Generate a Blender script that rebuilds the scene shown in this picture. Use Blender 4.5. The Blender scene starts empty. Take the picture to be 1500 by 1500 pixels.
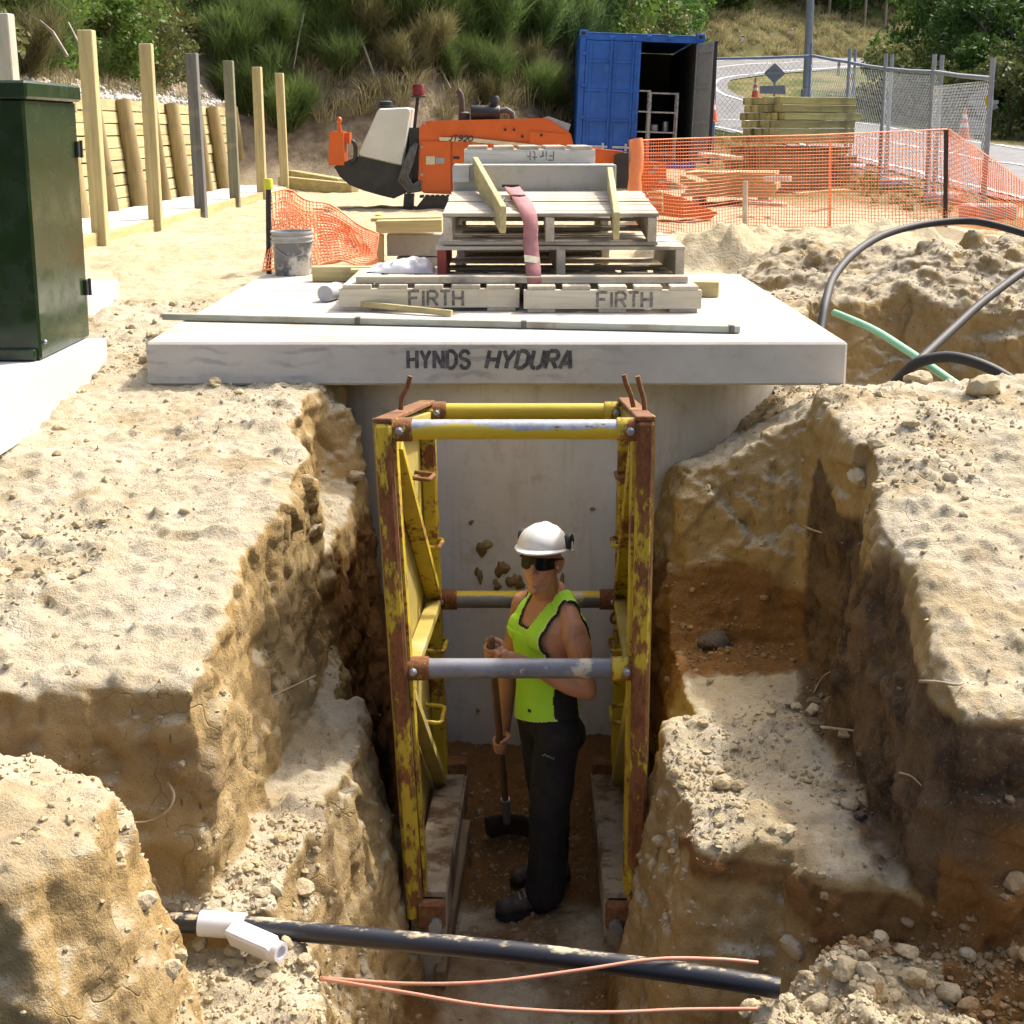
import bpy, bmesh, math, random
import numpy as np
from mathutils import Vector, Matrix, Euler
# ---------------------------------------------------------------- camera, sky, sun, exposure
scn = bpy.context.scene
COL = scn.collection
FPX, CX, CY, CAMZ = 2000.0, 750.0, 600.0, 3.55
PITCH = math.atan(0.205)
cam = bpy.data.cameras.new('camera'); camo = bpy.data.objects.new('camera', cam); COL.objects.link(camo)
camo.location = (0, 0, CAMZ); camo.rotation_euler = (math.pi/2 - PITCH, 0, 0)
cam.sensor_width = 36; cam.lens = FPX/1500*36; cam.shift_y = (CY-750)/1500
cam.clip_start = .1; cam.clip_end = 600
scn.camera = camo
SUN_AZ = math.radians(50)       # from +Y towards +X
SUN_EL = math.radians(52)
world = bpy.data.worlds.new('World'); scn.world = world; world.use_nodes = True
wn = world.node_tree
sky = wn.nodes.new('ShaderNodeTexSky'); sky.sky_type = 'NISHITA'; sky.sun_disc = False
sky.sun_elevation = SUN_EL; sky.sun_rotation = SUN_AZ
sky.air_density = 1.0; sky.dust_density = 8.0; sky.ozone_density = .6
bg = wn.nodes.get('Background') or wn.nodes.new('ShaderNodeBackground')
wn.links.new(sky.outputs[0], bg.inputs[0]); bg.inputs[1].default_value = 0.15
sl = bpy.data.lights.new('sun', 'SUN'); so = bpy.data.objects.new('sun', sl); COL.objects.link(so)
sl.energy = 2.5; sl.angle = math.radians(2.2); sl.color = (1, .965, .90)
sdir = Vector((math.sin(SUN_AZ)*math.cos(SUN_EL), math.cos(SUN_AZ)*math.cos(SUN_EL), math.sin(SUN_EL)))
so.rotation_euler = sdir.to_track_quat('Z', 'Y').to_euler(); so.location = (20, 20, 40)
scn.view_settings.view_transform = 'Standard'; scn.view_settings.look = 'None'
scn.view_settings.gamma = 1; scn.view_settings.use_curve_mapping = False
scn.view_settings.exposure = 0.97
scn.cycles.max_bounces = 6
random.seed(7); RNG = np.random.default_rng(11)

# ---------------------------------------------------------------- helpers
def ray(px, py):
    v = (py-CY)/FPX; sp, cp = math.sin(PITCH), math.cos(PITCH)
    dy = cp - v*sp; dz = -sp - v*cp
    return (px-CX)/FPX/dy, dz/dy
def W(px, py, Y):
    a, b = ray(px, py); return Vector((a*Y, Y, CAMZ + b*Y))
def WZ(px, py, z):
    a, b = ray(px, py); Y = (z-CAMZ)/b; return Vector((a*Y, Y, z))

_WM = {}
def wm(o): return _WM.get(o.name, Matrix()) if o else Matrix()
def put(o, parent=None, label=None, cat=None, group=None, kind=None):
    COL.objects.link(o)
    if parent:
        o.parent = parent
    if label: o['label'] = label
    if cat: o['category'] = cat
    if group: o['group'] = group
    if kind: o['kind'] = kind
    return o
def thing(name, loc, label, cat, group=None, rz=0.0):
    o = bpy.data.objects.new(name, None); o.empty_display_size = .1
    o.location = loc; o.rotation_euler = (0, 0, rz)
    put(o, None, label, cat, group)
    _WM[o.name] = Matrix.Translation(Vector(loc)) @ Matrix.Rotation(rz, 4, 'Z')
    return o
def copy_tree(o, loc=None, rz=None, label=None, group=None, parent=None, scale=None):
    c = o.copy(); COL.objects.link(c)
    if parent: c.parent = parent
    if loc is not None: c.location = loc
    if rz is not None: c.rotation_euler = (0, 0, rz)
    if scale is not None: c.scale = (scale,)*3 if not hasattr(scale, '__len__') else scale
    if label: c['label'] = label
    if group: c['group'] = group
    for ch in list(o.children): copy_tree(ch, parent=c)
    return c
def frame_of(d, up=(0, 0, 1)):
    d = Vector(d).normalized(); u = Vector(up)
    if abs(d.dot(u)) > .98: u = Vector((0, 1, 0)) if abs(d.y) < .9 else Vector((1, 0, 0))
    s = d.cross(u).normalized(); u = s.cross(d).normalized()
    return d, s, u

class MB:
    def __init__(self): self.v = []; self.f = []; self.m = []; self.mi = 0
    def add(self, vs, fs):
        b = len(self.v); self.v.extend([tuple(x) for x in vs]); self.f.extend([tuple(i+b for i in f) for f in fs]); self.m.extend([self.mi]*len(fs))
        return self
    def box(self, c, s, R=None, bev=0.0):
        """chamfered box, centre c, full size s, optional 3x3 matrix R (columns=axes)"""
        c = Vector(c); h = Vector(s)*.5
        R = R or Matrix.Identity(3)
        b = min(bev, h.x*.8, h.y*.8, h.z*.8)
        if b <= 0:
            vs = [c + R @ Vector((x*h.x, y*h.y, z*h.z)) for x in (-1, 1) for y in (-1, 1) for z in (-1, 1)]
            return self.add(vs, [(0, 1, 3, 2), (4, 6, 7, 5), (0, 4, 5, 1), (2, 3, 7, 6), (0, 2, 6, 4), (1, 5, 7, 3)])
        vs = []; idx = {}
        for x in (-1, 1):
            for y in (-1, 1):
                for z in (-1, 1):
                    for a in range(3):
                        p = [x*(h.x-b), y*(h.y-b), z*(h.z-b)]; p[a] = (x, y, z)[a]*h[a]
                        idx[(x, y, z, a)] = len(vs); vs.append(c + R @ Vector(p))
        fs = []
        for a in range(3):
            o = [i for i in range(3) if i != a]
            for s_ in (-1, 1):
                q = []
                for (i, j) in ((-1, -1), (1, -1), (1, 1), (-1, 1)):
                    k = [0, 0, 0]; k[a] = s_; k[o[0]] = i; k[o[1]] = j; q.append(idx[(*k, a)])
                fs.append(q)
            for i in (-1, 1):
                for j in (-1, 1):
                    k0 = [0, 0, 0]; k0[o[0]] = i; k0[o[1]] = j; k0[a] = -1
                    k1 = list(k0); k1[a] = 1
                    fs.append([idx[(*k0, o[0])], idx[(*k1, o[0])], idx[(*k1, o[1])], idx[(*k0, o[1])]])
        for x in (-1, 1):
            for y in (-1, 1):
                for z in (-1, 1): fs.append([idx[(x, y, z, 0)], idx[(x, y, z, 1)], idx[(x, y, z, 2)]])
        return self.add(vs, fs)
    def beam(self, p0, p1, w, h, up=(0, 0, 1), bev=0.0):
        """bar from p0 to p1; w across, h along up"""
        p0 = Vector(p0); p1 = Vector(p1); d, s, u = frame_of(p1-p0, up)
        R = Matrix((d, s, u)).transposed()
        return self.box((p0+p1)/2, ((p1-p0).length, w, h), R, bev)
    def tube(self, pts, r, n=10, caps=True, closed=False):
        pts = [Vector(p) for p in pts]; N = len(pts)
        rs = r if hasattr(r, '__len__') else [r]*N
        vs = []; fs = []
        d0 = (pts[1]-pts[0]).normalized(); _, s, u = frame_of(d0)
        for i, p in enumerate(pts):
            t = (pts[min(i+1, N-1)] - pts[max(i-1, 0)]).normalized()
            s = (s - t*s.dot(t)).normalized(); u = s.cross(t)
            for k in range(n):
                a = 2*math.pi*k/n; vs.append(p + (s*math.cos(a) + u*math.sin(a))*rs[i])
        for i in range(N-1):
            for k in range(n):
                k2 = (k+1) % n; fs.append((i*n+k, i*n+k2, (i+1)*n+k2, (i+1)*n+k))
        if caps: fs.append(tuple(range(n))[::-1]); fs.append(tuple((N-1)*n+k for k in range(n)))
        return self.add(vs, fs)
    def lathe(self, prof, c, axis=(0, 0, 1), n=16, caps=True, up=(1, 0, 0)):
        """prof: list of (r, h) along axis from c"""
        c = Vector(c); d, s, u = frame_of(axis, up); vs = []; fs = []
        for (r, h) in prof:
            for k in range(n):
                a = 2*math.pi*k/n; vs.append(c + d*h + (s*math.cos(a) + u*math.sin(a))*r)
        for i in range(len(prof)-1):
            for k in range(n):
                k2 = (k+1) % n; fs.append((i*n+k, i*n+k2, (i+1)*n+k2, (i+1)*n+k))
        if caps: fs.append(tuple(range(n))[::-1]); fs.append(tuple((len(prof)-1)*n+k for k in range(n)))
        return self.add(vs, fs)
    def prism(self, poly, e):
        """polygon (list of 3D pts) extruded by vector e"""
        e = Vector(e); P = [Vector(p) for p in poly]; n = len(P)
        fs = [tuple(range(n))[::-1], tuple(range(n, 2*n))] + [(i, (i+1) % n, n+(i+1) % n, n+i) for i in range(n)]
        return self.add(P + [p+e for p in P], fs)
    def ell(self, c, r, R=None, seg=12, rings=8):
        c = Vector(c); r = Vector(r) if hasattr(r, '__len__') else Vector((r, r, r)); R = R or Matrix.Identity(3); vs = []; fs = []
        for i in range(rings+1):
            th = math.pi*i/rings
            for k in range(seg):
                a = 2*math.pi*k/seg
                vs.append(c + R @ Vector((r.x*math.sin(th)*math.cos(a), r.y*math.sin(th)*math.sin(a), r.z*math.cos(th))))
        for i in range(rings):
            for k in range(seg):
                k2 = (k+1) % seg; fs.append((i*seg+k, (i+1)*seg+k, (i+1)*seg+k2, i*seg+k2))
        return self.add(vs, fs)
    def grid(self, P):
        """P: rows x cols of points -> sheet"""
        R_, C_ = len(P), len(P[0]); vs = [p for row in P for p in row]
        return self.add(vs, [(i*C_+j, i*C_+j+1, (i+1)*C_+j+1, (i+1)*C_+j) for i in range(R_-1) for j in range(C_-1)])
    def mesh(self, name, mats, smooth=None, M=None):
        me = bpy.data.meshes.new(name)
        vs = self.v if M is None else [M @ Vector(p) for p in self.v]
        me.from_pydata([tuple(p) for p in vs], [], self.f)
        mats = mats if isinstance(mats, (list, tuple)) else [mats]
        for m in mats: me.materials.append(m)
        if len(mats) > 1: me.polygons.foreach_set('material_index', self.m)
        bm = bmesh.new(); bm.from_mesh(me); bmesh.ops.remove_doubles(bm, verts=bm.verts, dist=1e-6)
        bmesh.ops.recalc_face_normals(bm, faces=bm.faces)
        if smooth is not None:
            ang = math.radians(smooth)
            for f in bm.faces: f.smooth = True
            for e in bm.edges:
                if len(e.link_faces) == 2 and e.calc_face_angle(0) > ang: e.smooth = False
        bm.to_mesh(me); bm.free(); me.update()
        return me
    def build(self, name, mats, parent=None, label=None, cat=None, group=None, kind=None, smooth=None, local=False):
        M = None if (local or parent is None) else wm(parent).inverted()
        o = bpy.data.objects.new(name, self.mesh(name, mats, smooth, M))
        put(o, parent, label, cat, group, kind)
        if parent is not None: _WM[o.name] = wm(parent)
        return o

# ---- numpy noise
def _hash(ix, iy, iz, seed):
    h = (ix.astype(np.uint32)*np.uint32(374761393) + iy.astype(np.uint32)*np.uint32(668265263) + iz.astype(np.uint32)*np.uint32(2147483647) + np.uint32((seed*974634777) & 0xffffffff))
    h ^= h >> np.uint32(13); h *= np.uint32(1274126177); h ^= h >> np.uint32(16); h *= np.uint32(2246822519); h ^= h >> np.uint32(15)
    return h.astype(np.float32)*np.float32(2/4294967295.0) - np.float32(1)
def vnoise(x, y, z, seed=0):
    x, y, z = np.broadcast_arrays(np.asarray(x, np.float32), np.asarray(y, np.float32), np.asarray(z, np.float32))
    fx, fy, fz = np.floor(x), np.floor(y), np.floor(z)
    ix, iy, iz = fx.astype(np.int32), fy.astype(np.int32), fz.astype(np.int32)
    tx, ty, tz = x-fx, y-fy, z-fz
    tx = tx*tx*(3-2*tx); ty = ty*ty*(3-2*ty); tz = tz*tz*(3-2*tz)
    o = 0
    for dz in (0, 1):
        wz = tz if dz else 1-tz
        for dy in (0, 1):
            wy = ty if dy else 1-ty
            a = _hash(ix, iy+dy, iz+dz, seed); b = _hash(ix+1, iy+dy, iz+dz, seed)
            o = o + (a + (b-a)*tx)*wy*wz
    return o
def fbm(x, y, z, oc=4, seed=0, gain=.5):
    o = 0; a = 1.0; s = 1.0
    for i in range(oc):
        o = o + a*vnoise(x*s, y*s, z*s, seed+i*17); a *= gain; s *= 2.03
    return o
def sstep(a, b, x):
    t = np.clip((x-a)/(b-a), 0, 1); return t*t*(3-2*t)

# ---------------------------------------------------------------- materials
class NT:
    def __init__(self, name):
        self.mat = bpy.data.materials.new(name); self.mat.use_nodes = True; self.t = self.mat.node_tree; self.t.nodes.clear()
        self.out = self.n('ShaderNodeOutputMaterial'); self.b = self.n('ShaderNodeBsdfPrincipled'); self.l(self.b.outputs[0], self.out.inputs[0])
        self.tc = self.n('ShaderNodeTexCoord')
    def n(self, t, **k):
        nd = self.t.nodes.new(t)
        for a, v in k.items(): setattr(nd, a, v)
        return nd
    def l(self, a, b): self.t.links.new(a, b)
    def mapv(self, scale=(1, 1, 1), src='Object'):
        m = self.n('ShaderNodeMapping'); m.inputs['Scale'].default_value = scale; self.l(self.tc.outputs[src], m.inputs[0]); return m.outputs[0]
    def noise(self, vec, scale, det=5, rough=.6, dist=0):
        t = self.n('ShaderNodeTexNoise'); t.inputs['Scale'].default_value = scale; t.inputs['Detail'].default_value = det
        t.inputs['Roughness'].default_value = rough; t.inputs['Distortion'].default_value = dist; self.l(vec, t.inputs['Vector']); return t.outputs[0]
    def vor(self, vec, scale, feat='F1'):
        t = self.n('ShaderNodeTexVoronoi'); t.feature = feat; t.inputs['Scale'].default_value = scale; self.l(vec, t.inputs['Vector']); return t.outputs[0]
    def ramp(self, fac, a, b, va=0, vb=1):
        r = self.n('ShaderNodeMapRange'); r.clamp = True
        for i, v in enumerate((a, b, va, vb)): r.inputs[i+1].default_value = v
        r.interpolation_type = 'SMOOTHSTEP'; self.l(fac, r.inputs[0]); return r.outputs[0]
    def math(self, op, a, b=None):
        m = self.n('ShaderNodeMath', operation=op)
        for i, v in enumerate((a, b)):
            if v is None: continue
            if isinstance(v, (int, float)): m.inputs[i].default_value = v
            else: self.l(v, m.inputs[i])
        return m.outputs[0]
    def mix(self, fac, a, b, mode='MIX'):
        m = self.n('ShaderNodeMix', data_type='RGBA', blend_type=mode)
        if isinstance(fac, (int, float)): m.inputs[0].default_value = fac
        else: self.l(fac, m.inputs[0])
        for i, v in ((6, a), (7, b)):
            if isinstance(v, tuple): m.inputs[i].default_value = (*v[:3], 1)
            else: self.l(v, m.inputs[i])
        return m.outputs[2]
    def attr(self, name):
        a = self.n('ShaderNodeAttribute', attribute_name=name); return a.outputs['Fac']
    def base(self, c):
        i = self.b.inputs['Base Color']
        if isinstance(c, tuple): i.default_value = (*c, 1)
        else: self.l(c, i)
    def set(self, k, v):
        i = self.b.inputs[k]
        if isinstance(v, (int, float, tuple)): i.default_value = v
        else: self.l(v, i)
    def bump(self, h, strength=.5, dist=.01):
        b = self.n('ShaderNodeBump'); b.inputs['Strength'].default_value = strength; b.inputs['Distance'].default_value = dist
        self.l(h, b.inputs['Height']); self.l(b.outputs[0], self.b.inputs['Normal'])
    def rand(self, col, amt):
        """per-object brightness variation"""
        oi = self.n('ShaderNodeObjectInfo'); v = self.ramp(oi.outputs['Random'], 0, 1, 1-amt, 1+amt)
        h = self.n('ShaderNodeHueSaturation'); self.l(v, h.inputs['Value'])
        if isinstance(col, tuple): h.inputs['Color'].default_value = (*col, 1)
        else: self.l(col, h.inputs['Color'])
        return h.outputs[0]

def M_simple(name, c1, c2=None, scale=6.0, rough=.7, metal=0.0, bump=.15, bscale=60.0, dirt=None, dscale=3.0, damt=(.5, .75), rnd=0.0, stretch=(1, 1, 1), spec=.5, lo=.35, hi=.65):
    t = NT(name); v = t.mapv(stretch); c2 = c2 or tuple(x*.8 for x in c1)
    c = t.mix(t.ramp(t.noise(v, scale), lo, hi), c1, c2)
    if dirt: c = t.mix(t.ramp(t.noise(v, dscale, 8, .7), *damt), c, dirt)
    if rnd: c = t.rand(c, rnd)
    t.base(c); t.set('Metallic', metal); t.set('Specular IOR Level', spec)
    t.set('Roughness', t.ramp(t.noise(v, scale*2.3), .3, .7, max(0, rough-.1), min(1, rough+.1)))
    if bump: t.bump(t.noise(v, bscale, 4), bump, .01)
    return t.mat
def M_wood(name, c1, c2, axis='x', dirt=None, rnd=.12, damt=(.52, .7), rough=.8, fine=50.0):
    t = NT(name); s = {'x': (.06, 1, 1), 'y': (1, .06, 1), 'z': (1, 1, .06)}[axis]
    v = t.mapv(s); g = t.noise(v, fine, 4, .6, .3); g2 = t.noise(v, fine*.25, 3, .5, .6)
    c = t.mix(t.ramp(g2, .35, .65), c1, c2); c = t.mix(t.math('MULTIPLY', t.ramp(g, .45, .75), .45), c, tuple(x*.55 for x in c2))
    kn = t.ramp(t.vor(t.mapv(tuple(x*(3 if x == .06 else 2.2) for x in s)), 1.8), .05, .1, .5, 0)
    c = t.mix(kn, c, tuple(x*.35 for x in c2))
    if dirt: c = t.mix(t.ramp(t.noise(t.mapv(), 2.6, 6, .65), *damt), c, dirt)
    if rnd: c = t.rand(c, rnd)
    t.base(c); t.set('Roughness', rough); t.bump(g, .3, .006)
    return t.mat
def M_paint_rust(name, paint, rust=(.115, .043, .014), amt=(.5, .58), scale=7.0, stretch=(1, 1, 1), scrape=None, rough=.55, dust=None):
    t = NT(name); v = t.mapv(stretch)
    n1 = t.noise(v, scale, 9, .72); n2 = t.noise(v, scale*9, 4, .6)
    f = t.ramp(t.math('ADD', t.math('MULTIPLY', n1, .75), t.math('MULTIPLY', n2, .25)), *amt)
    c = t.mix(t.ramp(t.noise(v, 3), .3, .7), paint, tuple(x*.72 for x in paint))
    if scrape: c = t.mix(t.ramp(t.noise(t.mapv(tuple(x*1.3 for x in stretch)), scale*.6, 8, .7), .5, .56), c, scrape)
    ru = t.mix(t.ramp(n2, .35, .65), rust, tuple(min(1, x*1.9) for x in rust))
    c = t.mix(f, c, ru)
    if dust: c = t.mix(t.ramp(t.noise(v, 4.5, 7, .7), .52, .72, 0, .8), c, dust)
    t.base(c); t.set('Roughness', t.ramp(f, 0, 1, rough, .9)); t.bump(t.math('SUBTRACT', n2, f), .35, .004)
    return t.mat
MAT = {}
# ---------------------------------------------------------------- ground shape
ZG = 2.42
def poly_sd(X, Y, poly):
    P = np.array(poly, np.float32); n = len(P); d = np.full(X.shape, 1e9, np.float32); ins = np.zeros(X.shape, bool)
    for i in range(n):
        a = P[i]; b = P[(i+1) % n]; ex, ey = b-a; wx, wy = X-a[0], Y-a[1]
        t = np.clip((wx*ex+wy*ey)/(ex*ex+ey*ey+1e-9), 0, 1)
        d = np.minimum(d, (wx-ex*t)**2 + (wy-ey*t)**2)
        c = ((a[1] <= Y) != (b[1] <= Y)) & (X < (b[0]-a[0])*(Y-a[1])/((b[1]-a[1]) if b[1] != a[1] else 1e-9)+a[0])
        ins ^= c
    d = np.sqrt(d); return np.where(ins, -d, d)
ip = np.interp
BLOCKS = [
 # (polygon, top height, outward steepness, edge rounding, lumpiness)
 ([(-40, 4.12), (-2.0, 4.1), (-1.02, 4.1), (-.98, 4.5), (-1.03, 5.0), (-.93, 5.3), (-.9, 5.9), (-1.02, 6.3), (-1.0, 6.75), (-.85, 7.2), (-.85, 9.2), (-40, 9.2)],
  lambda x, y: ip(y, [4.1, 4.5, 5.2, 6.2, 7, 7.8], [1.80, 1.90, 2.04, 2.19, 2.27, 2.40]) + .02*np.clip(-x-2, 0, 2), 9, .08, .018),
 ([(-40, 2.75), (-1.08, 2.75), (-1.0, 3.0), (-1.02, 3.2), (-1.25, 3.4), (-40, 3.42)], lambda x, y: 1.95 + 0*x - .2*np.clip(3.05-y, 0, 1), 3.4, .16, .03),
 ([(-40, 2.3), (-.50, 2.3), (-.52, 3.2), (-.60, 3.75), (-.72, 4.0), (-.74, 4.3), (-40, 4.3)], lambda x, y: 1.0 - .05*np.clip(3.7-y, 0, 2), 2.9, .05, .045),
 ([(-1.06, 3.97), (-.76, 3.95), (-.70, 4.5), (-.64, 5.2), (-.63, 5.75), (-.78, 5.92), (-1.2, 5.95), (-1.2, 4.0)], lambda x, y: 1.13 + .08*sstep(5.0, 5.8, y), 4.2, .06, .05),
 ([(-1.3, 5.85), (-.70, 5.92), (-.645, 6.3), (-.66, 6.8), (-.72, 7.2), (-1.3, 7.3)], lambda x, y: 1.60 + .17*np.clip(y-5.9, 0, 1) + .5*np.clip(-x-.75, 0, .3), 4, .07, .05),
 ([(-4, 5.2), (-2.4, 5.45), (-2.25, 5.95), (-4, 6.05)], lambda x, y: 2.27 + 0*x, 3.2, .05, .03),
 ([(-1.4, 6.72), (-.84, 6.82), (-.72, 7.02), (-.72, 7.4), (-1.4, 7.4)], lambda x, y: 2.06 + .35*np.clip(-x-.8, 0, .5), 2.4, .08, .07),
 # right side
 ([(40, 3.98), (1.62, 3.99), (1.42, 4.03), (1.40, 4.35), (1.46, 4.75), (1.44, 5.2), (1.52, 5.7), (1.50, 6.3), (1.50, 6.65), (1.60, 6.92), (1.9, 7.0), (2.2, 6.88), (40, 6.8)],
  lambda x, y: ip(y, [3.98, 4.7, 5.2, 5.7, 6.5, 7], [1.74, 1.94, 2.08, 2.22, 2.32, 2.24]) + .05*np.clip(x-1.8, -.3, 2), 7, .11, .03),
 ([(.72, 6.66), (1.1, 6.62), (1.7, 6.55), (1.9, 8.6), (1.2, 8.6), (.72, 7.5)], lambda x, y: ip(x, [.68, .76, .86, 1.0, 1.32, 1.5, 1.7], [1.25, 1.55, 1.88, 1.93, 2.09, 2.2, 2.26]) - .35*np.clip(y-6.85, 0, .6), 2.3, .06, .03),
 ([(.78, 6.42), (1.7, 6.42), (1.7, 7.4), (.78, 7.4)], lambda x, y: 1.37 + 0*x, 1.3, .05, .03),
 ([(.62, 6.7), (.9, 6.6), (.9, 7.5), (.62, 7.5)], lambda x, y: 1.2 + 0*x, 2.4, .06, .04),
 ([(.66, 4.42), (.84, 4.36), (.98, 4.36), (1.02, 4.2), (1.2, 4.14), (1.6, 4.06), (1.6, 6.6), (.74, 6.6), (.66, 5.6), (.62, 5.0)],
  lambda x, y: 1.08 + .03*sstep(5, 6, y), 4.5, .07, .045),
 ([(.86, 2.3), (.80, 3.2), (.76, 3.65), (.88, 3.85), (1.2, 4.02), (40, 4.3), (40, 2.3)], lambda x, y: .93 + .06*np.clip(x-.9, 0, 1), 2.4, .05, .13),
 ([(1.27, 1.8), (1.17, 2.6), (1.22, 2.82), (1.5, 2.9), (40, 2.9), (40, 1.8)], lambda x, y: 1.66 + 0*x, 4, .08, .03),
 # hole right of the slab and the natural ground
 ([(-60, 8.7), (1.1, 8.7), (1.8, 8.5), (1.95, 8.9), (2.6, 9.1), (4, 8.7), (60, 8.5), (60, 200), (-60, 200)], lambda x, y: ZG + 0*x, 3.0, .1, .02),
 ([(1.2, 6.6), (8, 6.6), (8, 9.2), (1.2, 9.2)], lambda x, y: 1.72 + .1*np.clip(x-2, 0, 3), 4, .05, .08),
]
TOEX = [-60, -5.4, -2, 0, 2.2, 4.2, 6, 8, 10, 14, 20, 30, 60]
TOEY = [24.5, 25.5, 26.3, 28.5, 31.5, 44, 60, 74, 79, 81, 85, 91, 100]
def far_z(X, Y):
    """natural ground, without noise"""
    r = ip(Y, [16, 21.6, 28, 42, 57, 62, 69, 75, 80, 100], [ZG, 2.45, 2.77, 3.35, 3.95, 4.9, 6.1, 7.0, 7.5, 8.4])
    r = r - .03*np.clip(X-7.5, 0, 12)*sstep(52, 44, Y)*sstep(16, 24, Y)
    z = ZG + (r-ZG)*sstep(3.0, 6.5, X)
    toe = np.interp(X, TOEX, TOEY); d = np.clip(Y-toe, 0, None)
    steep = np.where(X > 5, .62, 1.0)
    z = z + np.minimum(d, 2.2)*1.0*steep + np.clip(d-2.2, 0, 16)*.52 + np.clip(d-18.2, 0, 60)*.35
    # bank behind the retaining wall
    w = np.clip(-5.25-X, 0, 40); up = 1.55*sstep(0, .12, w)*sstep(28.6, 27.0, Y) + .42*np.clip(w-.3, 0, 12)
    return np.maximum(z, ZG + np.where(X < -5.2, up, 0))
def base_z(X, Y):
    X = np.asarray(X, np.float32); Y = np.asarray(Y, np.float32); sh = X.shape
    z = np.full(sh, -9, np.float32); near = Y < 14.5
    if near.any():
        x = X[near]; y = Y[near]
        w1 = fbm(x*1.3, y*1.3, x*0+.5, 3, 3); w2 = fbm(x*6, y*6, x*0+3.1, 2, 9)
        low = fbm(x*2.2, y*2.2, x*0+7.7, 4, 31)
        h = 0.0 + .03*low - np.clip(3.6-y, 0, 2)*-.5
        for (poly, top, k, rr, lump) in BLOCKS:
            sd = poly_sd(x, y, poly) + .034*w1 + .016*w2
            t = top(x, y) + lump*low + (lump*.6)*w2*.5
            r2 = rr*.55; t = t - np.clip(r2+sd, 0, r2)**2/(2*r2)
            h = np.maximum(h, t - k*np.clip(sd, 0, None))
        # the trench stays open up to the tank
        cor = 7.0*(np.abs(x-.02+.03*w1) - .60 + .02*w2); h = np.where((y > 5.42) & (y < 7.6), np.minimum(h, .01 + .2*sstep(6.0, 6.9, y) + np.clip(cor, 0, None) + .02*low), h)
        # spoil mounds
        m = lambda cx, cy, rx, ry, hh: hh*np.clip(1-((x-cx)/rx)**2-((y-cy)/ry)**2 + .35*w1, 0, None)**.7
        bump = np.maximum.reduce([m(3.7, 9.9, 1.5, 1.25, .30), m(5.6, 9.9, 1.6, 1.3, .24), m(2.0, 11.9, 1.0, 1.0, .27), m(3.1, 12.2, 1.1, 1.0, .25), m(2.6, 11.0, .9, 1.1, .22), m(2.45, 10.35, .75, .8, .26)])
        h = h + np.where(y > 8.0, bump*(1+.25*w2), 0)
        z[near] = h
    farm = ~near | (Y > 13)
    fz = far_z(X, Y); 
    nz = .03*fbm(X*.7, Y*.7, X*0, 3, 5)
    d = np.interp(X, TOEX, TOEY); rough = np.clip((Y-d)/1.5, 0, 1)
    fz = fz + nz + rough*.35*fbm(X*.5, Y*.5, fz*.6, 4, 8)
    t = sstep(13, 14.5, Y)
    wallz = np.where((X < -5.2) & (Y > 9), fz, z)
    return np.where(Y > 14.5, fz, np.where(Y > 13, z*(1-t)+fz*t, wallz)).astype(np.float32)

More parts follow.
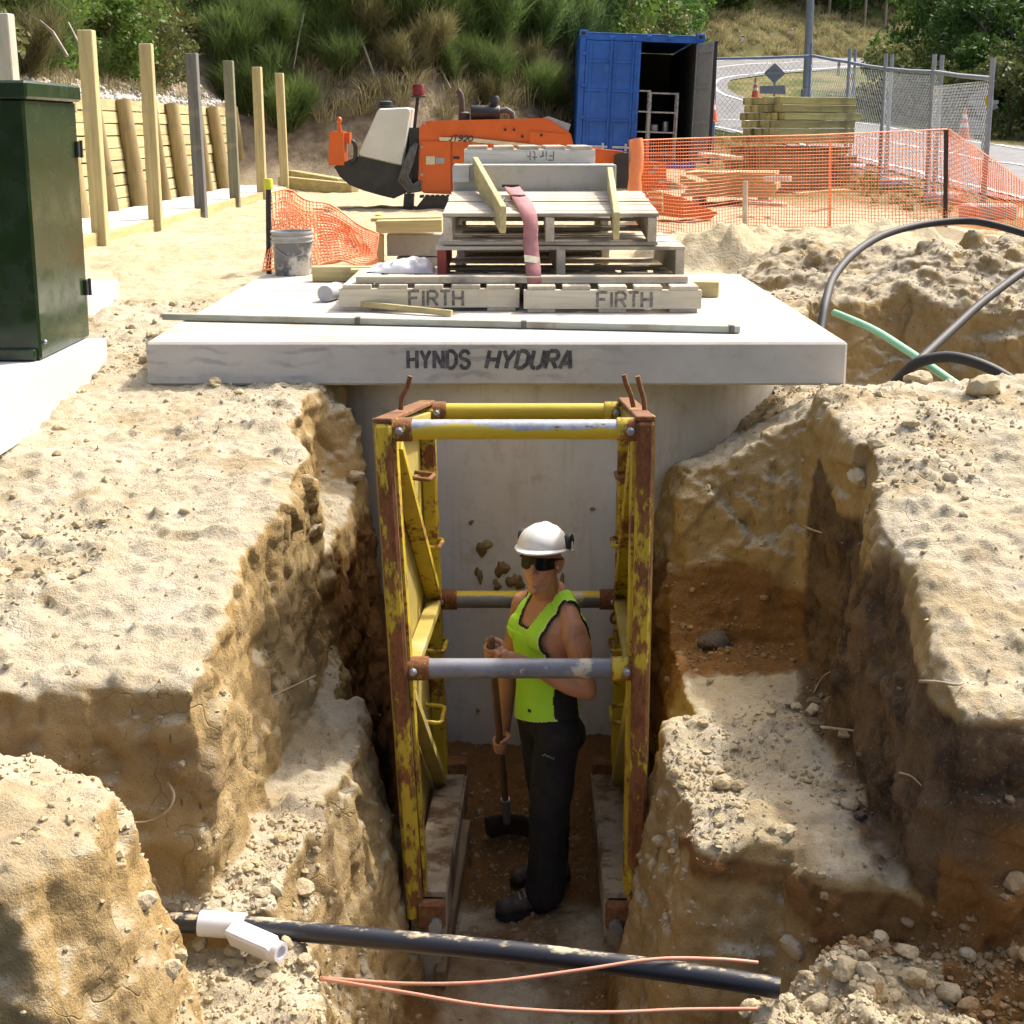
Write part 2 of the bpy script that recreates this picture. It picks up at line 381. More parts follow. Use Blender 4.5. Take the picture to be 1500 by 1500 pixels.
def soil_mat(name, far=False):
    t = NT(name); v = t.mapv()
    n1 = t.noise(v, .9, 5, .6); n2 = t.noise(v, 5, 6, .65); n3 = t.noise(v, 28, 5, .7); n4 = t.noise(v, 130, 3, .7)
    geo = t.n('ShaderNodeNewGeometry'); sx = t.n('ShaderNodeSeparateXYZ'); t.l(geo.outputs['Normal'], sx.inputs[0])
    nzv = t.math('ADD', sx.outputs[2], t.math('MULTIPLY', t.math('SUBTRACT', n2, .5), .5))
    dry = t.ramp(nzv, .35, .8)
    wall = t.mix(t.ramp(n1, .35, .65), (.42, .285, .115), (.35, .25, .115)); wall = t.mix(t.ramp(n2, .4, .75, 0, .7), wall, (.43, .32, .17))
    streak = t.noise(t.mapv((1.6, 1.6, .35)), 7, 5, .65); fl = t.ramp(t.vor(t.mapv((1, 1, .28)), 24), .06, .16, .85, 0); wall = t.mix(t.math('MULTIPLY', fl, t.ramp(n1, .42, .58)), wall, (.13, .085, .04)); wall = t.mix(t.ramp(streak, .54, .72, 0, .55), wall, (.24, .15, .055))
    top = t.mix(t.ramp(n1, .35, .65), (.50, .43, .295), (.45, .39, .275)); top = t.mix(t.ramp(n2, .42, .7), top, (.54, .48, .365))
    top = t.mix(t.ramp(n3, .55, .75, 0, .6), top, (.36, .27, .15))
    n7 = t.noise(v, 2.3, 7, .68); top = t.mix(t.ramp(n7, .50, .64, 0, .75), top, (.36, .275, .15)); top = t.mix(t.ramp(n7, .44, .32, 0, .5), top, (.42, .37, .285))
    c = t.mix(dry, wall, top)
    # grit: pale crumbs and dark specks
    vo = t.vor(v, 95); c = t.mix(t.ramp(vo, .12, .2, .4, 0), c, (.62, .55, .42))
    vo2 = t.vor(t.mapv((1.07, .93, 1.1)), 46); c = t.mix(t.ramp(vo2, .07, .12, .8, 0), c, (.10, .07, .04))
    mo = t.math('ADD', t.attr('moist_shade'), t.math('MULTIPLY', t.math('SUBTRACT', n2, .5), .7)); 
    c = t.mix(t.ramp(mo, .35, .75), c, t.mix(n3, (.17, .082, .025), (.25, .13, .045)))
    dk = t.math('ADD', t.attr('topsoil_shade'), t.math('MULTIPLY', t.math('SUBTRACT', n2, .5), .9)); 
    c = t.mix(t.ramp(dk, .35, .8), c, t.mix(t.ramp(n2, .35, .6), (.055, .036, .022), (.15, .095, .05)))
    n6 = t.noise(v, 75, 4, .75); c = t.mix(t.ramp(n6, .54, .68, 0, .5), c, (.27, .20, .11)); c = t.mix(t.math('MULTIPLY', t.ramp(n6, .30, .42, .35, 0), dry), c, (.62, .55, .41))
    t.base(c); t.set('Roughness', .95); t.set('Specular IOR Level', .15)
    n5 = t.noise(v, 11, 8, .78); h = t.math('ADD', t.math('MULTIPLY', n5, 1.6), t.math('MULTIPLY', n4, .5)); h = t.math('ADD', h, t.math('MULTIPLY', n3, .25))
    vd = t.n('ShaderNodeTexVoronoi'); vd.feature = 'DISTANCE_TO_EDGE'; vd.inputs['Scale'].default_value = 3.4; wv = t.n('ShaderNodeVectorMath', operation='ADD'); nz_ = t.n('ShaderNodeTexNoise'); nz_.inputs['Scale'].default_value = 5; t.l(v, nz_.inputs['Vector']); sv_ = t.n('ShaderNodeVectorMath', operation='SCALE'); sv_.inputs['Scale'].default_value = .35; t.l(nz_.outputs['Color'], sv_.inputs[0]); t.l(v, wv.inputs[0]); t.l(sv_.outputs[0], wv.inputs[1]); t.l(wv.outputs[0], vd.inputs['Vector'])
    crack = t.math('MULTIPLY', t.ramp(vd.outputs['Distance'], 0, .016, 1, 0), t.ramp(n1, .50, .62)); h = t.math('ADD', h, t.math('MULTIPLY', crack, -.6)); h = t.math('ADD', h, t.math('MULTIPLY', t.math('MULTIPLY', t.noise(t.mapv((2, 2, .3)), 22, 4, .6), t.math('SUBTRACT', 1.0, dry)), .6))
    t.bump(h, .8, .020)
    return t.mat
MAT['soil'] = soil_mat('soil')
def soil_attrs(me, co):
    x, y, z = co[:, 0], co[:, 1], co[:, 2]
    n = fbm(x*2, y*2, z*2, 3, 77)
    mo = sstep(-.85, -.6, -np.abs(x-1.05))*0
    mo = np.maximum(mo, sstep(1.45+.12*n, 1.25+.12*n, z)*sstep(5.75, 6.0, y)*(x > .5)*(y < 7.6))                     # brown sand slope
    mo = np.maximum(mo, sstep(1.72, 1.5, z+.15*n)*sstep(5.7, 5.95, y)*(x < -.4)*.95)  # brown front of the left shelf, its shadow painted into the colour
    mo = np.maximum(mo, sstep(.5, .25, z)*sstep(5.5, 5.9, y)*.8)  # slab and tank shadow painted into the trench floor's colour
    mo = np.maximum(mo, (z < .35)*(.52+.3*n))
    mo = np.maximum(mo, sstep(.75+.2*n, .95+.2*n, z)*sstep(1.1, 1.02, z)*(x > .6)*(y > 3.9)*(y < 4.6)*.9)            # brown seam under the right bench
    mo = np.maximum(mo, sstep(1.45, 1.2, z+.2*n)*(x > 1.35)*(y > 3.6)*(y < 4.25)*.8)
    ts = sstep(1.16, 1.28, x+.04*n-.2*sstep(5.5, 6.3, y))*sstep(6.42, 6.3, y)*sstep(2.08, 1.86, z-ip(y, [4, 6.5], [-.28, .08])+.16*n)*(y < 6.6)*(y > 4.02)*sstep(1.0, 1.15, z)*(1.05+.3*n)  # dark topsoil on the right wall, with the wall's shade painted in
    ts = np.maximum(ts, (x > 1.35)*(y > 3.7)*(y < 4.2)*sstep(1.1, 1.35, z+.2*n)*sstep(1.73, 1.6, z)*.95)  # right block's front face: topsoil plus painted shade
    ts = np.maximum(ts, (x < -.9)*(y > 3.75)*(y < 4.2)*sstep(1.3, 1.5, z+.12*n)*sstep(1.76, 1.6, z)*.5)  # darker band across the left block's front face
    ts = np.maximum(ts, (x > 1.7)*(y > 6.7)*(y < 8.9)*(z < 2.2)*.42)
    ts = np.maximum(ts, (x > 1.6)*(y > 8.3)*(y < 13.5)*(.27+.25*n))
    ts = np.maximum(ts, (x > 1.1)*(y < 3.0)*.8)
    for nm, a in (('moist_shade', mo), ('topsoil_shade', ts)):  # both masks mix real soil colour with painted shade
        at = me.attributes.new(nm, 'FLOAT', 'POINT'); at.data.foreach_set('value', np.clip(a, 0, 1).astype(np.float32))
def np_mesh(name, co, faces):
    me = bpy.data.meshes.new(name); n = len(co); k = faces.shape[1]
    me.vertices.add(n); me.vertices.foreach_set('co', co.astype(np.float32).ravel())
    me.loops.add(faces.size); me.loops.foreach_set('vertex_index', faces.astype(np.int32).ravel())
    me.polygons.add(len(faces)); me.polygons.foreach_set('loop_start', np.arange(0, faces.size, k, dtype=np.int32))
    me.update(calc_edges=True); return me
def get_np(me):
    co = np.empty(len(me.vertices)*3, np.float32); me.vertices.foreach_get('co', co); return co.reshape(-1, 3)
def normals(me):
    no = np.empty(len(me.vertices)*3, np.float32); me.vertex_normals.foreach_get('vector', no); return no.reshape(-1, 3)
def grid_faces(r, c):
    i = np.arange((r-1)*(c-1)); a = (i//(c-1))*c + i % (c-1); return np.stack([a, a+1, a+c+1, a+c], 1)
def remeshed(me, voxel, smooth=0):
    o = bpy.data.objects.new('tmp', me); COL.objects.link(o)
    m = o.modifiers.new('r', 'REMESH'); m.mode = 'VOXEL'; m.voxel_size = voxel
    if smooth: sm = o.modifiers.new('s', 'SMOOTH'); sm.factor = .5; sm.iterations = smooth
    dg = bpy.context.evaluated_depsgraph_get(); r = bpy.data.meshes.new_from_object(o.evaluated_get(dg)); bpy.data.objects.remove(o)
    return r
def facets(x, y, z, sx, sz, seed):
    """broken planes: each jittered cell carries its own tilted plane"""
    px, py, pz = x*sx, y*sx, z*sz; bx, by, bz = (np.floor(v).astype(np.int32) for v in (px, py, pz)); best = np.full(len(px), 9e9, np.float32); out = np.zeros(len(px), np.float32)
    for dx in (-1, 0, 1):
        for dy in (-1, 0, 1):
            for dz in (-1, 0, 1):
                ix, iy, iz = bx+dx, by+dy, bz+dz; h1 = _hash(ix, iy, iz, seed); h2 = _hash(ix, iy, iz, seed+7); h3 = _hash(ix, iy, iz, seed+13)
                qx, qy, qz = px-(ix+.5+.42*h1), py-(iy+.5+.42*h2), pz-(iz+.5+.42*h3); d = qx*qx+qy*qy+qz*qz; m = d < best
                best = np.where(m, d, best); out = np.where(m, .45*_hash(ix, iy, iz, seed+19) + (qx*h2+qy*h3+qz*h1)*.9, out)
    return out
QUICK = False
# --- the excavation, a thick solid remeshed so that its walls are as finely meshed as its floor
def build_pit():
    st = .012; xs = np.arange(-3.3, 4.31, st, dtype=np.float32); ys = np.arange(2.3, 10.8, st, dtype=np.float32)
    X, Y = np.meshgrid(xs, ys); Z = base_z(X, Y); R, C = X.shape; n = R*C
    top = np.stack([X.ravel(), Y.ravel(), Z.ravel()], 1); bot = top.copy(); bot[:, 2] = -.6
    f = grid_faces(R, C); fb = f[:, ::-1] + n
    ring = np.concatenate([np.arange(C), np.arange(1, R)*C+C-1, (R-1)*C+np.arange(C-2, -1, -1), np.arange(R-2, 0, -1)*C]); nx = np.roll(ring, -1)
    side = np.stack([ring, ring+n, nx+n, nx], 1)
    me = np_mesh('pit', np.concatenate([top, bot]), np.concatenate([f, fb, side]))
    me = remeshed(me, .03 if QUICK else .0165, 6)
    co = get_np(me); no = normals(me)
    lp = np.empty(len(me.loops), np.int32); me.loops.foreach_get('vertex_index', lp); q = lp.reshape(-1, 4)
    x, y, z = co.T
    # roughen along the normals: big bites, clods, tool marks on the cut faces
    wallness = 1-np.clip(no[:, 2], 0, 1)
    big = facets(x+.06*vnoise(x*5, y*5, z*5, 3), y, z, 3.1, 1.9, 201); sml = facets(x, y, z+.02*vnoise(x*9, y*9, z*9, 4), 9.5, 8.0, 301)
    rub = np.clip(fbm(x*1.7, y*1.7, z*1.7, 3, 88)+.1, 0, 1)
    d = .015*fbm(x*4.5, y*4.5, z*3.0, 4, 41) + .007*fbm(x*15, y*15, z*15, 3, 51) + (.006+.032*wallness)*big + (.004+.014*rub)*sml
    rid = 1-np.abs(vnoise(x*9, y*9, z*2.2, 61)); d -= wallness*.022*(rid**6)
    d += wallness*.02*fbm(x*2.5, y*2.5, z*11, 3, 65)
    lum = fbm(x*11, y*11, z*11, 3, 71); d += .02*np.clip(lum-.18, 0, 1)*(1.4-wallness)
    d += ((x > 1.75) & (y > 8.6))*(.05*np.clip(fbm(x*5, y*5, z*5, 3, 83), -.3, 1))
    heap = ((x > .75) & (y < 4.05) & (z < 1.2)).astype(np.float32) + ((x < -.3) & (y < 3.9) & (z < 1.15)).astype(np.float32)*.5
    clod = np.clip(fbm(x*7, y*7, z*7, 3, 81), -.2, 1); d += heap*.085*clod
    d += .0050*fbm(x*45, y*45, z*45, 2, 91) + .010*np.clip(np.abs(fbm(x*21, y*21, z*21, 3, 95))-.22, 0, 1)*(1.3-wallness)
    co = co + no*d[:, None]
    keep = (co[q][:, :, 2].mean(1) > -.35)
    c = co[q].mean(1); keep &= (c[:, 0] > -3.27) & (c[:, 0] < 4.27) & (c[:, 1] > 2.33) & (c[:, 1] < 10.75) & ~((np.abs(c[:, 0]+.03) < 1.6) & (c[:, 1] > 8.0) & (c[:, 1] < 10.1)) & ~((c[:, 1] > 9.0) & (c[:, 0] < -1.9)) & ~((c[:, 1] < 3.3) & (c[:, 2] < .9) & (np.abs(c[:, 0]) < .7))
    q = q[keep]; used = np.unique(q); mp = np.zeros(len(co), np.int32); mp[used] = np.arange(len(used)); co = co[used]; q = mp[q]
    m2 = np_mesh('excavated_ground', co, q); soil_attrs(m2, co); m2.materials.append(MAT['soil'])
    m2.polygons.foreach_set('use_smooth', np.ones(len(q), bool))
    o = bpy.data.objects.new('excavated_ground', m2); put(o, kind='structure', label='excavated sandy pit with a deep narrow trench between two benches')
    return co, q
PIT_CO, PIT_Q = build_pit()
# --- the ground beyond, a graded sheet
def build_ground():
    ys = [7.0]
    while ys[-1] < 135: ys.append(ys[-1]*1.0052 + .0)
    ys = np.array(ys, np.float32); ss = np.linspace(-.62, .66, 430, dtype=np.float32)
    S, Y = np.meshgrid(ss, ys); X = S*Y; R, C = X.shape
    Z = base_z(X, Y)
    co = np.stack([X.ravel(), Y.ravel(), Z.ravel()], 1); x, y, z = co.T
    amp = np.clip(1.3-y/40, .3, 1)*np.where((x > 6) & (y > 18) & (y < 80), .25, 1)
    co[:, 2] += amp*(.03*fbm(x*4.5, y*4.5, z*0+.3, 4, 41) + .012*fbm(x*15, y*15, z*15, 2, 51)*(y < 25))
    lap = (x > -3.3) & (x < 4.3) & (y < 10.8) & ((x > -1.9) | (y < 9.05)); co[:, 2] -= .03*lap
    md = (x > 1.7) & (y < 13.6); co[:, 2] += md*(.05*np.clip(fbm(x*6, y*6, z*6, 3, 81), -.2, 1)+.022*facets(x, y, z, 5.5, 5.5, 401))
    f = grid_faces(R, C); c = co[f].mean(1)
    keep = ~((c[:, 0] > -3.1) & (c[:, 0] < 4.1) & (c[:, 1] < 8.8)) & ~((c[:, 0] > -1.7) & (c[:, 0] < 4.1) & (c[:, 1] < 10.55))
    f = f[keep]
    me = np_mesh('ground', co, f); soil_attrs(me, co)
    bank = np.clip((y-np.interp(x, TOEX, TOEY))/.8+.3, 0, 1); bank = np.maximum(bank, ((x < -5.2)).astype(np.float32))
    gr = np.where((x > 4.2) & (y > 19.5), sstep(18, 24, y), 0)
    gr = np.maximum(gr, ((x > 5.2) & (y > 15)).astype(np.float32)*sstep(.0, .6, .35+.6*fbm(x*.8, y*.8, x*0, 3, 14)))
    for nm, a in (('bank', bank), ('grass', gr)):
        at = me.attributes.new(nm, 'FLOAT', 'POINT'); at.data.foreach_set('value', a.astype(np.float32))
    t = NT('ground_soil'); v = t.mapv(); n1 = t.noise(v, .5, 5, .6); n2 = t.noise(v, 3, 6, .65); n3 = t.noise(v, 18, 5, .7)
    c = t.mix(t.ramp(n1, .35, .65), (.45, .385, .255), (.40, .335, .21)); c = t.mix(t.ramp(n2, .45, .75), c, (.50, .44, .32)); c = t.mix(t.ramp(n3, .52, .72, 0, .6), c, (.28, .22, .13))
    dk = t.math('ADD', t.attr('topsoil_shade'), t.math('MULTIPLY', t.math('SUBTRACT', n2, .5), .9)); c = t.mix(t.ramp(dk, .3, .8), c, (.14, .095, .055))
    bk = t.mix(t.ramp(n2, .35, .65), (.30, .24, .165), (.14, .105, .07)); bk = t.mix(t.ramp(n1, .5, .68, 0, .8), bk, (.42, .36, .27))
    c = t.mix(t.attr('bank'), c, bk)
    gc = t.mix(t.ramp(n1, .4, .6), (.085, .105, .03), (.20, .165, .075)); gc = t.mix(t.ramp(n3, .4, .7, 0, .6), gc, (.06, .075, .02)); c = t.mix(t.attr('grass'), c, gc)
    t.base(c); t.set('Roughness', .95); t.set('Specular IOR Level', .1); t.bump(n3, .8, .03)
    me.materials.append(t.mat); me.polygons.foreach_set('use_smooth', np.ones(len(f), bool))
    put(bpy.data.objects.new('ground', me), kind='structure', label='sandy site ground with grassy verge and steep bank behind')
build_ground()
def gz(x, y): return float(base_z(np.array([x], np.float32), np.array([y], np.float32))[0])
# ---------------------------------------------------------------- lettering: stroke font (unit box), strokes as flat bars
GLY = {
 'H': [[(0, 0), (0, 1)], [(1, 0), (1, 1)], [(.0, .5), (1, .5)]],
 'Y': [[(0, 1), (.5, .45)], [(1, 1), (.5, .45)], [(.5, .4), (.5, 0)]],
 'N': [[(0, 0), (0, 1)], [(.08, .95), (.92, .05)], [(1, 0), (1, 1)]],
 'D': [[(0, 0), (0, 1)], [(.15, 1), (.6, 1), (1, .75), (1, .25), (.6, 0), (.15, 0)]],
 'S': [[(1, .8), (.75, 1), (.25, 1), (0, .8), (.05, .6), (.5, .5)], [(.55, .48), (.95, .4), (1, .2), (.75, 0), (.25, 0), (0, .2)]],
 'U': [[(0, 1), (0, .2), (.25, 0), (.42, 0)], [(.58, 0), (.75, 0), (1, .2), (1, 1)]],
 'R': [[(0, 0), (0, 1)], [(.15, 1), (.75, 1), (1, .8), (.95, .58), (.7, .5), (.15, .5)], [(.55, .45), (1, 0)]],
 'A': [[(0, 0), (.45, 1)], [(.55, 1), (1, 0)], [(.22, .3), (.78, .3)]],
 'F': [[(0, 0), (0, 1)], [(.12, 1), (1, 1)], [(.12, .52), (.8, .52)]],
 'I': [[(.5, 0), (.5, 1)]],
 'T': [[(0, 1), (1, 1)], [(.5, .88), (.5, 0)]],
 'J': [[(.9, 1), (.9, .25), (.6, 0), (.2, .1)]],
 '9': [[(.1, .05), (.7, .05), (1, .3), (1, .75), (.75, 1), (.25, 1), (0, .78), (.2, .5), (.95, .5)]],
 '2': [[(0, .75), (.25, 1), (.75, 1), (1, .75), (.9, .5), (0, 0), (1, 0)]],
 '0': [[(.3, 0), (.7, 0), (1, .25), (1, .75), (.7, 1), (.3, 1), (0, .75), (0, .25), (.3, 0)]],
 'i': [[(.5, 0), (.5, .62)], [(.5, .82), (.5, .95)]],
 'r': [[(.2, 0), (.2, .62)], [(.25, .45), (.55, .62), (.9, .58)]],
 't': [[(.5, 1), (.5, .15), (.85, 0)], [(.1, .66), (.9, .66)]],
 'h': [[(.1, 0), (.1, 1)], [(.15, .5), (.5, .64), (.88, .5), (.88, 0)]],
 'a': [[(.1, .6), (.6, .62), (.85, .45), (.85, 0)], [(.85, .35), (.3, .35), (.1, .18), (.35, 0), (.85, .12)]],
 's': [[(.9, .55), (.5, .64), (.15, .52), (.5, .33), (.85, .18), (.5, 0), (.1, .08)]],
 'c': [[(.9, .52), (.5, .64), (.12, .4), (.2, .1), (.55, 0), (.9, .1)]],
}
def lettering(text, org, ux, uy, h, w, gap, th, slant=0.0, out=.0015, gapf=None):
    """MB of flat strokes; org = lower left; ux, uy unit vectors"""
    m = MB(); ux = Vector(ux).normalized(); uy = Vector(uy).normalized(); nz = ux.cross(uy); x = 0
    org = Vector(org) + nz*out
    for ch in text:
        if ch == ' ': x += w*.8; continue
        ww = w*(.25 if ch in 'Ii' else 1)
        for st in GLY[ch]:
            P = [((a*ww + x) + slant*b*h, b*h) for a, b in st]
            for (a, b) in zip(P[:-1], P[1:]):
                dx, dy = b[0]-a[0], b[1]-a[1]; L = math.hypot(dx, dy) or 1; ex, ey = dx/L*th*.10, dy/L*th*.10; nx, ny = -dy/L*th/2, dx/L*th/2
                q = [(a[0]-ex-nx, a[1]-ey-ny), (b[0]+ex-nx, b[1]+ey-ny), (b[0]+ex+nx, b[1]+ey+ny), (a[0]-ex+nx, a[1]-ey+ny)]
                m.add([org + ux*p + uy*r + nz*(.0001*len(m.f)) for p, r in q], [(0, 1, 2, 3)])
        x += ww + gap
    return m
# ---------------------------------------------------------------- materials
def concrete(name, c1, c2, stain, damt=(.5, .75), bump=.25, extra=None, vstreak=False):
    t = NT(name); v = t.mapv(); n1 = t.noise(v, 2.2, 7, .65); n2 = t.noise(v, 40, 4, .7); n3 = t.noise(v, 9, 6, .7)
    c = t.mix(t.ramp(n1, .35, .65), c1, c2); c = t.mix(t.ramp(n3, *damt, 0, .75), c, stain)
    if vstreak: c = t.mix(t.ramp(t.noise(t.mapv((6, 6, .5)), 1.6, 5, .6), .52, .75, 0, .45), c, stain)
    pit = t.ramp(t.vor(v, 55), .05, .1, .5, 0); c = t.mix(pit, c, tuple(x*.45 for x in stain))
    if extra: c = extra(t, c)
    t.base(c); t.set('Roughness', .85); t.set('Specular IOR Level', .25); t.bump(t.math('ADD', n2, t.math('MULTIPLY', pit, -1)), bump, .004); return t.mat
MAT['ink'] = M_simple('stencil_ink', (.045, .045, .055), (.12, .12, .13), 30, .8, bump=0)
def _smudge(t, c):   # grey rubbed marks on the slab's front edge
    w = t.n('ShaderNodeTexWave'); w.wave_type = 'RINGS'; w.inputs['Scale'].default_value = 2.6; w.inputs['Distortion'].default_value = 7; w.inputs['Detail'].default_value = 3; w.inputs['Detail Scale'].default_value = 1.2
    t.l(t.mapv((1, 1, 1.6)), w.inputs[0]); sx = t.n('ShaderNodeSeparateXYZ'); t.l(t.tc.outputs['Object'], sx.inputs[0])
    f = t.math('MULTIPLY', t.ramp(w.outputs[1], .55, .95), t.ramp(t.noise(t.mapv((1, 1, 2)), 2.6, 5, .65), .45, .62))
    f = t.math('MULTIPLY', f, t.ramp(sx.outputs[0], .9, .2)); f = t.math('MULTIPLY', f, t.ramp(sx.outputs[2], -.012, -.02))
    return t.mix(t.math('MULTIPLY', f, .40), c, (.17, .17, .19))
def _sandy(t, c):    # sand trodden over the slab top
    geo = t.n('ShaderNodeNewGeometry'); sx = t.n('ShaderNodeSeparateXYZ'); t.l(geo.outputs['Normal'], sx.inputs[0])
    f = t.math('MULTIPLY', t.ramp(t.noise(t.mapv((.5, 1.8, 1)), 2.4, 9, .72), .46, .62), t.ramp(sx.outputs[2], .5, .9))
    return _smudge(t, t.mix(t.math('MULTIPLY', f, .8), c, (.42, .32, .20)))
MAT['slab'] = concrete('slab_concrete', (.54, .52, .475), (.48, .46, .42), (.38, .35, .29), (.52, .78), .2, _sandy)
def _mud(t, c):
    c = t.mix(t.ramp(t.noise(t.mapv((1, 1, .45)), 1.1, 6, .65), .52, .72, 0, .5), c, (.44, .38, .27))
    sx = t.n('ShaderNodeSeparateXYZ'); t.l(t.tc.outputs['Object'], sx.inputs[0])
    low = t.ramp(t.math('ADD', sx.outputs[2], t.math('MULTIPLY', t.noise(t.mapv(), 1.5, 4, .6), 1.2)), 1.15, .55)
    return t.mix(t.math('MULTIPLY', low, .55), c, (.20, .18, .14))
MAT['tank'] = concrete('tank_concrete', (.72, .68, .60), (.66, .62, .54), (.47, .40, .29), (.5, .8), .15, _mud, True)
MAT['plinth'] = concrete('plinth_concrete', (.50, .50, .505), (.45, .45, .455), (.42, .39, .33), (.6, .85), .15, None, True)
MAT['strip'] = concrete('strip_concrete', (.50, .50, .50), (.45, .45, .45), (.48, .44, .37))
MAT['grey_con'] = concrete('grey_concrete', (.30, .30, .285), (.25, .25, .24), (.2, .19, .17))
MAT['chan'] = concrete('channel_concrete', (.44, .42, .375), (.39, .375, .335), (.31, .28, .23)); MAT['block'] = concrete('block_concrete', (.36, .36, .35), (.31, .31, .30), (.25, .24, .22))
PALE = ((.52, .47, .36), (.44, .39, .29))
MAT['pine_x'] = M_wood('pine_x', (.52, .44, .22), (.40, .33, .15), 'x', (.33, .29, .16)); MAT['pine_y'] = M_wood('pine_y', (.52, .44, .22), (.40, .33, .15), 'y', (.33, .29, .16)); MAT['pine_z'] = M_wood('pine_z', (.50, .42, .21), (.40, .33, .16), 'z', (.36, .32, .19), rnd=.06)
MAT['grey_z'] = M_wood('grey_z', (.15, .15, .14), (.10, .10, .10), 'z', (.24, .22, .17)); MAT['greygreen_z'] = M_wood('greygreen_z', (.21, .20, .13), (.16, .16, .11), 'z', (.36, .31, .18))
MAT['white_z'] = M_wood('white_z', (.50, .48, .40), (.42, .40, .31), 'z', (.34, .31, .2))
MAT['grey_x'] = M_wood('weathered_x', (.54, .48, .38), (.42, .37, .285), 'x', (.22, .19, .15), .14); MAT['grey_y'] = M_wood('weathered_y', (.54, .48, .38), (.42, .37, .285), 'y', (.22, .19, .15), .14)
MAT['pale_x'] = M_wood('pale_x', (.60, .545, .42), (.52, .465, .345), 'x', (.38, .33, .25), .08)
MAT['white_x'] = M_wood('whitewashed_x', (.66, .64, .58), (.58, .55, .47), 'x', (.42, .37, .28), .04)
MAT['pole'] = M_wood('pole_wood', (.36, .27, .12), (.27, .20, .085), 'z', (.20, .17, .09), .1, fine=30)
MAT['steel'] = M_simple('galvanised', (.36, .38, .40), (.30, .32, .34), 5, .45, .7, .05)
MAT['black'] = M_simple('black_paint', (.014, .014, .015), (.022, .022, .022), 5, .5)
MAT['rubber'] = M_simple('black_plastic', (.016, .016, .018), (.03, .029, .028), 9, .45, dirt=(.22, .18, .12), dscale=7, damt=(.60, .72))

UPV = Vector((0, 0, 1))
# ---------------------------------------------------------------- tank and slab
TC = Vector((-.03, 8.80, 0)); TR = 1.76
tank = thing('concrete_tank', (TC.x, TC.y, 0), 'round pale concrete tank standing in the pit under the white slab', 'tank')
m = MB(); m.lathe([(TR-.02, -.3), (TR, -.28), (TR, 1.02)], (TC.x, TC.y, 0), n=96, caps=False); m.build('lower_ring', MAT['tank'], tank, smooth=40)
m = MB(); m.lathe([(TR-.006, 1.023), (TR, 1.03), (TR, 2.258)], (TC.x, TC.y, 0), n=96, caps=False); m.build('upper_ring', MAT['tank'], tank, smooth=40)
m = MB(); m.lathe([(TR-.004, 1.0), (TR-.004, 1.05)], (TC.x, TC.y, 0), n=96, caps=False); m.build('joint_seam', MAT['grey_con'], tank, smooth=40)
MAT['mud'] = M_simple('wet_mud', (.30, .20, .075), (.20, .12, .04), 12, .8, bump=.5, bscale=40)
for i, (px, py, w, h) in enumerate(((708, 802, 14, 15), (735, 833, 12, 18), (755, 852, 15, 17), (702, 842, 7, 15), (728, 857, 9, 9), (823, 852, 6, 12), (690, 765, 5, 4), (770, 800, 4, 3), (868, 745, 4, 4), (648, 1010, 6, 9), (700, 1040, 4, 3))):
    a_, b_ = ray(px, py); d_ = Vector((a_, 1, b_)); oc = Vector((-TC.x, -TC.y, 0)); A_ = d_.x**2+d_.y**2; B_ = oc.x*d_.x+oc.y*d_.y; tt = (-B_-math.sqrt(max(0, B_*B_-A_*(oc.x**2+oc.y**2-TR**2))))/A_
    P0 = Vector((d_.x*tt, d_.y*tt, CAMZ+d_.z*tt)); nn = Vector((P0.x-TC.x, P0.y-TC.y, 0)).normalized(); ux = Vector((-nn.y, nn.x, 0)); sc_ = tt/2000; m = MB(); q = random.Random(i); n_ = 22; rows = []
    for f_, o_ in ((1.0, .0), (.8, .010), (.45, .016), (.05, .018)):
        q2 = random.Random(i*7); rows.append([P0+nn*(o_-.002+q.uniform(0, .005))+ux*w*sc_*f_*math.cos(2*math.pi*k/n_)*(r_ := .8+.22*math.sin(2*6.283*k/n_+i)+.16*math.sin(3*6.283*k/n_+2*i)+.09*math.sin(6*6.283*k/n_+i*i)+q2.uniform(-.06, .06))+UPV*h*sc_*f_*math.sin(2*math.pi*k/n_)*r_ for k in range(n_)])
    for r_ in rows: r_.append(r_[0])
    m.grid(rows); m.build('mud_patch', MAT['mud'], tank, smooth=50)
SLT, SLB, SLF = 2.487, 2.262, 6.90
xl = WZ(220, 497, SLT).x; xr = WZ(1245, 503, SLT).x; YB = 10.25
slab = thing('concrete_slab', ((xl+xr)/2, SLF, SLT), 'thick white concrete lid slab with black stencilled wording along its front edge', 'slab')
m = MB(); m.box(((xl+xr)/2, (SLF+YB)/2, (SLT+SLB)/2), (xr-xl, YB-SLF, SLT-SLB), bev=.012); m.build('slab_body', MAT['slab'], slab)
p0 = W(598, 540, SLF); lettering('HYNDS', (p0.x, SLF, p0.z+.004), (1, 0, 0), (0, 0, 1), .088, .045, .022, .019).build('lettering', MAT['ink'], slab)
p0 = W(712, 540, SLF); lettering('HYDURA', (p0.x, SLF, p0.z+.004), (1, 0, 0), (0, 0, 1), .088, .054, .0216, .021, .22).build('lettering', MAT['ink'], slab)

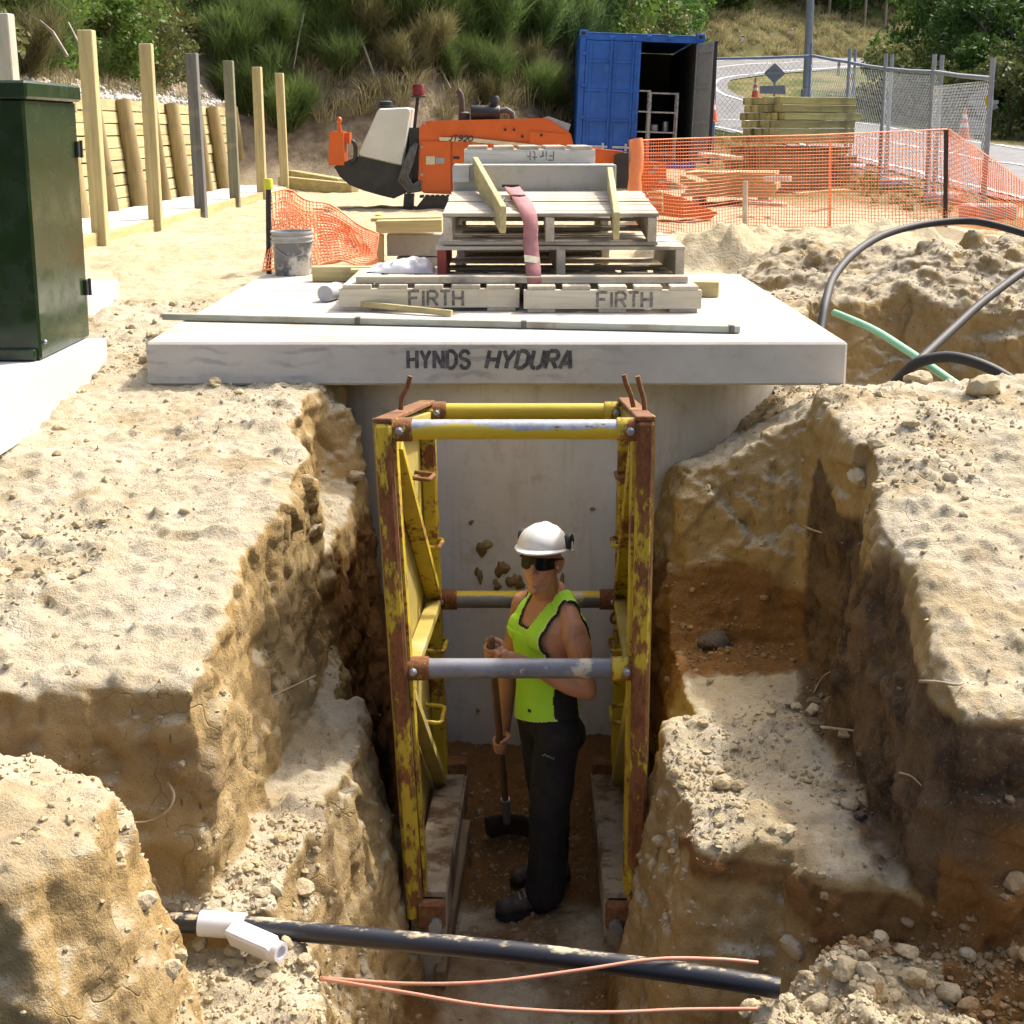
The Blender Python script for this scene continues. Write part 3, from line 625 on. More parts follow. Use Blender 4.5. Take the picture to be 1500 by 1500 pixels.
# ---------------------------------------------------------------- cabinet on its plinths
MAT['green'] = M_simple('green_enamel', (.022, .042, .014), (.018, .034, .012), 3, .22, bump=.02, dirt=(.06, .07, .04), dscale=9, damt=(.66, .8))
pl = thing('concrete_plinth', (-2.9, 6.6, 2.2), 'pale concrete plinth under the green cabinet', 'plinth')
m = MB(); m.prism([(-2.2, 5.55, 2.18), (-2.2, 7.33, 2.18), (-3.8, 7.33, 2.18), (-3.8, 5.55, 2.18)], (0, 0, .262)); m.build('plinth_block', MAT['plinth'], pl)
p2 = thing('concrete_plinth', (-2.8, 8.7, 2.3), 'low concrete kerb block half hidden behind the green cabinet', 'plinth')
a = WZ(175, 412, 2.56); m = MB(); m.box((a.x-.8, a.y-.36, 2.47), (1.6, .72, .2), bev=.012); m.build('plinth_block', MAT['plinth'], p2)
cb = thing('utility_cabinet', (-2.9, 7.0, 2.442), 'dark green metal utility cabinet on a concrete plinth', 'cabinet')
m = MB(); m.box((-2.95, 6.98, 3.07), (1.30, .78, 1.25), bev=.012); m.build('cabinet_body', MAT['green'], cb)
m = MB(); m.box((-2.95, 6.98, 3.735), (1.35, .83, .085), bev=.012); m.build('cabinet_lid', MAT['green'], cb)
m = MB(); m.box((-2.95, 6.575, 2.475), (1.26, .035, .055), bev=.006); m.box((-2.90, 6.59, 2.54), (.01, .02, .01)); m.build('base_rail', MAT['green'], cb)
for zz in (3.45, 2.72):
    m = MB(); m.box((-2.291, 7.33, zz), (.022, .04, .085), bev=.004); m.tube([(-2.278, 7.35, zz-.045), (-2.278, 7.35, zz+.045)], .009, 8)
    m.build('hinge', MAT['black'], cb)
m = MB(); m.ell((-2.292, 6.63, 2.53), .012, seg=8, rings=5); m.build('bolt', MAT['steel'], cb)
m = MB(); m.box((-2.62, 6.54, 3.70), (.12, .07, .19), bev=.02); m.build('lock_cover', MAT['green'], cb)

# ---------------------------------------------------------------- row of square posts
plabels = [('white_z', 'pale whitish square timber post rising behind the green cabinet, nearest of the row'), ('pine_z', 'second square post of the row, fresh yellow pine with its foot in bare sand'),
 ('pine_z', 'third square post of the row, yellow pine beside the broken kerb board'), ('grey_z', 'dark grey stained square post, fourth of the row'),
 ('greygreen_z', 'grey green square post with a yellow top, fifth of the row'), ('pine_z', 'sixth square pine post of the row, behind the yellow capped stake'), ('pine_z', 'farthest and smallest square post of the row')]
posts = [(22, 20), (139, 44), (222, 64), (290, 78), (341, 89), (381, 98), (415, 107)]
POSTY = []
for i, (px, ty) in enumerate(posts):
    X = -4.08 - .01*i; Y = X/ray(px, 200)[0]; POSTY.append(Y)
    top = CAMZ + ray(px, ty)[1]*Y
    m = MB(); zb = ZG-.35; s = .142
    m.box((0, 0, (top-zb)/2+zb-ZG), (s, s, top-zb), bev=.008)
    o = bpy.data.objects.new('timber_post', m.mesh('timber_post', MAT[plabels[i][0]])); o.location = (X, Y, ZG); o.rotation_euler = (0, math.radians(-.9+.3*(i % 3)), .03*((i*7) % 5-2))
    put(o, None, plabels[i][1], 'post', 'row of square timber posts')
# kerb boards + concrete strip
st = thing('concrete_strip', (-4.6, 18, ZG), 'white concrete strip along the foot of the timber retaining wall', 'kerb')
m = MB(); m.box((-4.615, 18.0, 2.42), (.93, 18.6, .24), bev=.006); m.build('strip_body', MAT['strip'], st)
kb = thing('kerb_board', (-4.1, 18, ZG), 'long timber form boards edging the concrete strip between the square posts', 'board')
for i in range(len(POSTY)):
    y0 = POSTY[i]-2.1 if i == 0 else POSTY[i-1]; 
    m = MB(); m.box((-4.125, (y0+POSTY[i])/2, 2.425+.012*((i*5) % 3-1)), (.05, POSTY[i]-y0-.01, .235), bev=.005); m.build('board', MAT['pine_y'], kb)
# ---------------------------------------------------------------- retaining wall
rw = thing('retaining_wall', (-5.15, 18, 2.5), 'timber retaining wall of horizontal boards behind leaning round poles', 'wall')
YW0, YW1 = 8.6, 27.0; LEAN = .16/1.45
nrow = 9; bh = 1.45/nrow; z0 = 2.5
for r in range(nrow):
    y = YW0 - (r % 2)*1.3 + .13*(r*7 % 3)
    while y < YW1:
        y2 = min(y+2.6+.12*((r*3+int(y)) % 3-1), YW1); zc = z0+(r+.5)*bh; off = .012*RNG.uniform(-1, 1)
        m = MB(); m.box((0, 0, 0), (.045, y2-y-.012, bh-.012), bev=.006)
        o = m.build('board', MAT['pine_y'], rw, local=True); o.location = Vector((-5.19-(zc-z0)*LEAN+off, (y+y2)/2, zc+.004*RNG.uniform(-1, 1))) - rw.location; o.rotation_euler = (.003*RNG.uniform(-1, 1), -math.atan(LEAN), 0)
        y = y2
prof = [(115, 0), (165, 1), (205, 0), (245, 1), (273, 0), (308, 1), (330, 0), (360, 1), (78, 1), (40, 0)]
for i, (px, kind) in enumerate(prof):
    Y = (-5.06)/ray(px, 300)[0]; r = .118 if kind == 0 else .085; xb = -5.05-.02*kind; lean2 = LEAN*(1.25 if kind == 0 else 1.0)
    m = MB(); P = []; R_ = []
    for k in range(9):
        t = k/8; P.append((xb - t*1.42*lean2 + .008*math.sin(3*t+i), Y + .10*t*(1 if kind == 0 else .3) + .006*math.sin(5*t+2*i), 2.45 + t*(1.5 + .02*math.sin(i*3)))); R_.append(r*(1.06-.14*t)*(1+.015*math.sin(7*t+i)))
    m.tube(P, R_, 14); m.build('pole', MAT['pole'], rw, smooth=50)
# loose beams beyond the wall end
for (a, b, w, h, lb) in ((W(408, 252, 26.5), W(500, 268, 25.2), .2, .16, 'upper pale timber beam lying beyond the end of the retaining wall'), (W(412, 266, 25.6), W(520, 277, 24.6), .2, .2, 'lower greenish timber beam lying on the sand beyond the retaining wall')):
    m = MB(); m.beam(a, b, w, h, bev=.01); o = m.build('timber_beam', MAT['pine_x']); o['label'] = lb; o['category'] = 'beam'
# ---------------------------------------------------------------- trench shield
YEL = (.56, .41, .025)
MAT['yel'] = M_paint_rust('yellow_paint', YEL, amt=(.50, .57), scale=5, rough=.5)
MAT['yel_z'] = M_paint_rust('yellow_paint_scuffed', YEL, amt=(.44, .50), scale=6, stretch=(1, 1, .35), rough=.6)
MAT['yel_dusty'] = M_paint_rust('yellow_paint_dusty', (.48, .37, .08), amt=(.6, .68), scale=5, rough=.75, dust=(.46, .40, .26))
MAT['rust'] = M_paint_rust('rusty_steel', (.30, .20, .03), (.115, .048, .018), amt=(.36, .48), scale=7, rough=.85)
MAT['strut_y'] = M_paint_rust('strut_yellow', YEL, (.2, .2, .2), amt=(.62, .66), scale=5, stretch=(.35, 1, 1), rough=.4, scrape=None)
def _half(name, zc, grey, amt):
    t = NT(name); v = t.mapv((.4, 1, 1)); sx = t.n('ShaderNodeSeparateXYZ'); t.l(t.tc.outputs['Object'], sx.inputs[0])
    n = t.noise(v, 7, 8, .7); g = t.math('ADD', t.math('MULTIPLY', t.math('SUBTRACT', sx.outputs[2], zc), 14), t.math('MULTIPLY', t.math('SUBTRACT', n, .5), 1.7))
    f = t.ramp(g, *amt); gc = t.mix(t.ramp(t.noise(t.mapv(), 30, 5, .7), .4, .65), grey, tuple(x*.7 for x in grey))
    c = t.mix(f, YEL, gc); c = t.mix(t.ramp(t.noise(v, 22, 6, .7), .62, .66), c, (.10, .085, .06))
    t.base(c); t.set('Roughness', t.ramp(f, 0, 1, .5, .38)); t.set('Metallic', t.math('MULTIPLY', f, .25)); return t.mat
MAT['strut_silver'] = _half('strut_grey_top', .012, (.42, .43, .46), (.0, .12))  # grey over the upper half, yellow paint below
def _greystrut(name, c1, topyel):
    t = NT(name); v = t.mapv((.5, 1, 1)); n = t.noise(v, 8, 8, .7); sx = t.n('ShaderNodeSeparateXYZ'); t.l(t.tc.outputs['Object'], sx.inputs[0])
    c = t.mix(t.ramp(n, .4, .65), c1, tuple(x*.6 for x in c1)); f = t.ramp(t.math('ADD', t.math('MULTIPLY', sx.outputs[2], 16), t.noise(v, 4, 6, .7)), topyel, topyel+.12)
    c = t.mix(f, c, YEL); c = t.mix(t.ramp(t.noise(t.mapv(), 6, 6, .7), .60, .66), c, (.48, .42, .31))
    t.base(c); t.set('Roughness', .5); t.set('Metallic', .15); return t.mat
MAT['strut_grey'] = _greystrut('strut_grey', (.23, .235, .26), 1.16); MAT['strut_grey2'] = _greystrut('strut_grey_half', (.20, .205, .22), .86)
YF, YR = 5.2, 6.55
sh = thing('trench_shield', (.02, 5.85, .1), 'yellow rust-streaked steel trench shield with four round cross struts', 'trench shield')
def T(px, py, Y): return W(px, py, Y)
def side(sgn, ft, fb, rt, rb):
    """ft.. = centre line pixels of the posts at top and bottom"""
    F0, F1 = T(*ft, YF), T(*fb, YF); R0, R1 = T(*rt, YR), T(*rb, YR)
    ix = -sgn                                   # inward
    m = MB(); m.beam(F1, F0, .125, .068, up=(1, 0, 0), bev=.012); m.build('post', MAT['yel_z'], sh, label='front post streaked with rust along its face')
    m = MB(); m.beam(F1+Vector((ix*.040, .03, .1)), F0+Vector((ix*.040, .03, -.05)), .012, .10, up=(0, 1, 0)); m.build('flange', MAT['yel'], sh)
    m = MB(); m.beam(R1, R0, .11, .075, up=(1, 0, 0), bev=.01); m.build('post', MAT['yel'], sh)
    ox = sgn*.036
    # outer sheet
    m = MB(); a, b, c, d = F0, R0, R1, F1; o = Vector((ox, 0, 0)); m.prism([a+o+Vector((0, .05, 0)), b+o, c+o, d+o+Vector((0, .05, 0))], (sgn*.014, 0, 0)); m.build('side_plate', MAT['yel_dusty'], sh)
    m = MB(); m.beam(F0+Vector((0, -.05, .012)), R0+Vector((0, .06, .012)), .075, .02, bev=.004); m.build('top_rail', MAT['rust'], sh)
    m = MB(); m.beam(F0+Vector((ix*.0, .06, -.06)), R0+Vector((0, -.05, -.06)), .05, .09, bev=.006); m.build('top_beam', MAT['yel_dusty'], sh)
    # bracing
    def along(t, s): return F0.lerp(F1, t).lerp(R0.lerp(R1, t), s)
    i = Vector((ix*.012, 0, 0))
    m = MB(); m.beam(along(.05, .10)+i, along(.49, .93)+i, .05, .075, up=(1, 0, 0), bev=.006); m.build('brace', MAT['yel'], sh)
    m = MB(); m.beam(along(.50, .90)+i, along(.515, .06)+i, .05, .07, up=(1, 0, 0), bev=.006); m.build('brace', MAT['yel_dusty'], sh)
    m = MB(); m.beam(along(.56, .10)+i, along(.97, .88)+i, .05, .06, up=(1, 0, 0), bev=.006); m.build('brace', MAT['yel_dusty'], sh)
    # bottom channel with a wide inner ledge
    b0 = F1+Vector((ix*.055, -.02, .10)); b1 = R1+Vector((ix*.055, .05, .02))
    m = MB(); m.beam(b0, b1, .145, .03, bev=.005); m.beam(b0+Vector((ix*.063, 0, -.10)), b1+Vector((ix*.075, 0, -.08)), .02, .17, bev=.004)
    m.build('bottom_channel', MAT['dustplate'], sh)
    m = MB(); m.box(b0+Vector((ix*.01, -.03, -.07)), (.12, .05, .12), bev=.012); m.build('shoe', MAT['rust'], sh)
    m = MB(); m.tube([b0+Vector((ix*.03, -.045, -.10)), b0+Vector((ix*.03, -.085, -.10))], .028, 12); m.build('pin', MAT['steel'], sh)
    m = MB(); m.box(R1+Vector((ix*.07, 0, .04)), (.13, .09, .13), bev=.008); m.build('foot_plate', MAT['rust'], sh)
    m = MB(); m.prism([F1+Vector((ix*-.02, -.03, .02)), F1+Vector((ix*.12, -.03, .02)), F1+Vector((ix*.10, -.03, -.33)), F1+Vector((ix*-.02, -.03, -.33))], (0, .05, 0)); m.build('cutting_edge', MAT['dustplate'], sh)
    m = MB(); m.prism([F1+Vector((ix*.02, .0, -.0)), R1+Vector((ix*.02, 0, -.0)), R1+Vector((ix*.02, 0, -.30)), F1+Vector((ix*.02, .0, -.33))], (ix*.02, 0, 0)); m.build('skirt_plate', MAT['rust'], sh)
    # step rungs
    for (t, s) in ((.15, .60), (.335, .80), (.60, .80), (.74, .62)):
        p = along(t, s) + Vector((ox*.9, 0, 0)); q = along(t, s+.17) + Vector((ox*.9, 0, 0)); e = Vector((ix*.095, 0, -.012))
        m = MB(); m.tube([p, p+e*.85, p+e+(q-p)*.08, q+e+(p-q)*.08, q+e*.85, q], .0105, 8); m.build('step_rung', MAT['rust'] if t < .2 else MAT['yel'], sh, smooth=50)
    return F0, F1, R0, R1
MAT['dustplate'] = M_simple('dusty_steel', (.33, .28, .20), (.22, .18, .125), 6, .85, 0, .3, 40, (.13, .07, .035), 5, (.47, .60))
L_ = side(-1, (562, 617), (610, 1338), (625, 596), (646, 1140))
R_ = side(1, (944, 614), (929, 1340), (918, 592), (905, 1140))
def strut(y, Yd, x0, x1, c0, c1, r, mat, rusty=False):
    a, b = T(x0, y, Yd), T(x1, y, Yd); ca, cb = T(c0, y, Yd), T(c1, y, Yd)
    o = thing  # noqa
    mid = (a+b)/2
    m = MB(); m.tube([Vector(p)-mid for p in (a, b)], r, 20, False); me = m.mesh('strut', mat, 60)
    s = bpy.data.objects.new('strut', me); put(s, sh); s.location = mid - sh.location
    _WM[s.name] = Matrix.Translation(mid)
    for p, q, sg in ((a, ca, 1), (b, cb, -1)):
        m = MB(); d = Vector((sg, 0, 0)); L = abs((q-p).x)
        m.lathe([(r*1.02, 0), (r*1.2, .002), (r*1.2, L-.004), (r*1.12, L), (r*.98, L)], p, d, 20, False)
        m.build('collar', MAT['rust'] if rusty and sg < 0 else MAT['yel_z'], s, smooth=40)
        bp = p + Vector((sg*L*.42, -r*1.2, .002)); m = MB(); m.lathe([(.017, 0), (.017, .010), (.010, .016)], bp+Vector((0, .004, 0)), (0, -1, 0), 8); m.build('bolt', MAT['steel'], s)
strut(629, YF, 573, 936, 604, 903, .0395, MAT['strut_silver'])
strut(979, YF, 590, 932, 629, 895, .0405, MAT['strut_grey'])
strut(603, YR, 630, 914, 654, 885, .042, MAT['strut_y'])
strut(878, YR, 628, 912, 670, 878, .043, MAT['strut_grey2'], True)
for pts in (((587, 600), (588, 583), (597, 566), (601, 551)), ((928, 596), (924, 578), (917, 562), (914, 549)), ((945, 606), (943, 585), (938, 568), (934, 551))):
    m = MB(); m.tube([T(x, y, 5.55) for x, y in pts], .0105, 8); m.build('lifting_hook', MAT['rust'], sh, smooth=60)
ch = thing('chain', tuple(T(902, 878, 6.35)), 'short rusty chain looped round the right end of the rear middle strut', 'chain')
for k, (x, y) in enumerate(((903, 852), (907, 863), (901, 874), (908, 885), (903, 895), (900, 905), (910, 900))):
    c = T(x, y, 6.40); ax = Vector((1, 0, 0)) if k % 2 else Vector((0, 1, 0)); R3 = [c + ax*.016*math.cos(a) + Vector((.1*(k % 3-1), 0, 1)).normalized()*.028*math.sin(a) for a in np.linspace(0, 2*math.pi, 13)]
    m = MB(); m.tube(R3, .0075, 6, False); m.build('chain_link', MAT['rust'], ch, smooth=60)
bar = thing('timber_batten', tuple(T(662, 1330, 5.5)), 'dirty timber batten leaning against the foot of the left shield panel', 'batten')
m = MB(); m.beam(T(683, 1212, 6.15), T(645, 1436, 5.13), .045, .10, up=(0, 0, 1), bev=.006); m.build('batten_body', M_wood('muddy_wood', (.24, .17, .085), (.17, .11, .055), 'y', (.10, .055, .03)), bar)
# ---------------------------------------------------------------- the worker
from mathutils.bvhtree import BVHTree
MAT['skin'] = M_simple('skin', (.47, .235, .135), (.40, .19, .105), 5, .5, bump=.06, bscale=120, spec=.4)
MAT['lime'] = M_simple('lime_cloth', (.40, .78, .045), (.36, .72, .04), 4, .8, bump=.25, bscale=9)
MAT['blackcloth'] = M_simple('black_cloth', (.008, .008, .010), (.011, .010, .012), 5, .85, bump=.4, bscale=14)
MAT['limeedge'] = M_simple('pale_piping', (.62, .85, .25), None, 4, .8, bump=0)
MAT['helmet'] = M_simple('white_helmet', (.74, .73, .70), (.69, .68, .64), 6, .35, bump=.03, dirt=(.36, .31, .22), dscale=13, damt=(.60, .70))
MAT['lens'] = M_simple('dark_lens', (.004, .004, .005), (.006, .006, .006), 3, .28, bump=0, spec=.25)
MAT['hair'] = M_simple('dark_hair', (.02, .012, .008), (.03, .018, .01), 60, .8)
MAT['lips'] = M_simple('lips', (.36, .12, .09), (.33, .11, .08), 9, .5, bump=0)
MAT['boot'] = M_simple('boot_leather', (.045, .036, .030), (.03, .025, .022), 9, .7, bump=.2, dirt=(.12, .085, .055), dscale=8, damt=(.45, .6))
MAT['sole'] = M_simple('boot_sole', (.012, .012, .012), None, 8, .8)
MAT['lace'] = M_simple('boot_lace', (.25, .23, .2), None, 8, .8)
BX, BY = .160, 5.74
bf = Vector((-.865, -.50, 0)).normalized(); bl = Vector((-bf.y, bf.x, 0)); UP = Vector((0, 0, 1)); RB = Matrix((bf, bl, UP)).transposed()
per = thing('person', (BX, BY, 0), 'man in a lime green singlet, white helmet and black trousers standing in the trench', 'person')
def B(f, l, z): return Vector((BX, BY, 0)) + bf*f + bl*l + UP*z
def limb(m, P, R_, n=14, seg=5):
    """smooth tapered tube through P"""
    Q = []; S = []
    P = [Vector(p) for p in P]
    for i in range(len(P)-1):
        a = P[max(i-1, 0)]; b = P[i]; c = P[i+1]; d = P[min(i+2, len(P)-1)]
        for k in range(seg):
            t = k/seg; Q.append(.5*((2*b) + (c-a)*t + (2*a-5*b+4*c-d)*t*t + (3*b-a-3*c+d)*t**3)); S.append(R_[i]*(1-t)+R_[i+1]*t)
    Q.append(P[-1]); S.append(R_[-1]); m.tube(Q, S, n)
    m.ell(P[0], R_[0]*.98, seg=n); m.ell(P[-1], R_[-1]*.98, seg=n)
def torso_rings(infl=0.0):
    R_ = [(.94, 0, .115, .168), (1.02, .005, .112, .160), (1.10, .008, .104, .148), (1.18, .006, .104, .150), (1.27, .004, .115, .165), (1.36, .002, .124, .182), (1.42, -.004, .118, .188), (1.465, -.010, .098, .172), (1.50, -.014, .078, .125), (1.53, -.012, .066, .085)]
    rows = []
    for z, f0, a, b in R_:
        kk = .9 if (infl == 0 and z < 1.05) else 1.0
        rows.append([B(f0 + (a*kk+infl)*math.copysign(abs(math.cos(t))**.85, math.cos(t)), (b*kk*.95+infl)*math.copysign(abs(math.sin(t))**.85, math.sin(t)), z) for t in np.linspace(0, 2*math.pi, 28, endpoint=False)])
    m = MB(); n = 28; vs = [p for r in rows for p in r]; fs = []
    for i in range(len(rows)-1):
        for k in range(n): fs.append((i*n+k, i*n+(k+1) % n, (i+1)*n+(k+1) % n, (i+1)*n+k))
    fs.append(tuple(range(n))[::-1]); fs.append(tuple((len(rows)-1)*n+k for k in range(n)))
    m.add(vs, fs); return m
def remesh_build(m, name, voxel, mats, parent, smooth_iter=3, disp=None):
    me = m.mesh(name, mats); o = bpy.data.objects.new('tmp', me); COL.objects.link(o)
    r = o.modifiers.new('r', 'REMESH'); r.mode = 'VOXEL'; r.voxel_size = voxel
    s = o.modifiers.new('s', 'SMOOTH'); s.factor = .5; s.iterations = smooth_iter
    dg = bpy.context.evaluated_depsgraph_get(); r = bpy.data.meshes.new_from_object(o.evaluated_get(dg)); bpy.data.objects.remove(o)
    if disp is not None:
        co = get_np(r); no = normals(r); co = co + no*disp(co)[:, None]; r.vertices.foreach_set('co', co.ravel()); r.update()
    return r
def obj_from(me, name, parent, mats=None, smooth=True):
    if smooth: me.polygons.foreach_set('use_smooth', np.ones(len(me.polygons), bool))
    if mats:
        me.materials.clear()
        for m_ in mats: me.materials.append(m_)
    me.transform(wm(parent).inverted()); o = bpy.data.objects.new(name, me); put(o, parent); _WM[o.name] = wm(parent); return o
# joints
SHL, SHR = B(-.012, .182, 1.432), B(.012, -.185, 1.44)
ELL = B(-.055, .245, 1.165); HTOP = W(719, 936, 5.53); HBOT = W(743, 1203, 6.20)
hax = (HTOP-HBOT).normalized()
def onh(py):
    t = (py-936)/(1203-936); return HTOP.lerp(HBOT, t)
GL = HTOP.lerp(HBOT, .060); GR = HTOP.lerp(HBOT, .545)
HR = .0165
def fist(m, grip, axis, frm, top=True, sc=1.0, flip=1):
    """hand closed round a bar: palm on the side 'frm' comes from"""
    a = axis.normalized(); d = (frm-grip); d = (d - a*d.dot(a)).normalized(); s = a.cross(d)*flip
    # palm
    pc = grip + d*(HR+.024*sc); R3 = Matrix((d, s, a)).transposed()
    m.ell(pc + s*.004, (.017*sc, .034*sc, .043*sc), R3, 12, 8)
    m.ell(pc + d*.022 + s*.006, (.026*sc, .026*sc, .035*sc), R3, 10, 8)
    for i in range(4):
        off = (.031-.0205*i)*sc; rr = (.0092, .0098, .0094, .0082)[i]*sc; L = (235, 255, 245, 215)[i]
        P = []; S = []
        P.append(pc + s*.030*sc + a*off*.95 + d*.012); S.append(rr*1.12)
        for k in range(9):
            t = math.radians(38 + k/8*L); R0 = HR + rr*.92 + .004*abs(math.sin(k*1.2))
            P.append(grip + a*(off + .003*math.sin(k+i)) + d*R0*math.cos(t) + s*R0*math.sin(t)); S.append(rr*(1.06-.035*k + (.06 if k in (2, 5) else 0)))
        m.tube(P, S, 8); m.ell(P[-1], S[-1]*.98, seg=8, rings=6)
    # thumb, from the wrist side of the palm, crossing the other way
    P = [pc - s*.018*sc + a*.012*sc + d*.012, pc - s*.036*sc + a*.032*sc - d*.010, grip - s*(HR+.012) + a*.047*sc - d*.004, grip - s*.012 + a*.052*sc - d*(HR+.009)]
    limb(m, P, [.0135*sc, .0125*sc, .0110*sc, .0090*sc], 8, 3)
    return pc + d*.045
m = torso_rings(0)
m2 = MB()
# chest and back muscles, shoulders
m2.ell(B(.082, .062, 1.375), (.042, .068, .058), RB); m2.ell(B(.082, -.066, 1.375), (.042, .068, .058), RB)
m2.ell(B(-.085, .08, 1.36), (.045, .085, .11), RB); m2.ell(B(-.085, -.08, 1.36), (.045, .085, .11), RB)
for sgn, S_ in ((1, SHL), (-1, SHR)):
    limb(m2, [B(-.028, sgn*.03, 1.565), B(-.026, sgn*.085, 1.515), B(-.018, sgn*.15, 1.478), S_+UP*.01], [.042, .046, .045, .05], 12)
m2.ell(SHL + bl*.012 - UP*.018, (.061, .055, .075), RB); m2.ell(SHR - bl*.012 - UP*.018, (.060, .052, .073), RB)
# left arm: deltoid, biceps, forearm folded across the belly to the top of the handle
wl = fist(m2, GL, hax, B(.16, .10, 1.20), flip=-1)
limb(m2, [SHL, SHL.lerp(ELL, .28) + bl*.012, SHL.lerp(ELL, .62), ELL], [.058, .058, .049, .040])
m2.ell(SHL.lerp(ELL, .52) + bf*.014, (.041, .040, .085), RB)
m2.ell(SHL.lerp(ELL, .45) - bf*.02, (.037, .039, .085), RB)
limb(m2, [ELL, ELL.lerp(wl, .25) - UP*.008, ELL.lerp(wl, .6), wl], [.041, .045, .036, .027])
# right arm nearly straight, down to the lower grip
ELR = SHR.lerp(GR, .50) + Vector((-.03, .05, .0)) + bf*-.01
wr = fist(m2, GR, hax, ELR, flip=1)
limb(m2, [SHR, SHR.lerp(ELR, .4), ELR], [.060, .055, .043]); limb(m2, [ELR, ELR.lerp(wr, .3), ELR.lerp(wr, .65), wr], [.043, .046, .036, .027])
# head
hf = Vector((-.38, -.92, .15)).normalized(); hl = Vector((-hf.y, hf.x, 0)).normalized(); hu = hf.cross(hl).normalized(); RH = Matrix((hf, hl, hu)).transposed()
EYE = W(783, 826, 5.57)           # middle of the brow bridge plane
HC = EYE - hf*.085 + hu*.005
def H(f, l, u): return HC + hf*f + hl*l + hu*u
limb(m2, [B(-.020, 0, 1.47), B(.004, 0, 1.545), H(-.025, 0, -.075)], [.068, .061, .060], 16)
m2.ell(H(-.012, 0, .035), (.098, .077, .10), RH, 20, 14)                      # cranium
m2.ell(H(.030, 0, -.030), (.062, .063, .080), RH, 18, 12)                     # mid face
limb(m2, [H(-.028, .052, -.045), H(-.002, .047, -.088), H(.045, .024, -.122), H(.062, 0, -.126), H(.045, -.024, -.122), H(-.002, -.047, -.088), H(-.028, -.052, -.045)], [.015, .0155, .016, .019, .016, .0155, .015], 10, 4)
m2.ell(H(.030, 0, -.085), (.052, .044, .040), RH, 14, 10); m2.ell(H(.014, .040, -.058), (.046, .026, .052), RH); m2.ell(H(.014, -.040, -.058), (.046, .026, .052), RH)
m2.ell(H(.073, 0, -.122), (.017, .021, .015), RH)                             # chin
limb(m2, [H(.086, 0, .006), H(.103, 0, -.020), H(.119, 0, -.041)], [.010, .0115, .0135], 10)
m2.ell(H(.101, .013, -.045), (.013, .010, .008), RH, 8, 6); m2.ell(H(.101, -.013, -.045), (.013, .010, .008), RH, 8, 6)
m2.ell(H(.064, .038, -.030), (.024, .020, .018), RH); m2.ell(H(.064, -.038, -.030), (.024, .020, .018), RH)   # cheekbones
limb(m2, [H(.070, .050, .018), H(.088, .020, .021), H(.088, -.020, .021), H(.070, -.050, .018)], [.010, .011, .011, .010], 8)
limb(m2, [H(.075, .024, -.080), H(.090, 0, -.077), H(.075, -.024, -.080)], [.0065, .0095, .0065], 8); limb(m2, [H(.074, .020, -.092), H(.088, 0, -.093), H(.074, -.020, -.092)], [.0065, .0105, .0065], 8)
for sg in (1, -1):
    limb(m2, [H(-.018, sg*.074, -.048), H(-.030, sg*.082, -.025), H(-.034, sg*.086, .004), H(-.020, sg*.082, .018), H(-.008, sg*.077, .004)], [.008, .008, .008, .007, .006], 8)
    m2.ell(H(-.020, sg*.076, -.012), (.014, .006, .024), RH, 8, 6)
m.add(m2.v, m2.f)
bm_ = remesh_build(m, 'body', .0042, [MAT['skin'], MAT['lips'], MAT['hair']], per, 3)
co = get_np(bm_); lp = np.empty(len(bm_.loops), np.int32); bm_.loops.foreach_get('vertex_index', lp); fc = co[lp.reshape(-1, 4)].mean(1)
hc = np.array(HC); loc = np.stack([(fc-hc) @ np.array(v) for v in (hf, hl, hu)], 1)
mi = np.zeros(len(fc), np.int32)
mi[(loc[:, 0] > .070) & (np.abs(loc[:, 1]) < .025) & (loc[:, 2] < -.0735) & (loc[:, 2] > -.098)] = 1
mi[((loc[:, 0] < -.005+.02*np.clip(loc[:, 2]-.02, 0, 1)) & (loc[:, 2] > -.045) & (np.linalg.norm(loc, axis=1) < .14) & ~((np.abs(loc[:, 1]) > .073)) & (loc[:, 0] < -.045+.5*np.clip(loc[:, 2]+.02, 0, .09)))] = 2
mi[(loc[:, 0] > .068) & (np.abs(loc[:, 1]) < .024) & (np.abs(loc[:, 2]+.0855) < .0045)] = 2
bm_.polygons.foreach_set('material_index', mi)
bm_.materials.clear()
for k in ('skin', 'lips', 'hair'): bm_.materials.append(MAT[k])
obj_from(bm_, 'body', per)
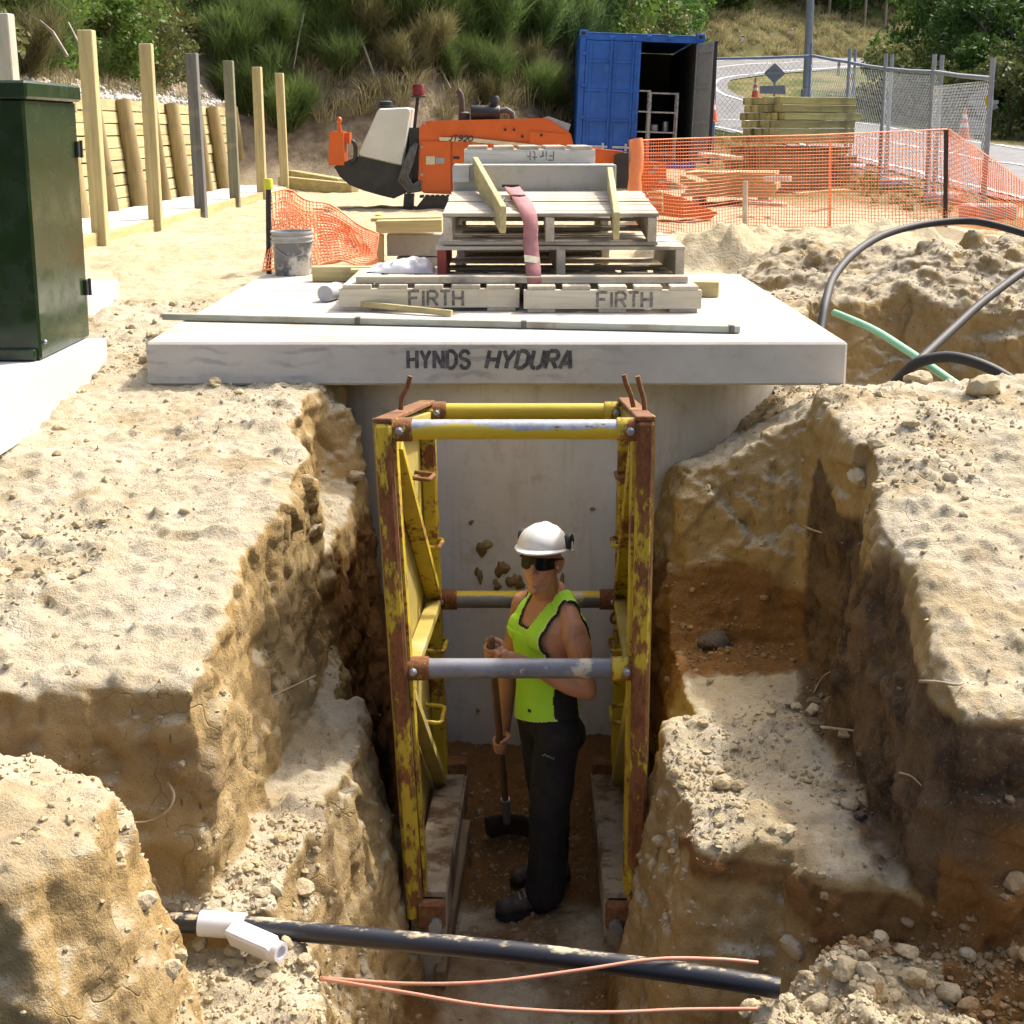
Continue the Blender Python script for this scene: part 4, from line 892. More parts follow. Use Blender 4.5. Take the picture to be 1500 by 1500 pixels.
# singlet, cut from a looser torso
def shirt():
    m = torso_rings(.012); mm = MB()
    mm.ell(B(.085, .075, 1.375), (.058, .092, .07), RB); mm.ell(B(.085, -.075, 1.375), (.058, .092, .07), RB)
    mm.ell(B(-.085, .08, 1.36), (.055, .093, .115), RB); mm.ell(B(-.085, -.08, 1.36), (.055, .093, .115), RB)
    for sgn, S_ in ((1, SHL), (-1, SHR)):
        limb(mm, [B(-.028, sgn*.03, 1.560), B(-.026, sgn*.085, 1.515), B(-.018, sgn*.15, 1.478), S_+UP*.01], [.051, .055, .054, .06], 12)
    m.add(mm.v, mm.f)
    fold = lambda c: .006*fbm(c[:, 0]*5, c[:, 1]*5, c[:, 2]*4, 3, 5)*(c[:, 2] < 1.38) + .004
    r = remesh_build(m, 'shirt', .0045, [MAT['lime']], per, 4, fold)
    co = get_np(r); no = normals(r); lp = np.empty(len(r.loops), np.int32); r.loops.foreach_get('vertex_index', lp); q = lp.reshape(-1, 4)
    d = co - np.array([BX, BY, 0]); f = d @ np.array(bf); l = d @ np.array(bl); z = d[:, 2]
    # signed margins: >0 keep
    neck_z = np.where(f > -.02, 1.425 + 14*np.maximum(np.abs(l)-.036, 0)**1.5, 1.49 + 3.2*np.maximum(np.abs(l)-.03, 0)**1.2)
    gN = np.where(np.abs(l) < .115, neck_z - z, 1)
    arm = np.interp(z, [1.21, 1.235, 1.27, 1.32, 1.38, 1.44, 1.56], [.30, .19, .166, .152, .143, .138, .136])
    arm = arm + np.where(f < -.01, .012, 0)
    gA = arm - np.abs(l); gA = np.where(z < 1.21, 1, gA); gA = np.where((z < 1.27) & (z >= 1.21), np.maximum(gA, (1.236-z)), gA)
    hem = .942 + .26*np.clip(l+.12, 0, .28)
    gH = z - hem
    g = np.minimum(np.minimum(gN, gA), gH); tr = np.minimum(gN, gA)
    gf = g[q].min(1); keep = gf > 0; tf = tr[q].mean(1); zf = z[q].mean(1); ff = f[q].mean(1); lf = l[q].mean(1)
    mi = np.zeros(len(q), np.int32); mi[(tf < .017)] = 2; mi[tf < .0115] = 1
    side_ = (np.abs(lf) > .05) & (ff < .062 - .12*np.clip(zf-1.12, 0, .2)) & (zf < 1.165+.05*(ff < .02)) & ~((ff < -.075))
    mi[side_ & (tf > .015)] = 1
    mi[(ff > .05) & (gH[q].mean(1) < .008)] = 2
    q = q[keep]; mi = mi[keep]; used = np.unique(q); mp = np.zeros(len(co), np.int32); mp[used] = np.arange(len(used))
    me = np_mesh('singlet', co[used], mp[q]); 
    for k in ('lime', 'blackcloth', 'limeedge'): me.materials.append(MAT[k])
    me.polygons.foreach_set('material_index', mi)
    o = obj_from(me, 'singlet', per); s = o.modifiers.new('thick', 'SOLIDIFY'); s.thickness = .004; s.offset = -1
    return o
SHIRT = shirt()
# trousers
m = MB()
def leg(h, k, a, e):
    limb(m, [h, h.lerp(k, .5), k, k.lerp(a, .5), a], [.106, .098, .090, .090, .086], 18)
FL, FR = WZ(772, 1338, .0), WZ(797, 1293, .02)       # mid soles
ANL = Vector((.150, 5.70, .125)); ANR = Vector((.178, 5.93, .135))
HPL, HPR = B(-.008, .088, .93), B(-.008, -.088, .93)
KNL = Vector((.165, 5.66, .52)); KNR = Vector((.175, 5.87, .53))
leg(HPL, KNL, ANL, 0); leg(HPR, KNR, ANR, 0)
m.ell(B(-.01, 0, .965), (.122, .175, .115), RB, 18, 12); m.ell(B(-.06, .075, .90), (.085, .09, .10), RB); m.ell(B(-.06, -.075, .90), (.085, .09, .10), RB); m.ell(B(-.004, 0, 1.03), (.116, .166, .05), RB)
tro = remesh_build(m, 'trousers', .007, [MAT['blackcloth']], per, 3, lambda c: .010*fbm(c[:, 0]*7, c[:, 1]*7, c[:, 2]*5, 3, 15) + .006*np.abs(vnoise(c[:, 0]*4, c[:, 1]*4, c[:, 2]*16, 16))*(c[:, 2] < .4))
TROB = BVHTree.FromPolygons([v.co.copy() for v in tro.vertices], [tuple(p_.vertices) for p_ in tro.polygons])
TRO = obj_from(tro, 'trousers', per, [MAT['blackcloth']])
def hit(bvh, px, py):
    a, b = ray(px, py); d = Vector((a, 1, b)).normalized(); h = bvh.ray_cast(Vector((0, 0, CAMZ)), d); return h[0], h[1]
hp, hn = hit(TROB, 797, 1106)
if hp:
    uy = Vector((0, 0, 1)); ux = uy.cross(hn).normalized(); uy = hn.cross(ux).normalized()
    MAT['print'] = M_simple('pale_print', (.30, .29, .27), None, 20, .8, bump=0)
    mm = lettering('asics', hp + ux*.012 + hn*.004, ux, uy, .013, .0085, .003, .002, .25)
    for r0 in ((.0, .0, .010, .012), (.004, -.004, .012, .008)):
        mm.tube([hp + hn*.006 + ux*(r0[0]-.006) + uy*r0[1], hp + hn*.006 + ux*r0[2]*.5 + uy*.004, hp + hn*.006 + ux*r0[2] + uy*r0[3]], .0012, 5)
    mm.build('logo_print', MAT['print'], TRO)
# small maker's tab on the singlet
sm_ = SHIRT.data; bv = BVHTree.FromPolygons([v.co + per.location for v in sm_.vertices], [tuple(p_.vertices) for p_ in sm_.polygons]); hp, hn = hit(bv, 776, 1041)
if hp:
    m = MB(); ux = UP.cross(hn).normalized(); R3 = Matrix((ux, hn, ux.cross(hn))).transposed(); m.box(hp+hn*.002, (.018, .003, .012), R3); m.build('cloth_tab', MAT['blackcloth'], SHIRT)
# boots
def boot(sole, yaw, name='boot'):
    d = Vector((math.cos(yaw), math.sin(yaw), 0)); s = Vector((-d.y, d.x, 0)); R3 = Matrix((d, s, UP)).transposed()
    o = lambda f, l, z: sole + d*f + s*l + UP*z
    m = MB(); limb(m, [o(-.085, 0, .055), o(-.02, 0, .06), o(.06, 0, .050), o(.125, .004, .042)], [.044, .045, .046, .040], 14)
    m.ell(o(.115, 0, .038), (.052, .047, .038), R3); limb(m, [o(-.07, 0, .06), o(-.068, 0, .13), o(-.066, 0, .19)], [.046, .05, .056], 14); m.ell(o(-.02, 0, .085), (.07, .042, .05), R3)
    r = remesh_build(m, 'boot', .006, [MAT['boot']], per, 2); bo = obj_from(r, name, per, [MAT['boot']])
    m = MB(); pr = []
    for t in np.linspace(0, 2*math.pi, 24, endpoint=False):
        f = .018+.148*math.cos(t); w = (.050 if math.cos(t) > 0 else .043)*math.copysign(abs(math.sin(t))**.7, math.sin(t)); pr.append(o(f, w, -.006))
    m.prism(pr, (0, 0, .030)); m.build('sole', MAT['sole'], bo, smooth=40)
    m = MB()
    for k in range(4): m.tube([o(.062-.022*k, -.032, .083+.010*k), o(.057-.022*k, 0, .104+.013*k), o(.052-.022*k, .032, .083+.010*k)], .0042, 6)
    m.build('lace', MAT['lace'], bo)
boot(Vector((FL.x+.015, FL.y, .012)), math.radians(194)); boot(Vector((FR.x, FR.y, .03)), math.radians(188))
# helmet
hel = MB(); n = 36; rows = []
for i in range(13):
    th = i/12*math.pi/2*1.03; row = []
    for k in range(n):
        a = 2*math.pi*k/n; ca, sa = math.cos(a), math.sin(a); rr = math.sin(th); uu = math.cos(th)
        ridge = .007*math.exp(-(sa*rr*.095/.016)**2)*(uu > .1) + .003*math.exp(-((abs(sa*rr)*.095-.035)/.008)**2)*(uu > .2)
        row.append(H(-.004 + .133*rr*ca*(1+ridge*4), .106*rr*sa, .066 + (.094+ridge)*uu))
    rows.append(row)
brim = []
for k in range(n):
    a = 2*math.pi*k/n; ca, sa = math.cos(a), math.sin(a); ex = .012 + .030*max(0, ca)**2
    brim.append(H(-.004 + (.133+ex)*ca, (.106+.010)*sa, .058 - .008*max(0, ca)))
rows.append(brim); rows.append([p - hu*.006 for p in brim]); rows.append([H(-.004+.122*math.cos(2*math.pi*k/n), .097*math.sin(2*math.pi*k/n), .060) for k in range(n)])
vs = [p for r in rows for p in r]; fs = []
for i in range(len(rows)-1):
    for k in range(n): fs.append((i*n+k, i*n+(k+1) % n, (i+1)*n+(k+1) % n, (i+1)*n+k))
hel.add(vs, fs); HEL = hel.build('helmet', MAT['helmet'], per, smooth=45)
for sg in (1, -1):
    m = MB(); m.lathe([(.032, -.016), (.036, 0), (.034, .010), (.022, .016)], H(-.034, sg*.108, .088), hl*sg, 18, up=hf); m.build('ear_muff', MAT['black'], HEL, smooth=40)
    m = MB(); m.tube([H(-.07, sg*.106, .056), H(-.062, sg*.124, .044), H(-.03, sg*.126, .052), H(-.024, sg*.125, .09)], .005, 6); m.build('muff_wire', MAT['helmet'], HEL, smooth=60)
# wraparound sunglasses
m = MB(); rows = []
for i in range(8):
    u = i/7; row = []
    for k in range(33):
        a = -1.18 + 2.36*k/32; s = math.sin(a); c = math.cos(a)
        up_, lo = .027 - .004*abs(s), -.030 + .026*math.exp(-(s/.17)**2) + .018*max(0, abs(s)-.55)
        row.append(H(.012 + .094*c - .0, .083*s, lo + (up_-lo)*u))
    rows.append(row)
m.grid(rows); m.grid([[p - hf*.004 for p in r] for r in rows]); gl = m.build('sunglasses', MAT['lens'], per, smooth=60)
for sg in (1, -1):
    m = MB(); limb(m, [H(.050, sg*.078, .016), H(.01, sg*.084, .014), H(-.03, sg*.086, .010)], [.005, .0045, .004], 8, 3); m.build('temple_arm', MAT['lens'], gl)
# shovel
MAT['handle'] = M_simple('handle_wood', (.16, .085, .045), (.11, .055, .03), 8, .55, bump=.1, stretch=(1, 1, .1))
sv = thing('shovel', tuple(HBOT), 'long brown handled shovel held upright in the man\'s two hands', 'shovel')
m = MB(); m.tube([HTOP, HTOP.lerp(HBOT, .5), HTOP.lerp(HBOT, .93)], [HR*1.02, HR, HR*1.05], 12); m.ell(HTOP, HR*1.02, seg=12, rings=6); m.build('handle', MAT['handle'], sv, smooth=50)
m = MB(); q0 = HTOP.lerp(HBOT, .86); m.tube([q0, HBOT], [HR*1.35, HR*1.2], 12); m.build('socket', MAT['steel'], sv, smooth=50)
m = MB(); P = []; 
for i in range(7):
    t = i/6; w = .115*(1-.75*max(0, t-.55)/.45); P.append([HBOT + Vector((0, .02, .02)) - hax*(.27*t) + Vector((1, 0, 0))*w*k/4 + Vector((0, .035*(1-(k/4)**2)-.02, 0)) for k in range(-4, 5)])
m.grid(P); b_ = m.build('blade', M_simple('dirty_blade', (.035, .025, .018), (.06, .04, .025), 9, .7), sv, smooth=60); s_ = b_.modifiers.new('t', 'SOLIDIFY'); s_.thickness = .004
# ---------------------------------------------------------------- things on and round the slab
def pallet(name, w, d, h, label, loc, rz=0, deck='front', mats=('grey_x', 'grey_y'), nslat=6, front=None, red=False, tilt=0, letters=None, blocks=False):
    """w along X, d along Y; deck 'side': boards run along X; deck 'front': boards run in depth"""
    p = thing(name, loc, label, 'pallet', 'pallets stacked on the slab', rz)
    p.rotation_euler.x = tilt; _WM[p.name] = Matrix.Translation(Vector(loc)) @ Matrix.Rotation(rz, 4, 'Z') @ Matrix.Rotation(tilt, 4, 'X')
    bt = .022; sh_ = h-2*bt
    def part(nm, c, s, mt, bev=.003, rot=0):
        m = MB(); m.box((0, 0, 0), s, bev=bev); o = m.build(nm, MAT[mt], p, local=True); o.location = c; o.rotation_euler = (0, 0, rot); _WM[o.name] = wm(p) @ Matrix.Translation(Vector(c)); return o
    ww = w if deck == 'side' else d
    if deck == 'side':
        sw = d/nslat
        for k in range(nslat):
            part('deck_board', (RNG.uniform(-.006, .006), sw*(k+.5), h-bt/2+RNG.uniform(-.003, .003)), (w, sw-.022, bt), mats[0], rot=RNG.uniform(-.006, .006))
        for k in (0, nslat//2, nslat-1): part('base_board', (0, sw*(k+.5), bt/2), (w, sw-.02, bt), mats[0])
        for x in (-w/2+.035, 0, w/2-.035):
            part('bearer', (x, d/2, h/2), (.055, d-.02, sh_-.001), 'red_y' if (red and x < 0) else mats[1])
    else:
        sw = w/nslat
        for k in range(nslat):
            part('deck_board', (-w/2+sw*(k+.5)+RNG.uniform(-.004, .004), d/2+RNG.uniform(-.008, .004), h-bt/2), (sw-.045, d, bt), mats[1])
            if k % 2 == 0: part('base_board', (-w/2+sw*(k+.5), d/2, bt/2), (sw-.045, d-.02, bt), mats[1])
        for i, y in enumerate((.022, d/2, d-.022)):
            b = part('bearer', (0, y, h/2), (w, .044, sh_-.001), (front or mats[0]) if i == 0 else mats[0])
            if i == 0 and letters: letters(b, p, h, w)
    return p
MAT['red_y'] = M_simple('red_paint_wood', (.35, .06, .04), (.26, .05, .035), 9, .7)
def stencil(x0, txt='FIRTH', h_=.085):
    def f(b, p, h, w):
        M = wm(p); o = M @ Vector((x0, -.001, h/2-h_/2)); ux = M.to_3x3() @ Vector((1, 0, 0)); uz = M.to_3x3() @ Vector((0, 0, 1))
        lettering(txt, o, ux, uz, h_, .056, .020, .017).build('lettering', MAT['ink2'], b)
    return f
MAT['ink2'] = M_simple('faded_stencil', (.10, .095, .085), (.26, .24, .2), 40, .85, bump=0)
SZ = SLT+.001
def slabpt(px, py): return WZ(px, py, SZ)
a = slabpt(497, 456); b = slabpt(761, 457); c = slabpt(767, 458); d = slabpt(1027, 458)
P1 = pallet('pallet', (b-a).x, 1.02, .158, 'bottom left pallet of the stack, its whitish bearer stencilled and nearest the grey cylinder', ((a.x+b.x)/2, a.y, SZ), 0, 'front', ('pale_x', 'grey_y'), 5, 'pale_x', letters=stencil(-.118))
P2 = pallet('pallet', (d-c).x, 1.02, .158, 'bottom right pallet of the stack, its stencilled bearer under the strap end', ((c.x+d.x)/2, c.y-.01, SZ), 0, 'front', ('pale_x', 'grey_y'), 5, 'pale_x', letters=stencil(-.09))
zt = SZ+.159
m = MB(); q0 = W(523, 411, 8.23); q1 = W(1006, 414, 8.23); m.beam((q0.x, 8.21, zt+.022), (q1.x, 8.22, zt+.022), .10, .042, bev=.004)
o = m.build('timber_plank', MAT['grey_x']); o['label'] = 'long weathered plank lying across both bottom pallets'; o['category'] = 'plank'
zt2 = zt+.002
a = W(639, 360, 8.45); b = W(1004, 364, 8.45)
P3 = pallet('pallet', b.x-a.x, 1.2, .20, 'wide weathered middle pallet with a red painted end', ((a.x+b.x)/2, 8.40, zt2), .012, 'side', ('grey_x', 'grey_y'), 7, red=True)
a = W(648, 320, 8.5); b = W(962, 324, 8.5)
P4 = pallet('pallet', b.x-a.x, 1.25, .195, 'upper slatted pallet of the front stack with two boards and a pink strap on it', ((a.x+b.x)/2, 8.42, zt2+.203), -.01, 'side', ('grey_x', 'grey_y'), 8, tilt=math.radians(4.0))
# rear stack that carries the grey channel and the far pallet
P5 = pallet('pallet', 1.1, .8, .15, 'low pallet hidden behind the front stack', (.14, 9.72, SZ), 0, 'side')
P6 = pallet('pallet', 1.1, .8, .17, 'pallet second from the bottom behind the front stack', (.15, 9.72, SZ+.152), 0, 'side')
P7 = pallet('pallet', 1.1, .8, .17, 'pallet third from the bottom behind the front stack', (.14, 9.72, SZ+.324), 0, 'side')
P8 = pallet('pallet', 1.1, .8, .17, 'pallet fourth from the bottom behind the front stack', (.15, 9.72, SZ+.496), 0, 'side')
ztop = SZ+.668
a = W(664, 262, 9.72); b = W(902, 262, 9.72); zb_ = W(780, 283, 9.72).z; zz = W(780, 241, 9.72).z
ch_ = thing('concrete_channel', ((a.x+b.x)/2, 9.72, zb_), 'grey concrete channel section lying on top of the pallets', 'channel')
m = MB(); m.box(((a.x+b.x)/2, 9.70, (max(zb_, ztop-.05)+zz)/2), (b.x-a.x, .05, zz-max(zb_, ztop-.05)), bev=.006); m.box(((a.x+b.x)/2, 9.86, zz-.015), (b.x-a.x, .27, .03), bev=.004); m.build('channel_body', MAT['chan'], ch_)
m = MB(); m.box((a.x+.055, 9.668, zz-.065), (.115, .006, .11)); m.build('end_label', MAT['white_x'], ch_)
a = W(680, 232, 9.98); b = W(872, 236, 9.98); z9 = W(775, 244, 9.98).z
def upside(bb, p, h, w):
    M = wm(p); o = M @ Vector((w/2-.30, -.001, h/2+.035)); lettering('Firth', o, (-1, 0, 0), (0, 0, -1), .062, .036, .012, .009).build('lettering', MAT['ink2'], bb)
P9 = pallet('pallet', b.x-a.x, .75, .145, 'farthest top pallet with upside down lettering on its white board', ((a.x+b.x)/2, 9.99, max(z9, ztop+.002)), .02, 'front', ('grey_x', 'grey_y'), 5, 'white_x', letters=upside)
for (p0, p1, lb) in ((W(696, 247, 9.75), W(737, 322, 8.18), 'left greenish board on edge sloping down over the slatted pallet'), (W(893, 262, 9.65), W(903, 331, 8.2), 'right narrow board on edge sloping down over the slatted pallet')):
    m = MB(); m.beam(p0, p1, .038, .165, bev=.004); o = m.build('timber_board', MAT['pine_y']); o['label'] = lb; o['category'] = 'board'
# pink strap
MAT['strap'] = M_simple('pink_webbing', (.40, .18, .185), (.33, .14, .15), 8, .85, bump=.3, bscale=90, dirt=(.30, .22, .18), dscale=5, damt=(.55, .75)); MAT['band'] = M_simple('reflective_band', (.50, .47, .33), None, 20, .5)
st = thing('webbing_strap', tuple(W(765, 340, 8.3)), 'dusty pink webbing strap hanging down the front of the pallets', 'strap')
ctr = [(750, 273, 9.35, 22), (757, 282, 9.1, 22), (768, 297, 8.6, 24), (775, 313, 8.385, 23), (778, 330, 8.35, 21), (777, 350, 8.32, 22), (779, 372, 8.28, 22), (781, 392, 8.2, 22), (783, 413, 8.15, 20)]
def rib(c, z=0): return [[W(px-w/2*.5*(1 if k else 1)*2*(.5-k/2)*2*.5, py, Y-z) for k in range(3)] for px, py, Y, w in c]
m = MB(); m.grid([[W(px + w*(k/2-.5), py + (1.5 if k == 1 else 0), Y) for k in range(3)] for px, py, Y, w in ctr]); o = m.build('webbing', MAT['strap'], st, smooth=60); s_ = o.modifiers.new('t', 'SOLIDIFY'); s_.thickness = .014
m = MB(); m.grid([[W(px + w*(k/2-.5), py + (1.5 if k == 1 else 0)+ (4 if k == 2 else 0), Y-.018) for k in range(3)] for px, py, Y, w in ((779, 374, 8.28, 23), (780, 384, 8.25, 23))]); o = m.build('reflective_band', MAT['band'], st); s_ = o.modifiers.new('t', 'SOLIDIFY'); s_.thickness = .006
m = MB(); m.box(W(759, 289, 8.95), (.10, .05, .035), bev=.006); m.build('buckle', MAT['black'], st)
m = MB(); m.tube([W(737, 292, 9.0), W(735, 298, 8.9), W(745, 306, 8.75), W(757, 308, 8.7)], .016, 8); m.build('loop_end', MAT['rubber'], st, smooth=60)
m = MB(); m.box(W(748, 272, 9.38), (.12, .05, .02), bev=.004); m.build('end_tab', MAT['black'], st)
# battens on the slab
def stick(name, p0, p1, w, h, mat, lb, cat, marks=()):
    m = MB(); m.beam(p0, p1, w, h, bev=.003); t = thing(name, tuple((Vector(p0)+Vector(p1))/2), lb, cat); m.build(name+'_body', MAT[mat], t)
    for f in marks:
        c = Vector(p0).lerp(Vector(p1), f); m = MB(); m.box(c, (.03, w+.006, h+.006)); m.build('metal_clip', MAT['steel_dark'], t)
MAT['steel_dark'] = M_simple('dark_steel', (.10, .10, .095), (.16, .15, .14), 20, .6, .3)
MAT['batten'] = M_wood('green_grey_batten', (.44, .45, .37), (.36, .37, .30), 'x', (.28, .24, .18), .05)
p0 = slabpt(240, 469); p1 = slabpt(1084, 488); up = Vector((0, 0, .022))
stick('long_batten', p0+up, p1+up, .05, .036, 'batten', 'long grey green batten lying across the front of the white slab', 'batten', (.352, .64, .985))
p0 = slabpt(521, 454); p1 = slabpt(662, 464); stick('timber_stick', p0+Vector((0, -.03, .045)), p1+Vector((0, 0, .02)), .03, .035, 'pine_x', 'short yellow stick lying in front of the bottom left pallet', 'stick')
p0 = W(1000, 404, 8.9); p1 = W(1054, 405, 8.85); p0.z = p1.z = SZ+.05; stick('timber_offcut', p0, p1, .14, .098, 'pine_x', 'pale timber offcut sticking out to the right of the pallets', 'timber')
p0 = slabpt(463, 409); p1 = slabpt(552, 407); p0.y -= .0; stick('timber_offcut', Vector((p0.x, 9.75, SZ+.055)), Vector((p0.x+.42, 9.75, SZ+.055)), .1, .105, 'pine_x', 'thick yellow timber offcut beside the grey bucket', 'timber')
stick('thin_board', Vector((p0.x+.28, 9.66, SZ+.088)), Vector((p0.x+.85, 9.70, SZ+.088)), .12, .022, 'pine_x', 'thin yellow board lying upon another between bucket and white bag', 'board')
stick('thin_board', Vector((p0.x+.36, 9.62, SZ+.0145)), Vector((p0.x+.9, 9.60, SZ+.0145)), .12, .025, 'pine_x', 'thin board lowest on the slab beside the white bag', 'board')
# little concrete cylinder
c = slabpt(484, 441); m = MB(); m.lathe([(.050, -.10), (.054, -.094), (.054, .094), (.050, .10)], (c.x, c.y+.03, SZ+.0545), (.25, 1, 0), 24)
o = m.build('concrete_cylinder', MAT['plinth'], smooth=40); o['label'] = 'small grey concrete test cylinder lying on the slab left of the pallets'; o['category'] = 'cylinder'
# bucket
MAT['pail'] = M_simple('dirty_bucket', (.17, .175, .18), (.10, .105, .11), 3, .6, dirt=(.50, .49, .46), dscale=6, damt=(.46, .58), bump=.15)
MAT['pail_rim'] = M_simple('bucket_rim', (.42, .42, .41), (.30, .30, .29), 9, .6, dirt=(.5, .48, .44), dscale=8)
c = slabpt(425, 405); r0 = 30*c.y/2000; hb = .325
bk = thing('plastic_bucket', (c.x, c.y+r0, SZ), 'cement-splashed grey plastic bucket standing on the left back corner of the slab', 'bucket')
m = MB(); C_ = (c.x, c.y+r0, SZ); m.lathe([(r0*.86, 0), (r0*.88, .006), (r0*.98, hb-.08), (r0*.94, hb-.08), (r0*.82, .01)], C_, n=28); m.build('bucket_wall', MAT['pail'], bk, smooth=40)
m = MB(); m.lathe([(r0*.97, hb-.082), (r0*1.04, hb-.08), (r0*1.04, hb-.07), (r0*1.0, hb-.066), (r0*1.0, hb-.05), (r0*1.07, hb-.048), (r0*1.07, hb-.036), (r0*1.01, hb-.032), (r0*1.01, hb-.016), (r0*1.06, hb-.014), (r0*1.06, hb), (r0*.99, hb), (r0*.96, hb-.06)], C_, n=28, caps=False); m.build('rim', MAT['pail_rim'], bk, smooth=35)
m = MB(); m.tube([Vector(C_)+Vector((-r0*1.05, -.02, hb-.07)), Vector(C_)+Vector((-r0*.9, -r0*.7, hb-.11)), Vector(C_)+Vector((0, -r0*1.06, hb-.19)), Vector(C_)+Vector((r0*.9, -r0*.7, hb-.15)), Vector(C_)+Vector((r0*1.05, -.02, hb-.07))], .004, 6); m.build('handle', MAT['steel'], bk, smooth=60)
# white bag
MAT['bag'] = M_simple('white_sack', (.66, .66, .66), (.58, .58, .60), 5, .5, bump=.3, bscale=12, dirt=(.5, .46, .4), dscale=4, damt=(.6, .8))
a = W(538, 396, 8.85); b = W(637, 398, 8.85)
cx_, L2 = (a.x+b.x)/2, (b.x-a.x)/2; m = MB(); us = np.linspace(-1, 1, 41); vs_ = np.linspace(-1, 1, 23); U, V_ = np.meshgrid(us, vs_)
wid_ = .55+.45*np.clip(U+1, 0, 1)**.8; hz = .10*np.clip(1-np.abs(U)**3.5, 0, 1)**.7*np.clip(1-np.abs(V_)**2.4, 0, 1)**.65*(.65+.35*U); hz = hz + (.030*(.5-np.abs(vnoise(U*3.2+V_*1.5, V_*2.2-U, U*0, 5))) + .016*(.5-np.abs(vnoise(U*7, V_*6+U*3, U*0, 6))))*np.clip(1-np.abs(V_)**4, 0, 1)*np.clip(1-U**6, 0, 1)
rows = [[Vector((cx_+L2*U[i, j], 8.88+.16*wid_[i, j]*V_[i, j], SZ+.162+max(0, hz[i, j])+.02*max(0, -U[i, j]-.75))) for j in range(41)] for i in range(23)]
m.grid(rows); o = m.build('white_sack', MAT['bag'], smooth=70); o['label'] = 'crumpled white plastic sack lying against the pallet stack'; o['category'] = 'sack'
# formed box of blocks with timber on top, behind the slab
bw = thing('block_chamber', tuple(W(600, 380, 11.6)), 'low grey block chamber with timbers on top behind the slab', 'chamber')
zt_ = W(600, 343, 11.6).z; x0 = W(556, 360, 11.6).x; x1 = W(648, 360, 11.6).x
for r in range(3):
    nb = 3
    for k in range(nb):
        bx0 = x0+.06+(x1-x0-.06)*(k+(.5 if r % 2 else 0)-.0)/nb; bx1 = min(bx0+(x1-x0)/nb-.012, x1); 
        if bx1-bx0 < .05: continue
        m = MB(); m.box(((bx0+bx1)/2, 11.72, zt_-.095-.195*r), (bx1-bx0, .19, .185), bev=.006); m.build('block', MAT['block'], bw)
m = MB(); m.beam(W(552, 332, 11.55), W(648, 330, 11.55), .16, .105, bev=.006); m.build('timber', MAT['pine_x'], bw)
m = MB(); m.beam(W(545, 321, 11.75), W(648, 319, 11.75), .22, .03, bev=.004); m.build('timber', MAT['pine_x'], bw)
m = MB(); m.beam(W(558, 343, 11.6), W(558, 395, 11.6), .05, .05, up=(0, 1, 0)); m.build('timber', MAT['pine_z'], bw)
MAT['cap'] = M_simple('yellow_cap', (.70, .72, .03), (.6, .62, .03), 5, .5, bump=0)
def stake(px, ytop, ybot, Y, lb, cap=True, mat='black', rad=.022):
    t = thing('stake', tuple(W(px, ybot, Y)), lb, 'stake'); a, b = W(px, ytop, Y), W(px, ybot, Y)
    m = MB(); m.tube([b-Vector((0, 0, .2)), a], rad, 8); m.build('stake_shaft', MAT[mat], t, smooth=40)
    if cap: m = MB(); m.lathe([(.034, -.07), (.036, 0), (.030, .012)], a, n=12); m.build('stake_cap', MAT['cap'], t, smooth=40)
stake(393, 264, 395, 10.7, 'dark stake with a yellow cap holding up the small orange net')
stake(555, 316, 372, 12.0, 'short stake whose yellow cap shows beyond the block chamber')
# orange netting
MAT['net'] = M_simple('orange_net', (.85, .27, .10), (.78, .22, .075), 3, .6, bump=0)
MAT['net_pale'] = M_simple('faded_orange_net', (.85, .34, .15), (.8, .28, .11), 3, .6, bump=0)
def netting(name, P, nu, nv, mat, parent, wid, sub=3):
    """P(u,v) -> point; woven strands as thin flat bars"""
    m = MB()
    def strand(pts, r): m.tube(pts, r, 3, False)
    for j in range(nv+1): strand([P(i/(nu), j/nv) for i in range(0, nu+1, 2)] , wid*(1.8 if j in (0, nv) else 1))
    for i in range(nu+1): strand([P(i/nu, j/nv) for j in range(0, nv+1, sub)] + ([P(i/nu, 1)] if nv % sub else []), wid)
    return m.build(name, mat, parent)
n1 = thing('orange_net', tuple(W(400, 395, 10.7)), 'small folded orange safety net draped behind the grey bucket', 'net')
topc = [(390, 284, 10.72), (430, 281, 11.0), (470, 296, 11.4), (510, 316, 11.3), (553, 346, 11.0)]; botc = [(386, 396, 10.6), (430, 393, 10.7), (470, 388, 10.75), (512, 384, 10.7), (556, 382, 10.6)]
def pl_(c, u):
    x = u*(len(c)-1); i = min(int(x), len(c)-2); t = x-i; return W(*[c[i][k]*(1-t)+c[i+1][k]*t for k in range(3)])
netting('netting', lambda u, v: pl_(topc, u).lerp(pl_(botc, u), v) + Vector((0, .10*math.sin(9*u+3*v)+.08*math.sin(4*v+14*u), .02*math.sin(13*u))), 34, 20, MAT['net_pale'], n1, .0052)
topc2 = [(392, 300, 10.9), (420, 288, 11.1), (440, 300, 11.3), (480, 322, 11.2), (530, 352, 11.0)]; botc2 = [(400, 392, 10.8), (430, 392, 10.85), (470, 386, 10.9), (510, 383, 10.85), (545, 381, 10.8)]
netting('netting', lambda u, v: pl_(topc2, u).lerp(pl_(botc2, u), v) + Vector((0, .16+.10*math.sin(11*u+2*v), .03*math.sin(9*u))), 30, 18, MAT['net_pale'], n1, .0048)
